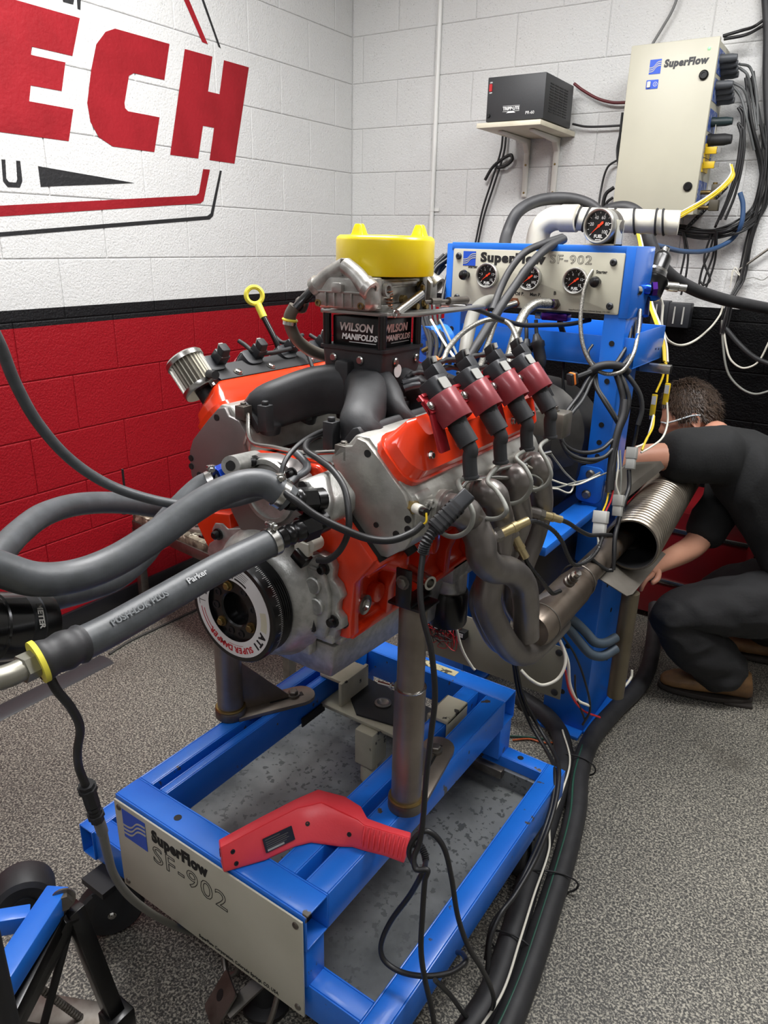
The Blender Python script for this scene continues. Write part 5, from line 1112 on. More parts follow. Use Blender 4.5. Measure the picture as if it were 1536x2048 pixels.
for q,nm in zip([(-0.5336,2.1521,1.0733),(-0.5097,2.1818,1.1035)],('left','right')):
    t=thing('thermocouple_plug','small yellow thermocouple plug hanging by the head of the man, '+nm+' one','plug',q)
    q=Vector(q); part(t,'body',MB().box(q,(.015,.008,.062)),WIREY,.002); part(t,'paper_label',MB().box(q+Vector((0,-.0045,.014)),(.012,.0008,.024)),WHITEP); part(t,'pin',MB().cyl(q-Vector((0,0,.031)),q-Vector((0,0,.042)),.002).cyl(q-Vector((.005,0,.031)),q-Vector((.005,0,.042)),.002),STEEL)
cable('blue_hose','blue air hose sagging below the cabinet',[(-0.7591,2.7081,1.5059),(-0.7460,2.8411,1.4955),(-0.7241,3.0434,1.4827),(-0.6835,3.2670,1.4894),(-0.6290,3.3539,1.5284),(-0.5949,3.3148,1.5833),(-0.6004,3.3147,1.6553),(-0.6189,3.3141,1.6999)],.009,mat('blue_hose','#2f4d74',.5),'hose',n=10)
coil=[]
for k in range(150):
    f_=k/149; c=Vector((-0.7890,3.2970,1.5721)).lerp(Vector((-0.6864,3.3823,1.7230)),f_); a=k*.75; coil.append(c+Vector((.011*math.cos(a)*.6,.011*math.sin(a)*.4,.011*math.cos(a)))+Vector((.006*math.sin(a),0,0)))
single('coiled_cable','black coiled cable hanging below the right corner of the cabinet','cable',MB().tube(coil,.003,n=5,sub=1),WIREB,ang=70)
bundle('side_cables','loops of black cable along the left edge of the cabinet',[[(-1.1343,3.3699,2.0143),(-1.1336,3.3699,1.9309),(-1.1294,3.3700,1.8363),(-1.1073,3.3406,1.8045)],[(-1.1319,3.3700,1.9494),(-1.1387,3.3698,1.8746),(-1.1090,3.3406,1.7855)],[(-1.1257,3.3701,1.8399),(-1.1705,3.3689,1.8087),(-1.1875,3.3684,1.7211),(-1.1790,3.3387,1.6301)],[(-1.1225,3.3402,1.7280),(-1.1535,3.3394,1.7031),(-1.1597,3.3392,1.6499),(-1.1430,3.3397,1.6201)],[(-1.1217,3.3402,1.6891),(-1.1449,3.3396,1.6696),(-1.1486,3.3395,1.6301)]],[.005,.004,.0045,.008,.006],WIREB)
cable('top_cable','thin grey cable rising from the top of the cabinet to the ceiling',[(-1.0472,3.3723,2.2499),(-1.0165,3.3732,2.3026),(-0.9871,3.3740,2.3574),(-0.9690,3.3745,2.4204)],.0055,mat('wall_grey_wire','#6b6c6b',.5))
bundle('top_right_cables','pair of dark cables leaving the top right corner of the cabinet',[[(-0.7704,3.3100,2.2345),(-0.7140,3.3115,2.2444),(-0.6797,3.3825,2.2706),(-0.6349,3.3837,2.3002)],[(-0.7653,3.3101,2.2244),(-0.6946,3.3120,2.2298),(-0.6616,3.3830,2.2639),(-0.6241,3.3840,2.2864)]],.006,WIREB)
cable('right_edge_cable','thick black cable running down the right edge of the wall',[(-0.6663,3.3829,2.3814),(-0.6362,3.3837,2.2533),(-0.6079,3.3845,2.0899),(-0.5684,3.3856,1.9208),(-0.5339,3.3865,1.7994)],.014,RUB)
lo=[]
for i,(x0,x1) in enumerate(((1352,1362),(1366,1372),(1378,1384),(1408,1395),(1416,1402),(1424,1412),(1430,1422))):
    pass
bundle('cable_tails','black cable tails hanging below the cabinet in front of the wall',[[(-0.8196,3.3486,1.5635),(-0.7978,3.3492,1.4868),(-0.7999,3.3491,1.3985),(-0.8092,3.3489,1.3281)],[(-0.8156,3.3487,1.5636),(-0.7845,3.3496,1.4774),(-0.7786,3.3497,1.3895),(-0.7861,3.3495,1.3092)],[(-0.6949,3.3521,1.5649),(-0.7013,3.3519,1.4891),(-0.7193,3.3514,1.4114),(-0.7222,3.3513,1.3326)],[(-0.6829,3.3124,1.5642),(-0.6867,3.3523,1.4704),(-0.7008,3.3519,1.3926),(-0.7090,3.3517,1.3233)],[(-0.7037,3.3518,1.5611),(-0.7179,3.3514,1.4503),(-0.6823,3.3524,1.3739),(-0.7021,3.3519,1.3533),(-0.7246,3.3512,1.3720)],[(-0.6786,3.3125,1.5605),(-0.6760,3.3526,1.4516),(-0.6883,3.3522,1.3638),(-0.7016,3.3519,1.3138)]],.0045,WIREB)
bundle('white_wire_loops','white and grey wires looping in front of the black wall band at the right edge',[[(-0.6437,2.4617,1.3561),(-0.6334,2.4807,1.3254),(-0.6266,2.4836,1.2641),(-0.6071,2.5016,1.2173),(-0.5932,2.6771,1.1857),(-0.5925,2.9400,1.1965),(-0.6213,3.3541,1.2390),(-0.6123,3.3543,1.2990)],[(-0.6013,3.3546,1.2003),(-0.5783,3.3553,1.1213),(-0.5490,3.3561,1.0627),(-0.4983,3.3575,1.0350),(-0.4486,3.3589,1.0626),(-0.4195,3.3597,1.1553)],[(-0.6104,3.3544,1.2197),(-0.5897,3.3550,1.1203),(-0.5517,3.3560,1.0107),(-0.4956,3.3576,0.9545),(-0.4350,3.3593,0.9349),(-0.3741,3.3609,0.9589)],[(-0.6072,3.3845,1.3470),(-0.6018,3.3846,1.4249),(-0.5775,3.3853,1.3931),(-0.6076,3.3845,1.4150),(-0.6068,3.3845,1.3666)],[(-0.5705,3.3855,1.3741),(-0.5306,3.3866,1.3893),(-0.4926,3.3877,1.3814),(-0.4692,3.3883,1.4014)]],[.0042,.0042,.0048,.002,.002],[WIREW,WIREW,WIREG,WIREW,WIREG])
cable('lower_grey_cable','dark cable slanting across the black opening behind the man',[(-0.5940,3.3549,1.1908),(-0.5256,3.3567,1.1260),(-0.4613,3.3585,1.0816),(-0.3925,3.3604,1.0583)],.010,mat('dull_cable','#2a2b2c',.5))
single('slant_rod','thin grey rod slanting across the wall at the right edge','rod',MB().cyl((-0.5852,3.3851,1.4159),(-0.4802,3.3880,1.5093),.005,n=8),DSTEEL)
# junction boxes below the black band
for q,w in zip([(-0.8564,3.3476,1.2333),(-0.7776,3.3498,1.2283)],(.07,.09)):
    q=Vector(q); t=thing('relay_box','dark relay box with clear front under the black band, '+('left' if w<.08 else 'right')+' one','box',tuple(q))
    part(t,'case',MB().box(q,(w,.05,.10)),DARKPL,.004); part(t,'terminal',MB().box(q+Vector((-w*.2,-.027,.0)),(.006,.004,.07)).box(q+Vector((w*.2,-.027,.0)),(.006,.004,.07)),GREYPL)

# ------------------------------------------------------------- coolant hoses and front wiring
def clampring(par,p,d,r,w=.011,nm='hose_clamp'):
    p=Vector(p); d=Vector(d).normalized()
    o=part(par,nm,MB().lathe([(r,-w/2),(r+.0012,-w/2),(r+.0012,w/2),(r,w/2)],p,d,28,cap=False),STEEL)
    x,y=MB().frame(d); q=p+Vector((0,0,1))*(r+.005)
    part(o,'worm_screw',MB().box(q,(.012,.012,.010)).hexb(q+x*.006,x,.005,.008).cyl(q-x*.012,q+x*.006,.0035,n=8),STEEL,.0005)
    mb=MB()
    for k in range(7):
        a=.9+k*.13; e=x*math.cos(a)+y*math.sin(a); mb.box(p+e*(r+.0013),(.0012,.0012,w*.6))
    return o
def hosething(name,label,pts,r,n=18,sub=9):
    t=thing(name,label,'hose',tuple(pts[len(pts)//2])); part(t,'hose_body',MB().tube(pts,r,n=n,sub=sub),HOSE,ang=70); return t
# right upper hose to the black fitting
B0=en(.158,.036,.242)
hB=hosething('coolant_hose','thick grey hose rising in an S curve to the upper black fitting on the pump',[(-0.8453,0.3755,1.1426),(-0.8365,0.4083,1.1162),(-0.8258,0.4435,1.0924),(-0.8195,0.4935,1.0795),(-0.8131,0.5506,1.0823),(-0.8065,0.6145,1.0999),(-0.7968,0.6771,1.1247),(-0.7829,0.7196,1.1409),(-0.7654,0.7546,1.1496),(-0.7472,0.7787,1.1470),(-0.7288,0.7916,1.1337),(-0.7182,0.7998,1.1216)],.0222)
fB=part(hB,'push_fitting',MB().lathe([(.017,0),(.019,.012),(.016,.016),(.0185,.020),(.0185,.026),(.016,.030)],(-0.7210,0.7962,1.1236),Vector((-0.6969,0.8488,1.1125))-Vector((-0.7210,0.7962,1.1236)),20),BLK)
part(hB,'hex_nut',MB().cyl((-0.7114,0.8175,1.1164),(-0.7017,0.8398,1.1140),.022,n=6).cyl((-0.7017,0.8398,1.1140),(-0.6970,0.8551,1.1124),.019,n=20),BLK)
clampring(hB,(-0.7277,0.7925,1.1313),Vector((-0.7132,0.8079,1.1179))-Vector((-0.7366,0.7837,1.1423)),.0226)
# lower straight hose with printed name, clamp and yellow collar
pc=[(-0.7448,0.3928,1.0291),(-0.7438,0.4703,1.0283),(-0.7396,0.5616,1.0388),(-0.7281,0.6606,1.0558),(-0.7088,0.7578,1.0712)]
hC=hosething('coolant_hose','straight grey printed hose from the lower black pump fitting down left to a yellow collar',pc,.0215)
d=(Vector(pc[4])-Vector(pc[3])).normalized()
part(hC,'swollen_sleeve',MB().tube([(-0.7456,0.3883,1.0290),(-0.7444,0.4060,1.0295),(-0.7445,0.4291,1.0292),(-0.7455,0.4432,1.0277)],lambda q:.0236+.0012*math.sin(q*14),n=20,sub=6),RUB,ang=70)
part(hC,'yellow_collar',MB().lathe([(.018,0),(.0265,.0),(.0265,.006),(.018,.006)],(-0.7457,0.3859,1.0295),d,28),YELD)
part(hC,'steel_hex',MB().cyl((-0.7448,0.3842,1.0301),(-0.7433,0.3663,1.0310),.017,n=6),mat('zinc_fitting','#8d8b80',.4,.7))
part(hC,'steel_elbow',MB().tube([(-0.7434,0.3688,1.0310),(-0.7434,0.3533,1.0311),(-0.7440,0.3313,1.0346),(-0.7508,0.3029,1.0389)],.0135,n=16,sub=6),bpy.data.materials['zinc_fitting'])
part(hC,'push_fitting',MB().lathe([(.016,0),(.018,.010),(.0145,.014),(.0175,.018),(.0175,.024),(.0145,.03),(.0175,.034),(.0175,.05)],(-0.7079,0.7613,1.0719),Vector((-0.6923,0.8426,1.0774))-Vector((-0.7079,0.7613,1.0719)),20),BLK)
part(hC,'hex_nut',MB().cyl((-0.7005,0.8060,1.0742),(-0.6939,0.8322,1.0768),.0215,n=6).cyl((-0.6945,0.8304,1.0764),(-0.6895,0.8518,1.0795),.018,n=20),BLK)
clampring(hC,(-0.7105,0.7497,1.0701),d,.0219)
def onhose(s,x0,x1,r,size,m,nm):
    # lettering laid along the hose flank that faces the aisle
    a=Vector(x0); b=Vector(x1); ax=(b-a).normalized(); side=Vector((.35,-.75,.35)); side=(side-ax*side.dot(ax)).normalized(); up=side.cross(ax)
    if up.z<0: up=-up
    t=textmesh(s,size,fmx((a+b)/2+side*(r+.0004),ax,up),bold=.0003); part(hC,nm,t,m)
HP=mat('hose_print','#a3a5a6',.5)
onhose('Parker',(-0.7363,0.5847,1.0425),(-0.7310,0.6440,1.0518),.0215,.012,HP,'lettering')
onhose('PUSH-LOK PLUS',(-0.7438,0.4703,1.0283),(-0.7375,0.5770,1.0414),.0215,.012,mat('hose_faint_print','#606466',.5),'faint_lettering')
# left hose from the blue fitting, behind the others, down to the black canister
pA=[(-0.9232,0.8387,1.1013),(-0.9374,0.8188,1.0926),(-0.9424,0.7801,1.0712),(-0.9471,0.7384,1.0428),(-0.9408,0.6889,1.0088),(-0.9296,0.6260,0.9954),(-0.9115,0.5537,1.0078),(-0.8783,0.4848,1.0337),(-0.8698,0.4557,1.0423)]
hA=hosething('coolant_hose','grey hose from the blue pump fitting curving down behind to the black canister',pA,.0205)
part(hA,'blue_nut',MB().lathe([(.021,0),(.022,.004),(.022,.020),(.018,.024)],(-0.9163,0.8395,1.1070),Vector((-0.9035,0.8777,1.1156))-Vector((-0.9163,0.8395,1.1070)),6),BLUEA)
part(hA,'black_adapter',MB().cyl((-0.9092,0.8566,1.1114),(-0.9006,0.8797,1.1157),.020,n=6),BLK)
clampring(hA,(-0.9219,0.8304,1.1009),Vector((-0.9170,0.8448,1.1055))-Vector((-0.9374,0.8188,1.0926)),.0209)
# far hose looping in from the left edge
pF=[(-1.0203,0.4550,1.0383),(-1.0437,0.5052,1.0417),(-1.0978,0.5728,1.0445),(-1.1497,0.6530,1.0432),(-1.1817,0.7411,1.0295),(-1.1870,0.8297,1.0053),(-1.1736,0.9252,0.9681),(-1.1551,1.0008,0.9366),(-1.1184,1.0669,0.9136)]
hF=hosething('coolant_hose','grey hose looping in from the left edge against the red wall behind the others',pF,.021)
q=Vector((-1.1855,0.8422,1.0021)); part(hF,'cable_tie',MB().ring(q,(1,.25,-.05),.0216,.002,24,5).box(q+Vector((0,0,.045)),(.005,.002,.05)),BLKM)
# thin vent hose from the upper left to the steam tube
vh=thing('vent_hose','thin grey hose sagging from the upper left edge across to the steam tube','hose',tuple((-0.9861,0.7008,1.1040)))
part(vh,'hose_body',MB().tube([(-0.9235,0.4883,1.3978),(-0.9245,0.4994,1.3665),(-0.9381,0.5187,1.3151),(-0.9497,0.5481,1.2545),(-0.9557,0.5929,1.1910),(-0.9451,0.6425,1.1420),(-0.9185,0.6970,1.1084),(-0.8831,0.7509,1.0891),(-0.8441,0.7905,1.0899),(-0.8035,0.8247,1.1048),(-0.7833,0.8635,1.1178)],.0078,n=12,sub=9),HOSE,ang=70)
part(vh,'upper_piece',MB().tube([en(.028,.142,.268)]+[(-0.7928,0.9325,1.1281),(-0.7875,0.8934,1.1190),(-0.7837,0.8539,1.1115)],.0072,n=12,sub=6),HOSE,ang=70)
part(vh,'clamp',MB().ring((-0.7787,0.8609,1.1194),(.5,-.6,-.4),.011,.0012,20,5),STEEL)
# loose sensor cables on the front of the engine
cable('sensor_cable','black cable hanging from the pump fitting across to the yellow tipped sensor',[(-0.7235,0.7860,1.1420),(-0.6917,0.7836,1.1318),(-0.6652,0.7980,1.1096),(-0.6317,0.8285,1.0838),(-0.6080,0.8615,1.0641),(-0.5865,0.8924,1.0576),(-0.5680,0.9214,1.0656),(-0.5602,0.9381,1.0767)],.0062,WIREB)
cable('crank_sensor_cable','black cable looping from the valley down to the white sensor plug',[(-0.8362,1.1118,1.1629),(-0.8290,1.0408,1.1660),(-0.8134,0.9620,1.1676),(-0.7887,0.9246,1.1618),(-0.7471,0.9110,1.1548),(-0.7086,0.8956,1.1485),(-0.6727,0.8795,1.1303),(-0.6508,0.8624,1.1021),(-0.6439,0.8523,1.0691),(-0.6540,0.8449,1.0391),(-0.6727,0.8365,1.0198),(-0.6917,0.8346,1.0154)],.0055,WIREB)
cable('knock_sensor_cable','thin black cable from the valley over the round pump cover',[(-0.8072,1.1716,1.1663),(-0.8244,1.0962,1.1677),(-0.8247,1.0208,1.1724),(-0.8128,0.9506,1.1700),(-0.8056,0.9053,1.1587),(-0.7986,0.8779,1.1443),(-0.7910,0.8627,1.1277),(-0.7821,0.8571,1.1162)],.0045,WIREB)
cable('valley_cable','black cable lying in the valley under the manifold',[(-0.8560,1.0183,1.1566),(-0.8400,1.0546,1.1558),(-0.8220,1.0930,1.1569),(-0.8091,1.1493,1.1481),(-0.8076,1.2266,1.1459)],.0045,WIREB)
ts=thing('temperature_sensor','brass and white temperature sensor in the near cylinder head','sensor',tuple(bk(1,.300,.088,.165)))
a=Vector((-0.5988,0.9636,1.0914)); b=Vector((-0.5450,0.9376,1.0957)); d=(b-a).normalized()
part(ts,'brass_hex',MB().lathe([(.0115,0),(.0115,.014)],a,d,6),BRASS); part(ts,'white_body',MB().cyl(a+d*.013,a+d*.034,.009,n=16),WHITEPL); part(ts,'black_plug',MB().cyl(a+d*.033,a+d*.046,.007,n=12),BLK)
part(ts,'yellow_wire',MB().tube([a+d*.046,Vector((-0.5539,0.9382,1.0816)),Vector((-0.5618,0.9363,1.0752))],.0018,n=6),WIREY)
# spark plug leads
for k,(nm,pts) in enumerate((('frontmost',[(-0.5404,1.0154,1.1330),(-0.5228,0.9965,1.1219),(-0.5021,0.9852,1.1084),(-0.4927,0.9793,1.0954),(-0.4966,0.9795,1.0731),(-0.5145,0.9846,1.0541),(-0.5420,0.9984,1.0401),(-0.5740,1.0243,1.0312)]),('second',[(-0.5316,1.1030,1.1143),(-0.5057,1.0848,1.1063),(-0.4841,1.0736,1.0917),(-0.4756,1.0677,1.0801),(-0.4921,1.0801,1.0609),(-0.5192,1.0945,1.0475),(-0.5582,1.1274,1.0362)]),('third',[(-0.5308,1.2136,1.1299),(-0.5075,1.2044,1.1173),(-0.4918,1.1998,1.0977),(-0.4955,1.2049,1.0716),(-0.5150,1.2132,1.0476),(-0.5451,1.2252,1.0336),(-0.5840,1.2504,1.0335)]),('rearmost',[(-0.5315,1.3266,1.1246),(-0.5096,1.3176,1.1001),(-0.4988,1.3148,1.0774),(-0.5062,1.3130,1.0558),(-0.5291,1.3161,1.0399),(-0.5540,1.3241,1.0379),(-0.5752,1.3347,1.0361)]))):
    cable('spark_plug_lead','grey spark plug lead looping from the '+nm+' coil boot over the header',[coilend[k]]+list(pts),.0042,WIREG,group=None,n=8)
for k,(nm,pts) in enumerate((('front',[(-0.5659,1.0739,1.1012),(-0.5686,1.1000,1.1058),(-0.5685,1.1482,1.0983),(-0.5630,1.1991,1.0886),(-0.5554,1.2386,1.0792)]),('middle',[(-0.5646,1.1903,1.1002),(-0.5668,1.2264,1.0979),(-0.5604,1.2681,1.0951),(-0.5506,1.3106,1.0890)]),('rear',[(-0.5681,1.3219,1.0831),(-0.5659,1.3518,1.0891),(-0.5578,1.3960,1.0892),(-0.5525,1.4370,1.0864)]))):
    cable('header_thermocouple','bright thin metal sheathed probe over the header tubes, '+nm+' one',pts,.0045,STEEL,'probe',n=8)
bundle('probe_wires','thin grey wires from the header probes to the blue column',[[(-0.5554,1.2386,1.0792),(-0.5564,1.3520,1.0462),(-0.5792,1.5603,0.9707),(-0.5754,1.6832,0.9520),(-0.5675,1.8096,0.9348),(-0.5579,1.8797,0.9331)],[(-0.5506,1.3106,1.0890),(-0.5609,1.4134,1.0464),(-0.5824,1.5644,0.9848),(-0.5741,1.6815,0.9463),(-0.5582,1.8188,0.9411)],[(-0.5525,1.4370,1.0864),(-0.5695,1.5330,1.0390),(-0.5780,1.6313,0.9837),(-0.5810,1.7371,0.9371),(-0.5655,1.8397,0.9414)],[(-0.5516,1.2648,1.0744),(-0.5469,1.3396,1.0618),(-0.5342,1.3651,1.0420),(-0.5425,1.3507,1.0225)],[(-0.5554,1.2386,1.0792),(-0.5477,1.3745,1.0260),(-0.5736,1.5626,0.9675),(-0.5739,1.6510,0.9351),(-0.5818,1.7019,0.9460)]],.0022,[WIREG,WIREW,WIREG])
# loom along the coils
lm=thing('coil_harness','black taped wiring harness arching between the coil plugs','harness',tuple((-0.7720,1.4472,1.2397)))
for pts in ([(-0.6681,1.5030,1.2648),(-0.6888,1.4906,1.2684),(-0.7036,1.4531,1.2646),(-0.7056,1.4228,1.2573),(-0.6959,1.4243,1.2749)],[(-0.6911,1.4232,1.2651),(-0.6979,1.4115,1.2782),(-0.7123,1.3762,1.2785),(-0.7222,1.3413,1.2733),(-0.7257,1.3216,1.2631)],[(-0.7175,1.3351,1.2522),(-0.7205,1.3172,1.2742),(-0.7325,1.2975,1.2772),(-0.7423,1.2752,1.2708),(-0.7505,1.2515,1.2590)],[(-0.7376,1.2440,1.2516),(-0.7475,1.2279,1.2594),(-0.7576,1.2075,1.2579),(-0.7659,1.1977,1.2486),(-0.7686,1.1918,1.2394)],[(-0.6876,1.4464,1.2543),(-0.7082,1.4056,1.2517),(-0.7151,1.3629,1.2531),(-0.7309,1.3167,1.2601),(-0.7442,1.2696,1.2614)]):
    part(lm,'loom',MB().tube(pts,lambda q:.0055+.0008*math.sin(q*40),n=8,sub=8),BLKM,ang=70)
part(lm,'loose_plug',MB().tube([(-0.7632,1.1834,1.2413),(-0.7514,1.1932,1.2452),(-0.7438,1.2061,1.2482)],.0085,n=10,sub=3).tube([(-0.7542,1.1735,1.2342),(-0.7421,1.1842,1.2399),(-0.7349,1.1960,1.2410)],.0075,n=10,sub=3),DARKPL)
lf=thing('coil_harness','black harness looping along the top of the far black coil plate','harness',tuple((-1.2061,1.3249,1.2487)))
for pts in ([(-1.1953,1.1807,1.2841),(-1.1752,1.1784,1.2775),(-1.1465,1.1789,1.2640),(-1.1333,1.2121,1.2607),(-1.1348,1.2632,1.2619),(-1.1347,1.3149,1.2623),(-1.1041,1.3050,1.2515),(-1.0751,1.2875,1.2261)],[(-1.2040,1.3032,1.2835),(-1.1706,1.2951,1.2723),(-1.1799,1.3406,1.2730),(-1.2030,1.4041,1.2772)],[(-1.2076,1.4381,1.2739),(-1.1774,1.4402,1.2617),(-1.1739,1.4755,1.2488)]): part(lf,'loom',MB().tube(pts,.005,n=8,sub=8),BLKM,ang=70)
# fuel feed hose from the left of the carburettor
fh=thing('fuel_hose','bronze grey fuel hose with clamp bending from the carburettor down behind the manifold','hose',tuple((-1.0625,1.2482,1.2919)))
part(fh,'black_tube',MB().tube([(-0.9632,1.1924,1.4199),(-0.9747,1.1703,1.4021),(-0.9832,1.1493,1.3826),(-0.9906,1.1380,1.3684)],.0105,n=12,sub=4),BLK)
part(fh,'steel_collar',MB().lathe([(.012,0),(.014,.004),(.014,.020),(.011,.024)],(-0.9830,1.1507,1.3854),(-.45,.1,-.8),14),DSTEEL)
part(fh,'hose_body',MB().tube([(-0.9935,1.1385,1.3739),(-1.0043,1.1352,1.3542),(-1.0114,1.1455,1.3305),(-1.0087,1.1615,1.3045),(-1.0030,1.1938,1.2816),(-1.0064,1.2475,1.2631)],.0125,n=12,sub=8),mat('taupe_hose','#5d574d',.5),ang=70)
clampring(fh,(-1.0084,1.1394,1.3410),(.1,.1,1),.013,.010)
part(fh,'yellow_band',MB().ring((-1.0060,1.1369,1.3462),(.12,.1,1),.0135,.003,20,6),YELD)
# timing light pick-up clipped on the front lead, with its cord
tp=thing('inductive_pickup','black ribbed timing light pick-up clipped to the front spark plug lead','clamp',tuple((-0.5213,0.9482,1.0980)))
a,b=Vector((-0.5225,0.9099,1.0862)),Vector((-0.4941,0.9636,1.1344)); d=(b-a); u=(d.cross(Vector((.5,-.6,.6)))).normalized(); w_=u.cross(d).normalized(); L=d.length
def pf_(x,y,z): return a+d.normalized()*z+u*x+w_*y
part(tp,'handle',MB().prism(rrect(.026,.022,.006),pf_,0,L*.42),BLKM,.001)
part(tp,'jaw',MB().prism(rrect(.024,.024,.004),pf_,L*.42,L),DARKPL,.002)
mb=MB()
for k in range(6): mb.prism(rrect(.0285,.0245,.006),pf_,.004+k*.0085,.009+k*.0085)
part(tp,'grip_rib',mb,BLKM)
part(tp,'strain_relief',MB().tube([a+d.normalized()*.004,Vector((-0.5258,0.8933,1.0685)),Vector((-0.5287,0.8905,1.0521))],.0095,n=10,sub=10,rib=.78),BLKM)
# timing light
tl=thing('timing_light','red plastic timing light gun lying on the front right corner of the cart','timing light',(-.70,.82,.421))
def tf(a,b,c): return Vector((a,b,c))
U=[(-0.8268,0.7059,0.4660),(-0.8043,0.7909,0.4660),(-0.7806,0.8645,0.4680),(-0.7604,0.9108,0.4700),(-0.7048,0.9267,0.4700),(-0.6644,0.9249,0.4680),(-0.6395,0.9120,0.4620),(-0.5942,0.9220,0.4600),(-0.5538,0.9326,0.4600)]
Sm=[(-0.8029,0.6886,0.4740),(-0.7793,0.7704,0.4740),(-0.7540,0.8428,0.4760),(-0.7254,0.8788,0.4780),(-0.6702,0.8813,0.4780),(-0.6436,0.8868,0.4740),(-0.6307,0.8884,0.4680),(-0.5854,0.9021,0.4660),(-0.5442,0.9138,0.4660)]
Lw=[(-0.7968,0.6866,0.4270),(-0.7551,0.7502,0.4270),(-0.7316,0.8068,0.4270),(-0.7135,0.8320,0.4270),(-0.6628,0.8563,0.4270),(-0.6431,0.8693,0.4280),(-0.6260,0.8731,0.4300),(-0.5812,0.8875,0.4300),(-0.5432,0.8941,0.4280)]
U,Sm,Lw=[[Vector(p) for p in q] for q in (U,Sm,Lw)]
def near(t,f,off=0.):
    i=min(int(t),len(Sm)-2); k=t-i; a_=Sm[i].lerp(Sm[i+1],k); b_=Lw[i].lerp(Lw[i+1],k)
    n=(Sm[i+1]-Sm[i]).cross(b_-a_).normalized(); n=n if n.z>0 else -n
    return a_.lerp(b_,f)+n*off
up_,lo_=[],[]
for u,m_,l_ in zip(U,Sm,Lw):
    z0=lambda p:Vector((p.x,p.y,.4215))
    up_.append([u,m_-(m_-u)*.06,m_-(m_-u)*.06-Vector((0,0,.02)),Vector((u.x,u.y,.44)),z0(u)])
    lo_.append([m_,m_.lerp(l_,.45)+Vector((0,0,.004)),l_,z0(l_),z0(u)+(l_-u)*.1])
part(tl,'upper_shell',MB().loft(up_),TLRED,.0025); part(tl,'housing',MB().loft(lo_),TLRED,.0025)
mb=MB()
for k in range(9):
    t=6.05+k*.22; a_,m2,b_=near(t,.03,.001),near(t,.5,.0045),near(t,.97,.001); mb.tube([a_,m2,b_],.0022,n=6,sub=4)
part(tl,'grip_rib',mb,TLRED,ang=80)
c0,c1,c2=near(1.0,.62,.0038),near(1.9,.62,.0038),near(1.45,.38,.0045)
ax=(c1-c0).normalized(); yy=(c2-(c0+c1)/2); lm_=fmx((c0+c1)/2+Vector((0,-.001,.001)),ax,yy)
lp_=part(tl,'label_plate',MB().prism(rrect(.060,.026,.001),onf(lm_),-.001,.0006),mat('label_navy','#15192a',.4))
mb=MB()
for k,(w_l,y) in enumerate(((.030,.009),(.046,.0045),(.042,.001),(.046,-.0025),(.040,-.006))): mb.prism([(-.026,y-.0006),(-.026+w_l,y-.0006),(-.026+w_l,y+.0006),(-.026,y+.0006)],onf(lm_),.0007,.0009)
part(lp_,'small_print_lines',mb,GREYINK); part(lp_,'silver_label_strip',MB().prism([(-.026,-.0115),(.008,-.0115),(.008,-.008),(-.026,-.008)],onf(lm_),.0007,.0009),GREYPL)
for t,f in ((.25,.35),(.3,.85),(2.55,.5),(4.6,.6)):
    q=near(t,f,.002); n=(near(t,f,.01)-near(t,f,0)).normalized(); part(tl,'case_screw',MB().lathe([(.0045,0),(.0045,.0012),(.002,.0012),(.002,-.001)],q,n,10),INK)
part(tl,'strain_relief',MB().tube([(-0.5422,0.9150,0.4520),(-0.5274,0.9190,0.4550),(-0.5130,0.9136,0.4500),(-0.5045,0.9075,0.4400)],.0075,n=10,sub=10,rib=.75),BLKM)
cd1=[Vector((-0.5287,0.8905,1.0521))]+[(-0.5195,0.8703,1.0075),(-0.5066,0.8598,0.9647),(-0.4889,0.8601,0.9096),(-0.4774,0.8594,0.8332),(-0.4773,0.8532,0.7617),(-0.4806,0.8502,0.6737),(-0.4766,0.8398,0.6012),(-0.4752,0.8281,0.5584),(-0.4776,0.8176,0.5387),(-0.4689,0.8109,0.5249),(-0.4510,0.8179,0.5278),(-0.4527,0.8143,0.5081),(-0.4474,0.8026,0.4451),(-0.4406,0.7915,0.3813),(-0.4295,0.7909,0.3199),(-0.4186,0.7975,0.2607),(-0.4098,0.8068,0.1818)]
part(tp,'cord',MB().tube(cd1,.0048,n=8,sub=8),WIREB,ang=70,whole=True)
part(tl,'cord',MB().tube([(-0.5045,0.9075,0.4400),(-0.4663,0.8288,0.5035),(-0.4891,0.8293,0.4384),(-0.5194,0.8155,0.3669),(-0.5281,0.8016,0.3202),(-0.5180,0.7972,0.2952),(-0.4863,0.8016,0.2859),(-0.4413,0.8118,0.2981),(-0.4066,0.8382,0.3048),(-0.3919,0.8645,0.3124),(-0.4110,0.8930,0.2900),(-0.4285,0.9087,0.2651)],.0048,n=8,sub=8),WIREB,ang=70,whole=True)
part(tl,'cord',MB().tube([(-0.4752,0.8216,0.5152),(-0.4902,0.8219,0.5385),(-0.4853,0.8311,0.5661),(-0.4685,0.8425,0.5805),(-0.4448,0.8537,0.5553),(-0.4277,0.8583,0.4966),(-0.4107,0.8596,0.4162),(-0.3933,0.8721,0.3459),(-0.3750,0.9056,0.2635),(-0.3699,0.9522,0.1586),(-0.3794,0.9848,0.0732),(-0.4054,0.9903,0.0096),(-0.4453,0.9585,-0.0010)],.0048,n=8,sub=8),WIREB,ang=70,whole=True)
part(tl,'cord',MB().tube([(-0.4221,0.8134,0.3014),(-0.4138,0.8597,0.2198),(-0.4184,0.9432,0.0679),(-0.4010,0.9847,-0.0096)],.0045,n=8,sub=8),WIREB,ang=70,whole=True)

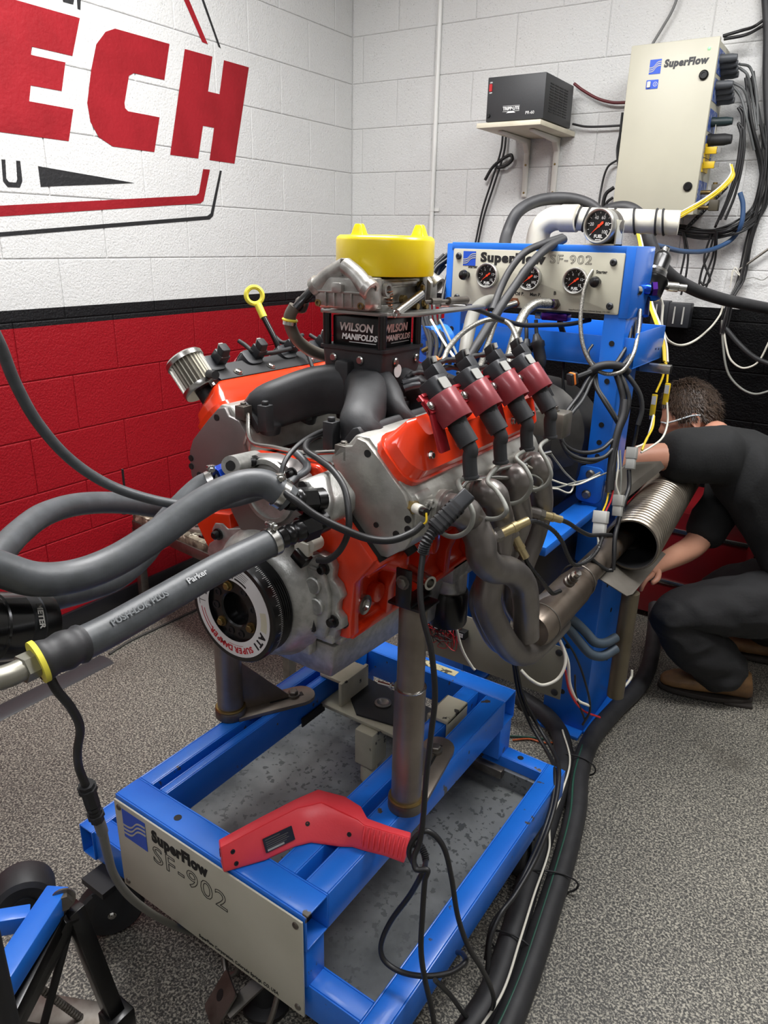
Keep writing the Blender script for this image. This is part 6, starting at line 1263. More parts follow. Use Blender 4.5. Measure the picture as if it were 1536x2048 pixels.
# ------------------------------------------------------------- floor hoses along the right of the cart
def onfloor(pts,h): return [Vector((p[0],p[1],h)) for p in pts]
f1=[(-.44,-.3,.03),(-.42,.4,.03)]+[(-0.4064,0.8666,0.0300),(-0.4078,0.9286,0.0300),(-0.4053,1.0435,0.0300),(-0.4297,1.1924,0.0300),(-0.4593,1.3403,0.0300),(-0.4954,1.5339,0.0300),(-0.5269,1.6989,0.0300),(-0.5608,1.8344,0.0300),(-0.6242,1.9524,0.0300),(-0.7101,2.0213,0.0300),(-0.8077,2.0560,0.0300)]
f2=[(-.37,-.3,.03),(-.352,.4,.03)]+[(-0.3475,0.8865,0.0300),(-0.3471,0.9599,0.0300),(-0.3613,1.1088,0.0300),(-0.3851,1.2724,0.0300),(-0.4155,1.4666,0.0300),(-0.4546,1.6539,0.0300),(-0.5048,1.8196,0.0300),(-0.5277,1.9916,0.0300),(-0.5167,2.1800,0.0300),(-0.4949,2.3607,0.0300),(-0.5042,2.5364,0.0300),(-0.5449,2.7396,0.0500),(-0.5815,2.8640,0.1200)]
cable('floor_hose','thick black hose on the floor next to the cart, the inner of the pair',f1,.029,RUB,'hose',n=16,sub=10)
cable('floor_hose','thick black hose on the floor, the outer of the pair, curving to the man',f2,.029,RUB,'hose',n=16,sub=10)
cable('white_floor_wire','thin white wire lying on the inner floor hose',[(-.43,-.25,.064),(-.42,.4,.064)]+[(-0.3849,0.9225,0.0640),(-0.3793,1.0313,0.0640),(-0.4009,1.1631,0.0640),(-0.4243,1.2917,0.0640),(-0.4490,1.4410,0.0640),(-0.4802,1.5226,0.0640),(-0.4991,1.6465,0.0640),(-0.5340,1.8051,0.0620),(-0.6065,1.9285,0.0620)],.0028,WIREW)
cable('green_floor_wire','thin green wire lying between the two floor hoses',[(-.40,-.25,.055),(-.385,.4,.055)]+[(-0.3591,0.9366,0.0550),(-0.3657,1.0757,0.0550),(-0.3872,1.2285,0.0550),(-0.4148,1.3989,0.0550),(-0.4533,1.5982,0.0550),(-0.5027,1.7575,0.0550),(-0.5312,1.9037,0.0550)],.003,mat('green_wire','#1f4a3c',.5))
for i,(a,b) in enumerate((((-0.4550,1.3635,0.0300),(-0.3874,1.3954,0.0300)),((-0.4404,1.1631,0.0300),(-0.3999,1.1677,0.0300)),((-0.5503,1.8280,0.0300),(-0.4991,1.8375,0.0300)))):
    a,b=Vector(a),Vector(b); c=(a+b)/2; dx=(b-a); 
    mb=MB(); ax=Vector((dx.y,-dx.x,0)).normalized()
    pts=[c+(dx.normalized()*math.cos(t)*(dx.length/2+.034)+Vector((0,0,1))*math.sin(t)*.034) for t in [2*PI*k/24 for k in range(25)]]
    mb.tube(pts,.0025,n=6,sub=1); single('hose_tie','black cable tie around the two floor hoses, '+['middle','nearest','farthest'][i]+' of three','tie',mb,BLKM,group=None,ang=70)
for i,pts in enumerate(([(-0.6542,1.6033,0.4610),(-0.6338,1.6298,0.3454),(-0.5973,1.6712,0.2388),(-0.5292,1.6185,0.2195),(-0.4728,1.5158,0.2500),(-0.4429,1.4264,0.2354),(-0.4294,1.3477,0.2117),(-0.4283,1.2813,0.1767),(-0.4329,1.1892,0.1506),(-0.4397,1.1297,0.1429),(-0.4403,1.0887,0.1098),(-0.4283,1.0613,0.0592),(-0.4258,1.0408,0.0095)],[(-0.6586,1.6003,0.4609),(-0.6417,1.6244,0.3452),(-0.6122,1.6609,0.2385),(-0.5389,1.6090,0.2129),(-0.4798,1.5083,0.2438),(-0.4496,1.4193,0.2295),(-0.4368,1.3401,0.2060),(-0.4366,1.2732,0.1711),(-0.4379,1.1812,0.1401),(-0.4484,1.1146,0.1224),(-0.4382,1.0722,0.0698)])):
    cable('floor_cable','thin black cable falling from the lower panel over the rear cart corner, '+('upper' if i==0 else 'lower')+' of two',pts,.0055,WIREB)
bundle('stand_foot_wires','white, red and black wires hanging in loops at the foot of the blue stand',[[(-0.5852,1.6923,0.5267),(-0.5470,1.6671,0.4990),(-0.5336,1.6492,0.4674),(-0.5420,1.6280,0.4327),(-0.5709,1.6014,0.4172),(-0.6012,1.5872,0.4312),(-0.6289,1.5886,0.4473)],[(-0.5783,1.6943,0.5206),(-0.5448,1.6996,0.4533),(-0.5330,1.7106,0.3736),(-0.5151,1.7366,0.3183),(-0.4878,1.7689,0.2916)],[(-0.5391,1.6713,0.4389),(-0.5286,1.7050,0.3545),(-0.5027,1.7540,0.2807),(-0.4691,1.8192,0.2319)],[(-0.5771,1.7085,0.5220),(-0.5392,1.7408,0.4505),(-0.5046,1.7614,0.3576),(-0.4854,1.7658,0.2812),(-0.4962,1.7509,0.2353)],[(-0.5250,1.7172,0.4049),(-0.5189,1.7295,0.3369),(-0.4934,1.7588,0.2486)],[(-0.4786,1.9747,0.3061),(-0.4864,1.9409,0.2998),(-0.4764,1.9353,0.2721),(-0.4551,1.9688,0.2572),(-0.4445,2.0096,0.2748),(-0.4468,2.0175,0.2962)],[(-0.4871,1.9613,0.2889),(-0.4719,1.9907,0.2741),(-0.4564,1.9855,0.2389),(-0.4605,1.9711,0.2131)],[(-0.7454,1.4004,0.7209),(-0.7413,1.4217,0.6184),(-0.7231,1.4295,0.5508),(-0.7010,1.4474,0.4998),(-0.6945,1.4492,0.4940)]],[.0045,.0045,.003,.0032,.0028,.004,.003,.0035],[WIREW,WIREW,WIRER,WIREB,WIREB,WIREW,WIREW,WIREW])
bundle('water_hoses','two grey rubber hoses running from the blue stand to the vertical brown pipe',[[(-0.5989,1.7469,0.5544),(-0.5708,1.7809,0.5302),(-0.5355,1.8013,0.4938),(-0.5094,1.8082,0.4696),(-0.4884,1.8321,0.4625),(-0.4711,1.8718,0.4675)],[(-0.6022,1.7378,0.5389),(-0.5777,1.7674,0.5106),(-0.5433,1.7843,0.4675),(-0.5114,1.7928,0.4383),(-0.4864,1.8182,0.4285),(-0.4645,1.8633,0.4385)]],.0135,mat('grey_blue_hose','#3d4a55',.55),'hoses','hose',n=12)
bundle('man_side_wires','thin orange and green wires lying on the floor by the cart corner',[[(-0.7412,1.8592,0.0060),(-0.6976,1.8971,0.0060),(-0.6578,1.9044,0.0060),(-0.6253,1.9281,0.0060)],[(-0.7565,1.8730,0.0060),(-0.7084,1.9018,0.0060),(-0.6518,1.9305,0.0060)]],.003,[mat('orange_wire','#b5562a',.5),bpy.data.materials['green_wire']])
# ------------------------------------------------------------- cables gathered on the right blue column
def colb(i,pts): return pts
bundle('column_cable_bundle','tangle of black cables tied round the blue column and hanging in big loops',[
 [(-0.6327,1.9216,1.1972),(-0.6408,1.8944,1.1775),(-0.6403,1.8255,1.1380),(-0.6484,1.7625,1.0958),(-0.6459,1.7338,1.0566),(-0.6289,1.7323,1.0275),(-0.6004,1.7674,1.0053),(-0.5660,1.8172,1.0071),(-0.5509,1.8620,1.0268)],
 [(-0.6286,1.9227,1.1936),(-0.6343,1.8945,1.1678),(-0.6302,1.8271,1.1262),(-0.6388,1.7665,1.0901),(-0.6404,1.7349,1.0508),(-0.6242,1.7303,1.0158),(-0.5917,1.7665,0.9900),(-0.5566,1.8156,0.9892),(-0.5436,1.8589,1.0086)],
 [(-0.6367,1.9160,1.1909),(-0.6411,1.8722,1.1570),(-0.6438,1.7977,1.1097),(-0.6472,1.7527,1.0720),(-0.6398,1.7301,1.0390),(-0.6131,1.7416,0.9957),(-0.5772,1.7844,0.9793),(-0.5527,1.8433,0.9877)],
 [(-0.6383,1.9138,1.1883),(-0.6251,1.8953,1.1557),(-0.5963,1.8865,1.1213),(-0.5677,1.8897,1.0852),(-0.5475,1.9017,1.0528)],
 [(-0.6340,1.9168,1.1885),(-0.6172,1.8979,1.1497),(-0.5853,1.8913,1.1155),(-0.5531,1.8943,1.0733)],
 [(-0.5928,1.9451,1.1895),(-0.5712,1.9324,1.1570),(-0.5564,1.9260,1.1204),(-0.5517,1.9071,1.0712),(-0.5491,1.8868,1.0220),(-0.5360,1.8449,0.9661),(-0.5265,1.8242,0.9053)],
 [(-0.5842,1.9511,1.1897),(-0.5569,1.9394,1.1512),(-0.5434,1.9349,1.1208),(-0.5415,1.9196,1.0838),(-0.5461,1.8999,1.0467),(-0.5387,1.8568,0.9966),(-0.5278,1.8343,0.9297)],
 [(-0.5796,1.9664,1.1883),(-0.5560,1.9726,1.1665),(-0.5307,1.9853,1.1279),(-0.5205,1.9875,1.0885),(-0.5234,1.9805,1.0485)],
 [(-0.6595,1.9404,1.2511),(-0.6617,1.9183,1.2336),(-0.6504,1.9166,1.2128),(-0.6273,1.9253,1.1973)],
 [(-0.5989,2.0474,1.3123),(-0.5859,2.0090,1.2643),(-0.5896,1.9623,1.2230),(-0.5971,1.9338,1.1996)],
 [(-0.5931,2.0639,1.3115),(-0.5751,2.0232,1.2508),(-0.5759,1.9662,1.2110),(-0.5882,1.9372,1.1936)],
 [(-0.6033,2.0444,1.3122),(-0.5787,2.0084,1.2519),(-0.5708,1.9724,1.2173),(-0.5919,1.9335,1.1911)],
 [(-0.7733,2.0535,1.2155),(-0.7720,2.0424,1.1886),(-0.7621,2.0250,1.1349),(-0.7452,2.0125,1.0814),(-0.7232,1.9857,1.0457)]],[.0055,.005,.0045,.005,.0045,.0085,.0065,.007,.004,.0055,.0055,.004,.004],[WIREB,bpy.data.materials['charcoal_wire'],WIREB])
cable('cable_wrap','black taped wrap of cables tied across the front of the blue column',[(-0.6428,1.8969,1.1861),(-0.6264,1.9020,1.2015),(-0.6007,1.9219,1.2071),(-0.5756,1.9487,1.2001),(-0.5638,1.9634,1.1865)],.011,BLKM)
cable('taped_harness','thick taped black harness hanging from the column to the grey connectors',[(-0.5492,1.9189,1.1225),(-0.5437,1.9002,1.0869),(-0.5447,1.8772,1.0513),(-0.5443,1.8556,1.0025),(-0.5383,1.8352,0.9478),(-0.5305,1.8187,0.8991)],.0085,BLKM)
oc=thing('orange_connector','black multi pin connector with an orange seal tied to the cable bundle','connector',tuple((-0.6648,1.8508,1.1740)))
a,b=Vector((-0.6732,1.8313,1.1717)),Vector((-0.6475,1.8804,1.1850)); d=(b-a).normalized(); u=Vector((0,0,1)); w_=d.cross(u).normalized(); u=w_.cross(d)
part(oc,'shell',MB().prism(rrect(.020,.030,.003),lambda x,y,z:a+d*z+w_*x+u*y,0,.022),BLKM,.001); part(oc,'orange_seal',MB().prism(rrect(.0215,.0315,.003),lambda x,y,z:a+d*z+w_*x+u*y,.008,.014),mat('orange_seal','#d8732a',.5))
part(oc,'wire_tail',MB().tube([a+d*.022,Vector((-0.6524,1.8693,1.1820)),Vector((-0.6366,1.8967,1.1907))],.007,n=8),BLKM)
def greyconn(lab,p,q,m,w=.028):
    p,q=Vector(p),Vector(q); d=(q-p).normalized(); x=Vector((1,0,0)); x=(x-d*x.dot(d)).normalized(); y=d.cross(x); L=(q-p).length
    t=thing('wire_connector',lab,'connector',tuple(p)); f=lambda a,b,c:p+x*a+y*b+d*c
    part(t,'plug_half',MB().prism(rrect(w,w*.8,.003),f,0,L*.52),m,.001); part(t,'socket_half',MB().prism(rrect(w*.86,w*.7,.003),f,L*.52,L),m,.001)
    part(t,'latch',MB().prism(rrect(w*.4,.004,.001),lambda a,b,c:f(a,b-w*.42,c),L*.2,L*.7),m); return t
greyconn('pale grey wire connector hanging lowest beside the corrugated duct',(-0.5352,1.7953,0.8539),(-0.5278,1.7752,0.7979),mat('pale_connector','#b9b9b4',.5),.036)
greyconn('mid grey wire connector with a white label hanging in front of the duct',(-0.5147,1.8613,0.8841),(-0.5073,1.8431,0.8322),GREYPL,.028)
greyconn('grey wire connector hanging beside the bare arm of the man',(-0.5306,1.9853,0.9838),(-0.5238,1.9653,0.9288),GREYPL,.028)
bundle('connector_wires','coloured wires and black leads running down to the grey connectors',[
 [(-0.5305,1.8187,0.8991),(-0.5292,1.8087,0.8748),(-0.5320,1.7975,0.8540)],[(-0.5403,1.8420,0.9660),(-0.5256,1.8357,0.9298),(-0.5210,1.8171,0.8811),(-0.5256,1.8019,0.8541)],[(-0.5491,1.8868,1.0220),(-0.5309,1.8718,0.9608),(-0.5241,1.8544,0.9116),(-0.5147,1.8613,0.8841)],[(-0.5350,1.8855,0.9977),(-0.5189,1.8690,0.9364),(-0.5125,1.8628,0.8841)],
 [(-0.5245,1.9797,1.0485),(-0.5274,1.9901,1.0184),(-0.5295,1.9861,0.9839)],[(-0.5254,1.9630,0.9262),(-0.5127,1.9401,0.8845),(-0.5092,1.9053,0.8591),(-0.5059,1.8623,0.8154),(-0.4995,1.8246,0.7791),(-0.4893,1.8010,0.7399),(-0.4831,1.7888,0.7030)],
 [(-0.5278,1.7752,0.7979),(-0.5169,1.7596,0.7751),(-0.5192,1.7359,0.7547),(-0.5326,1.6964,0.7442)],[(-0.5310,1.7730,0.7978),(-0.5170,1.7456,0.7728),(-0.5256,1.7177,0.7524),(-0.5402,1.6897,0.7404)],
 [(-0.4831,1.7888,0.7030),(-0.4950,1.7806,0.7027),(-0.5172,1.7609,0.7210),(-0.5340,1.7453,0.7404)]],[.0025,.0025,.0028,.0028,.0045,.006,.003,.003,.0055],[WIREY,WIRER,WIREW,WIREG,WIREB,WIREB,WIREB,WIREG,WIREB])
bundle('hair_wires','thin white and yellow wires from the plugs to the connector by the man',[[(-0.5275,2.1442,1.0464),(-0.5216,2.1064,1.0107),(-0.5181,2.0585,0.9847),(-0.5280,2.0106,0.9789)],[(-0.5033,2.1759,1.0808),(-0.4899,2.1610,1.0272),(-0.4879,2.1207,0.9915),(-0.5036,2.0626,0.9719),(-0.5163,2.0246,0.9636)],[(-0.5257,2.1442,1.0438),(-0.5173,2.1124,1.0175),(-0.5173,2.0620,0.9913),(-0.5155,2.0280,0.9701)]],[.003,.003,.0035],[WIREW,WIREW,WIREY])
# cables and blue parts behind the manifold, left of the console
bundle('behind_cables','bundle of black cables hanging behind the carburettor to the left of the console',[jit([(-1.1479,2.0328,1.4478),(-1.1707,2.0013,1.4119),(-1.1414,1.9237,1.3380),(-1.1027,1.8632,1.2881),(-1.0222,1.7650,1.2347),(-0.9680,1.6516,1.1870)],.03,200+i) for i in range(7)],.0055,[WIREB,bpy.data.materials['charcoal_wire']])
bp_=thing('blue_pump','bright blue pump body seen between the manifold and the console','pump',tuple((-1.0823,1.7853,1.2272)))
part(bp_,'body',MB().lathe([(.03,0),(.05,.01),(.05,.07),(.03,.09)],(-1.0981,1.8115,1.2232),(.4,1,.1),20),BLUED); part(bp_,'flange',MB().lathe([(.06,0),(.06,.01)],(-1.0981,1.8115,1.2232),(.4,1,.1),6),BLUED); part(bp_,'drain_tap',MB().cyl((-1.0686,1.7508,1.2156),(-1.0357,1.7557,1.2344),.006,n=8),BRASS)
bundle('engine_rear_leads','white and orange leads crossing behind the manifold',[[(-1.1098,1.8583,1.2880),(-1.0195,1.7726,1.2476),(-0.9043,1.6450,1.2200),(-0.8314,1.5601,1.2077)],[(-1.0886,1.8729,1.2885),(-0.9693,1.7396,1.2420),(-0.8584,1.6049,1.2050)],[(-0.9236,1.5731,1.2322),(-0.9116,1.5777,1.2245),(-0.9142,1.6056,1.2333)]],[.004,.0035,.006],[WIREW,WIREG,mat('orange_tape','#c56a28',.5)])
# ------------------------------------------------------------- steel table with flexplate behind the engine on the left
tb_=thing('steel_table','low steel table with a worn speckled top behind the hoses by the red wall','table',(-1.95,1.9,0))
TM=Matrix.Translation((-2.36,1.70,0))@Matrix.Rotation(-.10,4,'Z')
def tbx(nm,a,b,m,bev=.002):
    mb=MB(); mb.bb(a,b); mb.v=[TM@v for v in mb.v]; part(tb_,nm,mb,m,bev)
GRAN=mat('worn_table_top','#8d8775',.5,0,'#3f3a30',26,.42,.6,chips='#d0cbb8',cs=30,ct=.6)
tbx('table_top',(0,0,.425),(.90,.42,.462),GRAN); tbx('edge_rail',(0,-.006,.39),(.90,.006,.43),DSTEEL); tbx('edge_rail',(-.006,0,.39),(.006,.42,.43),DSTEEL)
for x,y in ((.01,.01),(.89,.01),(.01,.41),(.89,.41)): tbx('leg',(x-.016,y-.016,0),(x+.016,y+.016,.40),DSTEEL)
fp=thing('flexplate','round steel flexplate ring lying on the low table','flexplate',tuple(TM@Vector((.28,.20,.462))))
c=TM@Vector((.28,.20,.463)); part(fp,'ring_gear',MB().lathe([(.12,0),(.178,0),(.178,.012),(.172,.014),(.12,.010)],c,(0,0,1),48,cap=False),mat('plate_steel','#8b7f78',.4,.6)); part(fp,'centre_disc',MB().lathe([(.125,.003),(.125,.006),(.03,.004),(.03,.0)],c,(0,0,1),40,cap=False),bpy.data.materials['plate_steel'])
for k in range(10):
    a=2*PI*k/10; part(fp,'rivet_hole',MB().lathe([(.010,.0),(.010,.0012)],c+Vector((.148*math.cos(a),.148*math.sin(a),.0125)),(0,0,1),12),INK)
# floor strip by the wall
st=MB(); st.prism([(0,-.045),(0,.045),(.004,.038),(.009,.02),(.009,-.02),(.004,-.038)],lambda a,b,c:Vector((-2.19+b,c,a)),.2,1.40)
single('floor_cable_strip','flat grey rubber cable strip on the floor along the left wall','strip',st,mat('strip_rubber','#3b3b3d',.45),.001)
cable('thin_floor_cable','thin dark cable running along the floor from the end of the rubber strip',[(-2.2085,1.4236,0.0050),(-2.2247,1.5314,0.0050),(-2.2226,1.6508,0.0050),(-2.2174,1.8297,0.0050),(-2.2080,1.9922,0.0050)],.005,mat('floor_cable_grey','#3a3936',.6))
# ------------------------------------------------------------- black canister at the left edge
cn=thing('black_canister','glossy black cylindrical pump motor entering at the left edge above the hoses','motor',tuple((-0.8607,0.4260,1.0198)))
a=Vector((-0.8657,0.4674,1.0048)); b=Vector((-0.8603,0.3281,1.0593)); d=(b-a).normalized()
part(cn,'end_cap',MB().lathe([(.012,-.004),(.026,-.004),(.030,0),(.043,.004),(.0445,.012),(.0445,.026)],a,d,40),BLK)
part(cn,'ribbed_band',MB().lathe([(.0445,.026),(.0432,.027),(.0432,.044),(.0445,.045)],a,d,40,cap=False),mat('band_black','#232426',.35,.4))
part(cn,'barrel',MB().lathe([(.0445,.045),(.0445,.075),(.0425,.077),(.0425,.079),(.0445,.081),(.0445,.24),(.03,.25)],a,d,40),mat('gloss_black','#0c0c0d',.22,.1,coat=.4))
x,y=MB().frame(d); side=Vector((.55,-.6,.6)); side=(side-d*side.dot(d)).normalized()
part(cn,'metal_lettering',textmesh('METER',.011,fmx(a+d*.0355+side*.0440,side.cross(d),-d),bold=.0004),STEEL)
part(cn,'mounting_arm',MB().tube([a+d*.16,a+d*.16+Vector((0,0,-.12)),Vector(((a+d*.16).x,(a+d*.16).y,0))],.014,n=12,sub=2).lathe([(.07,0),(.07,.01),(.02,.02)],((a+d*.16).x,(a+d*.16).y,0),(0,0,1),20),BLKM)
sc=thing('sensor_lead','black cable with inline connector hanging from the lower hose, grey sheath below','cable',tuple((-0.7645,0.4389,0.9032)))
part(sc,'black_cable',MB().tube([(-0.7494,0.3996,1.0082),(-0.7411,0.4022,0.9871),(-0.7462,0.4201,0.9485),(-0.7558,0.4334,0.9065),(-0.7763,0.4372,0.8596),(-0.7936,0.4453,0.8175),(-0.7959,0.4527,0.7800)],.0058,n=10,sub=8),WIREB,ang=70)
a,b=Vector((-0.7965,0.4534,0.7826)),Vector((-0.8030,0.4663,0.7060)); d=(b-a)
for k,(f0,f1,w) in enumerate(((.0,.55,.022),(.5,.75,.017),(.72,1.0,.020))): part(sc,'connector_half',MB().tube([a+d*f0,a+d*f1],w/2,n=8,sub=1).lathe([(w*.62,0),(w*.62,.006)],a+d*(f0+.08),d,8),BLKM)
part(sc,'grey_sheath',MB().tube([(-0.8038,0.4673,0.7094),(-0.8146,0.4784,0.6642),(-0.8274,0.4879,0.6185),(-0.8554,0.5100,0.5375),(-0.8877,0.5477,0.4406),(-0.9226,0.6027,0.3286),(-0.9479,0.6650,0.2182),(-0.9677,0.7250,0.1232),(-0.9782,0.7778,0.0557)],lambda q:.0068 if q>.12 else .0085,n=10,sub=8),mat('grey_sheath','#6b6a64',.55),ang=70)
# ------------------------------------------------------------- blue roller stand at the lower left
rs=thing('roller_stand','blue and black roller stand with a thick black wheel at the lower left corner','stand',tuple((-1.1237,0.5013,0.0000)))
wc=Vector((-1.1623,0.5047,0.2992)); wx=Vector((.80,-.45,.0)).normalized()
part(rs,'rubber_wheel',MB().lathe([(.02,-.032),(.045,-.034),(.054,-.028),(.0565,-.02),(.0565,.02),(.054,.028),(.045,.034),(.02,.032)],wc,wx,40),RUB)
part(rs,'wheel_hub',MB().cyl(wc-wx*.036,wc+wx*.036,.022,n=20),DARKPL)
A=Vector((-1.0594,0.5196,0.3496)); B=Vector((-0.9431,0.3256,0.3732)); 
mb=MB(); mb.beam(A,B,.042,.042); part(rs,'blue_arm',mb,BLUE,.003)
mb=MB(); mb.beam(A+Vector((.004,0,-.035)),B+Vector((.02,0,-.05)),.03,.03); part(rs,'black_rail',mb,BLK,.002)
C_=Vector((-1.1093,0.4078,0.3478)); part(rs,'blue_cross_arm',MB().beam(Vector((-1.0706,0.4671,0.3356)),C_,.03,.035),BLUE,.002)
part(rs,'pivot_bolt',MB().lathe([(.016,0),(.016,.012)],(-1.0359,0.5136,0.3581),(.85,-.5,.1),6).lathe([(.022,-.004),(.022,.0)],(-1.0359,0.5136,0.3581),(.85,-.5,.1),18),DSTEEL)
G1=Vector((-0.9922,0.5575,0.0200)); G0=Vector((-1.0339,0.5274,0.3284))
part(rs,'leg',MB().beam(G0,G1,.032,.032,up=(1,0,0)),BLK,.002)
part(rs,'leg',MB().beam(Vector((-1.0286,0.5161,0.3239)),Vector((-1.1129,0.3635,0.0200)),.03,.03,up=(1,0,0)),BLK,.002)
part(rs,'brace_rod',MB().cyl(Vector((-1.0308,0.5158,0.2979)),Vector((-1.0941,0.4598,0.0300)),.008,n=10),BLKM)
sp_=[]
a,b=Vector((-1.0956,0.4606,0.1574)),Vector((-1.0563,0.5170,0.0300))
part(rs,'threaded_rod',MB().tube([a.lerp(b,k/40) for k in range(41)],.008,n=10,sub=1,rib=.82),DSTEEL)
part(rs,'base_rail',MB().beam(Vector((-0.9792,0.5637,0.0150)),Vector((-1.2008,0.4526,0.0150)),.06,.03),DSTEEL,.002)
part(rs,'foot_block',MB().box(G1+Vector((0,0,.012)),(.05,.05,.05)),BLK,.003)
# ------------------------------------------------------------- red tool chest far behind the man
rt=thing('red_tool_chest','red tool chest with bright trim in the dark behind the man','tool chest',tuple(rm(-.55,3.15,0)))
mb=MB(); rbb(mb,(-.70,2.98,.03),(-.22,3.38,.50)); part(rt,'body',mb,mat('chest_red','#6d0d14',.35),.004)
for z in (.18,.41): part(rt,'drawer_trim',rbb(MB(),(-.70,2.972,z),(-.22,2.98,z+.018)),STEEL,.001)
for x in (-.64,-.30): part(rt,'caster',MB().cyl(rm(x,3.1,.03),rm(x+.03,3.1,.03),.03,n=16),BLKM)

# ------------------------------------------------------------- crouching man in black
SKIN=mat('skin','#c08d74',.5,0,'#b57f68',9,bump=.05,bs=200); CLOTH=mat('black_cotton','#0f1011',.85,0,'#131415',10,bump=.25,bs=120); PANTS=mat('black_work_trousers','#111113',.8,0,'#161618',9,bump=.25,bs=100)
HAIR=mat('brown_hair','#4a392c',.5,0,'#33271e',90); BOOTM=mat('brown_boot_leather','#7a5a36',.6,0,'#5d4226',14,bump=.2,bs=120); SOLE=mat('boot_sole','#2b2622',.7)
man=thing('person','man in black t-shirt, black trousers and brown boots crouching behind the blue stand','person',(-.25,2.6,0))
def skinmesh(V,Ed,root,lv=2):
    bm=bmesh.new(); L=bm.verts.layers.skin.verify(); vs={}
    for k,(p,r) in V.items():
        v=bm.verts.new(Vector(p)); rr=r if isinstance(r,tuple) else (r,r); v[L].radius=rr; vs[k]=v
        v[L].use_root=(k==root)
    for a,b in Ed: bm.edges.new((vs[a],vs[b]))
    me=bpy.data.meshes.new('sk'); bm.to_mesh(me); bm.free()
    o=bpy.data.objects.new('sk',me); COL.objects.link(o)
    o.modifiers.new('s','SKIN'); m=o.modifiers.new('u','SUBSURF'); m.levels=lv; m.render_levels=lv
    dg=bpy.context.evaluated_depsgraph_get(); r=bpy.data.meshes.new_from_object(o.evaluated_get(dg))
    mb=MB(); mb.add([v.co.copy() for v in r.vertices],[tuple(p.vertices) for p in r.polygons])
    bpy.data.objects.remove(o); bpy.data.meshes.remove(me); bpy.data.meshes.remove(r); return mb
from mathutils import noise as mnoise
def wrinkle(mb,amp,sc,stretch=(1,1,1)):
    n=[Vector() for _ in mb.v]
    for f in mb.f:
        q=(mb.v[f[1]]-mb.v[f[0]]).cross(mb.v[f[2]]-mb.v[f[0]])
        for i in f: n[i]+=q
    for i,v in enumerate(mb.v):
        if n[i].length>0:
            p=Vector((v.x*sc*stretch[0],v.y*sc*stretch[1],v.z*sc*stretch[2]))
            w=mnoise.noise(p)+.5*mnoise.noise(p*2.1); w=1-abs(w)*2.2
            mb.v[i]=v+n[i].normalized()*(w*amp)
    return mb
def chain(V,Ed,names): 
    for a,b in zip(names,names[1:]): Ed.append((a,b))
# joints
HIP=Vector((-.07,2.70,.42)); WAI=Vector((-.12,2.70,.56)); CH=Vector((-.25,2.68,.73)); UP=Vector((-.345,2.68,.835)); NK=Vector((-.425,2.69,.880))
HD=Vector((-0.5442,2.7520,0.9336))
ShN=Vector((-.385,2.55,.862)); ElN=Vector((-0.6021,2.3456,0.8612)); WrN=Vector((-0.6654,2.2885,0.8293)); HaN=Vector((-0.6958,2.2376,0.8190))
ShF=Vector((-.345,2.83,.80)); ElF=Vector((-0.4236,2.5721,0.5219)); WrF=Vector((-0.4977,2.3367,0.5107)); HaF=Vector((-0.5132,2.2638,0.5153))
fwd=Vector((-.86,-.22,-.42)).normalized(); upv=Vector((-.36,-.02,.93)); upv=(upv-fwd*upv.dot(fwd)).normalized(); lft=upv.cross(fwd).normalized()
V={'hip':(HIP,.10),'wai':(WAI,.10),'ch':(CH,.115),'up':(UP,.08),'nk':(NK,.058),'hd0':(NK.lerp(HD,.55),.055)}; Ed=[]
chain(V,Ed,['hip','wai','ch','up','nk','hd0'])
for s,(a,b,c,d) in (('n',(ShN,ElN,WrN,HaN)),('f',(ShF,ElF,WrF,HaF))):
    V['sh'+s]=(a,.058); V['um'+s]=(a.lerp(b,.5),.052); V['el'+s]=(b,.046); V['fm'+s]=(b.lerp(c,.35),.043); V['wr'+s]=(c,.030); V['pa'+s]=(c.lerp(d,.8),(.036,.022))
    chain(V,Ed,['up','sh'+s,'um'+s,'el'+s,'fm'+s,'wr'+s,'pa'+s])
body=skinmesh(V,Ed,'hip')
# head: one shaped surface joined into the body
def headpt(th,ph):
    # th from the crown down, ph around from the face
    d=Vector((math.sin(th)*math.cos(ph),math.sin(th)*math.sin(ph),math.cos(th)))
    x,y,z=d.x*.098,d.y*.077,d.z*.118
    f=max(0,d.x)
    if d.z<-.1:   # jaw narrows, chin forward
        t=(-d.z-.1)/.9; y*=1-.32*t; x=x*(1-.18*t)+.018*t*(1 if d.x>0 else -.6)
    if d.x<0 and d.z<.1: x*=1-.12*min(1,(.1-d.z))
    if f>.55:
        w=(f-.55)/.45; az=abs(y)
        x+=.026*w*math.exp(-((z+.018)/.022)**2-(y/.013)**2)         # nose
        x+=.007*w*math.exp(-((z-.020)/.010)**2-(y/.045)**2)         # brow
        x-=.010*w*math.exp(-((z-.002)/.011)**2-((az-.031)/.014)**2) # eye sockets
        x+=.006*w*math.exp(-((z+.058)/.008)**2-(y/.022)**2)         # lips
        x+=.008*w*math.exp(-((z+.095)/.016)**2-(y/.025)**2)         # chin
    return x,y,z
def hw(x,y,z): return HD+fwd*x+lft*y+upv*z
rings=[]
for i in range(1,36):
    th=PI*i/36; rings.append([hw(*headpt(th,2*PI*j/44)) for j in range(44)])
body.loft(rings)
# ears
for sy in (1,-1):
    o=[]
    for k in range(12):
        a=2*PI*k/12; o.append((-.008+.018*math.cos(a)*(1 if math.sin(a)>-.3 else .7),-.008+.031*math.sin(a)))
    body.loft([[hw(a*s_,sy*(.072+b_),b*s_-.004) for a,b in o] for s_,b_ in ((.7,-.006),(1.0,.004),(1.02,.009),(.8,.011),(.62,.006))])
bo=part(man,'body',body,SKIN,ang=80,whole=True)
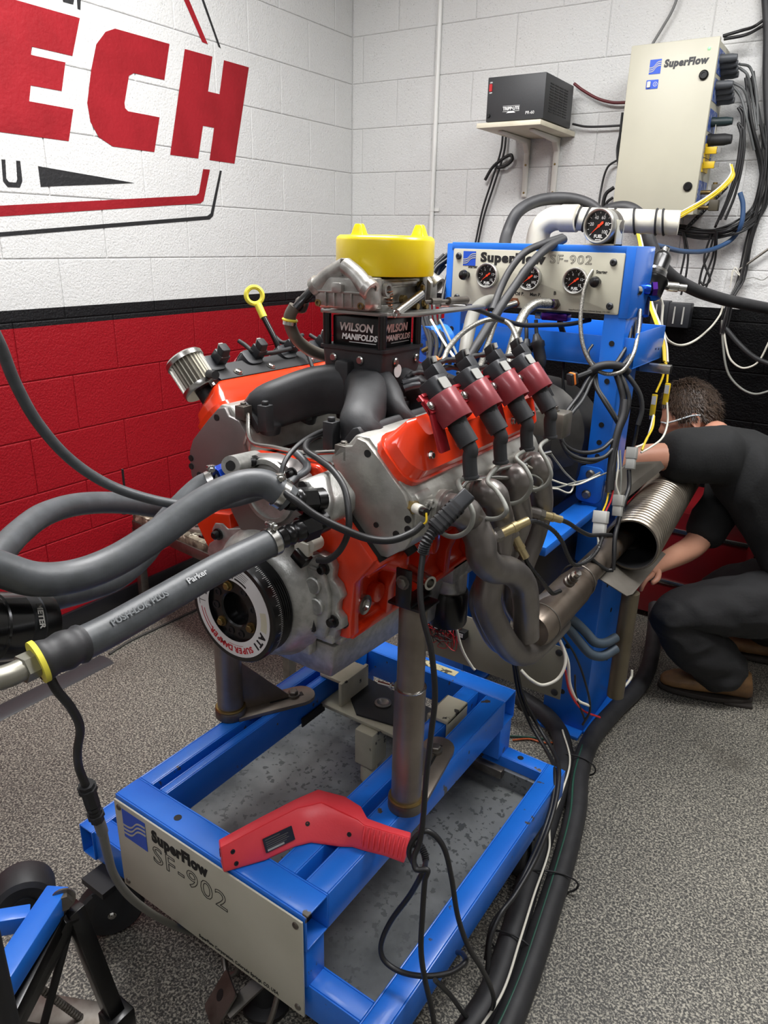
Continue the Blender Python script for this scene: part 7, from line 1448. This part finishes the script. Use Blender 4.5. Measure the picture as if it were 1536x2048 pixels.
# fingers, curled: chains rooted in the palms
def hand(w,h,nrm,side):
    d=(h-w).normalized(); n=Vector(nrm); n=(n-d*n.dot(d)).normalized(); s=d.cross(n)
    for k,(o,l) in enumerate(((-.030,.062),(-.010,.072),(.010,.068),(.030,.054))):
        b=w+d*.085+s*o; p1=b+d*l*.45-n*.006; p2=p1+d*l*.22-n*l*.35; p3=p2-n*l*.3-d*l*.05
        part(man,'finger',skinmesh({'a':(w+d*.06+s*o*.8,.0105),'b':(b,.0095),'c':(p1,.0088),'d':(p2,.0082),'e':(p3,.0068)},[('a','b'),('b','c'),('c','d'),('d','e')],'a',1),SKIN,ang=80)
    b=w+d*.03-s*.030*side; part(man,'thumb',skinmesh({'a':(w+d*.02,.011),'b':(b,.012),'c':(b+d*.035-s*.016*side-n*.01,.0105),'d':(b+d*.058-s*.010*side-n*.024,.008)},[('a','b'),('b','c'),('c','d')],'a',1),SKIN,ang=80)
hand(WrN,HaN,(0,-.3,1),1); hand(WrF,HaF,(0,-.5,.8),1)
# eyes
for sy in (1,-1):
    part(man,'eye',MB().sph(hw(.078,sy*.031,.002),.0115,12,8),mat('eye_white','#d8d0c8',.3)); part(man,'iris',MB().sph(hw(.0845,sy*.031,.001),.0062,10,6),mat('iris_brown','#35251a',.2))
# hair: cap over crown, back and sides with a cut line above ear and brow
hv=[]; hr=[]
NI,NJ=30,60
rnd=random.Random(5)
for i in range(NI):
    row=[]
    for j in range(NJ):
        ph=2*PI*j/NJ; c=math.cos(ph)
        lim=math.radians(54) if c>.75 else (math.radians(54)+ (math.radians(92)-math.radians(54))*min(1,(.75-c)/.35))
        if c<-.2: lim=math.radians(92)+(math.radians(128)-math.radians(92))*min(1,(-.2-c)/.5)
        th=.02+lim*i/(NI-1); x,y,z=headpt(th,ph); k=1.0+.075*(1-(i/(NI-1))**6)*(1 if i<NI-1 else 0)+rnd.uniform(-.008,.008)
        if i==NI-1: k=1.0
        row.append(hw(x*k,y*k,z*k+.004*(1-i/NI)))
    hr.append(row)
part(man,'hair',MB().loft(hr),HAIR,ang=80,whole=True)
mb=MB()
for _ in range(5200):
    i=rnd.randrange(1,NI-1); j=rnd.randrange(NJ); p=hr[i][j].lerp(hr[i][(j+1)%NJ],rnd.random()).lerp(hr[i+1][j],rnd.random())
    n=(p-HD).normalized(); g=(hr[min(i+1,NI-1)][j]-hr[i-1][j]).normalized(); g=(g+Vector((rnd.uniform(-.45,.45),rnd.uniform(-.45,.45),rnd.uniform(-.3,.3)))).normalized()
    s_=n.cross(g).normalized()*.0011; l=rnd.uniform(.014,.026); a_=p-n*.002; b_=p+g*l*.5+n*.0065; c_=p+g*l+n*rnd.uniform(.002,.008)
    mb.add([a_-s_,a_+s_,b_+s_*.8,b_-s_*.8,c_],[(0,1,2,3),(3,2,4)])
part(man,'hair_strands',mb,HAIR,ang=80,stuff=True)
# clear safety glasses
gl=part(man,'safety_glasses',MB().tube([hw(.088,.050,.010),hw(.05,.078,.012),hw(-.005,.083,.012),hw(-.03,.079,.004)],.003,n=8,sub=4).tube([hw(.088,-.050,.010),hw(.05,-.078,.012),hw(-.005,-.083,.012)],.003,n=8,sub=4).tube([hw(.088,.05,.012),hw(.103,0,.014),hw(.088,-.05,.012)],.003,n=8,sub=4),mat('clear_plastic','#c9d2d6',.15),whole=True,ang=80)
# t-shirt
V={'hip':(HIP+Vector((.01,0,.0)),(.165,.14)),'wai':(WAI,(.165,.14)),'ch':(CH,(.175,.145)),'up':(UP+Vector((0,0,.012)),(.14,.12)),'nk':(NK+Vector((.015,0,.008)),.082)}; Ed=[]
chain(V,Ed,['hip','wai','ch','up','nk'])
for s,(a,b,e,q) in (('n',(ShN,ElN,.76,.093)),('f',(ShF,ElF,.97,.074))):
    V['sh'+s]=(a,.098); V['m'+s]=(a.lerp(b,e*.6),q); V['e'+s]=(a.lerp(b,e),q*.93); chain(V,Ed,['up','sh'+s,'m'+s,'e'+s])
part(man,'t_shirt',wrinkle(skinmesh(V,Ed,'hip',4),.007,7,(1,1,.55)),CLOTH,ang=80)
# trousers
KnN=Vector((-0.4605,2.3862,0.3349)); AnN=Vector((-0.2182,2.5303,0.0749)); KnF=Vector((-.40,2.86,.26)); AnF=Vector((-.10,2.88,.12))
V={'p':(HIP+Vector((.03,0,-.02)),(.165,.15)),'t':(HIP+Vector((-.03,0,.07)),(.16,.135)),'hn':(HIP+Vector((-.05,-.11,-.04)),.115),'tn':((HIP+Vector((-.05,-.11,-.04))).lerp(KnN,.55),.106),'kn':(KnN,.086),'cn':(KnN.lerp(AnN,.5),.100),'an':(AnN,.088),
   'hf':(HIP+Vector((-.05,.11,-.04)),.115),'tf':((HIP+Vector((-.05,.11,-.04))).lerp(KnF,.55),.095),'kf':(KnF,.075),'cf':(KnF.lerp(AnF,.5),.078),'af':(AnF,.07)}; Ed=[]
chain(V,Ed,['t','p','hn','tn','kn','cn','an']); chain(V,Ed,['p','hf','tf','kf','cf','af'])
part(man,'trousers',wrinkle(skinmesh(V,Ed,'p',4),.009,8,(.7,1,1.3)),PANTS,ang=80)
# boots
def boot(heel,toe):
    heel=Vector((heel[0],heel[1],0)); toe=Vector((toe[0],toe[1],0)); d=(toe-heel); L=d.length; d.normalize(); s=Vector((-d.y,d.x,0))
    def ring(t,w,z0,z1): 
        c=heel+d*(L*t); return [c+s*(w*math.cos(a))+Vector((0,0,(z0+z1)/2+(z1-z0)/2*math.sin(a))) for a in [2*PI*k/16 for k in range(16)]]
    up=MB().loft([ring(.02,.022,.03,.075),ring(.06,.036,.024,.12),ring(.18,.042,.024,.135),ring(.34,.042,.024,.12),ring(.5,.046,.024,.098),ring(.68,.050,.024,.086),ring(.85,.047,.024,.076),ring(.95,.034,.026,.062),ring(.99,.016,.03,.05)])
    b=part(man,'boot',up,BOOTM,ang=70)
    o=[]
    for k in range(28):
        a=2*PI*k/28; c_=math.cos(a); w=.050-.006*(1-c_)/2*1.2; o.append((L*.5+L*.515*c_,w*math.sin(a)*(1 if abs(c_)<.9 else .9)))
    part(b,'sole',MB().prism(o,lambda x,y,z:heel+d*x+s*y+Vector((0,0,z)),.008,.026).prism([(0.0,-.038),(L*.3,-.042),(L*.3,.042),(0,.038)],lambda x,y,z:heel+d*x+s*y+Vector((0,0,z)),0,.012),SOLE,.002)
boot((-.150,2.545),(-.445,2.455)); boot((-.02,2.93),(-.32,2.86))
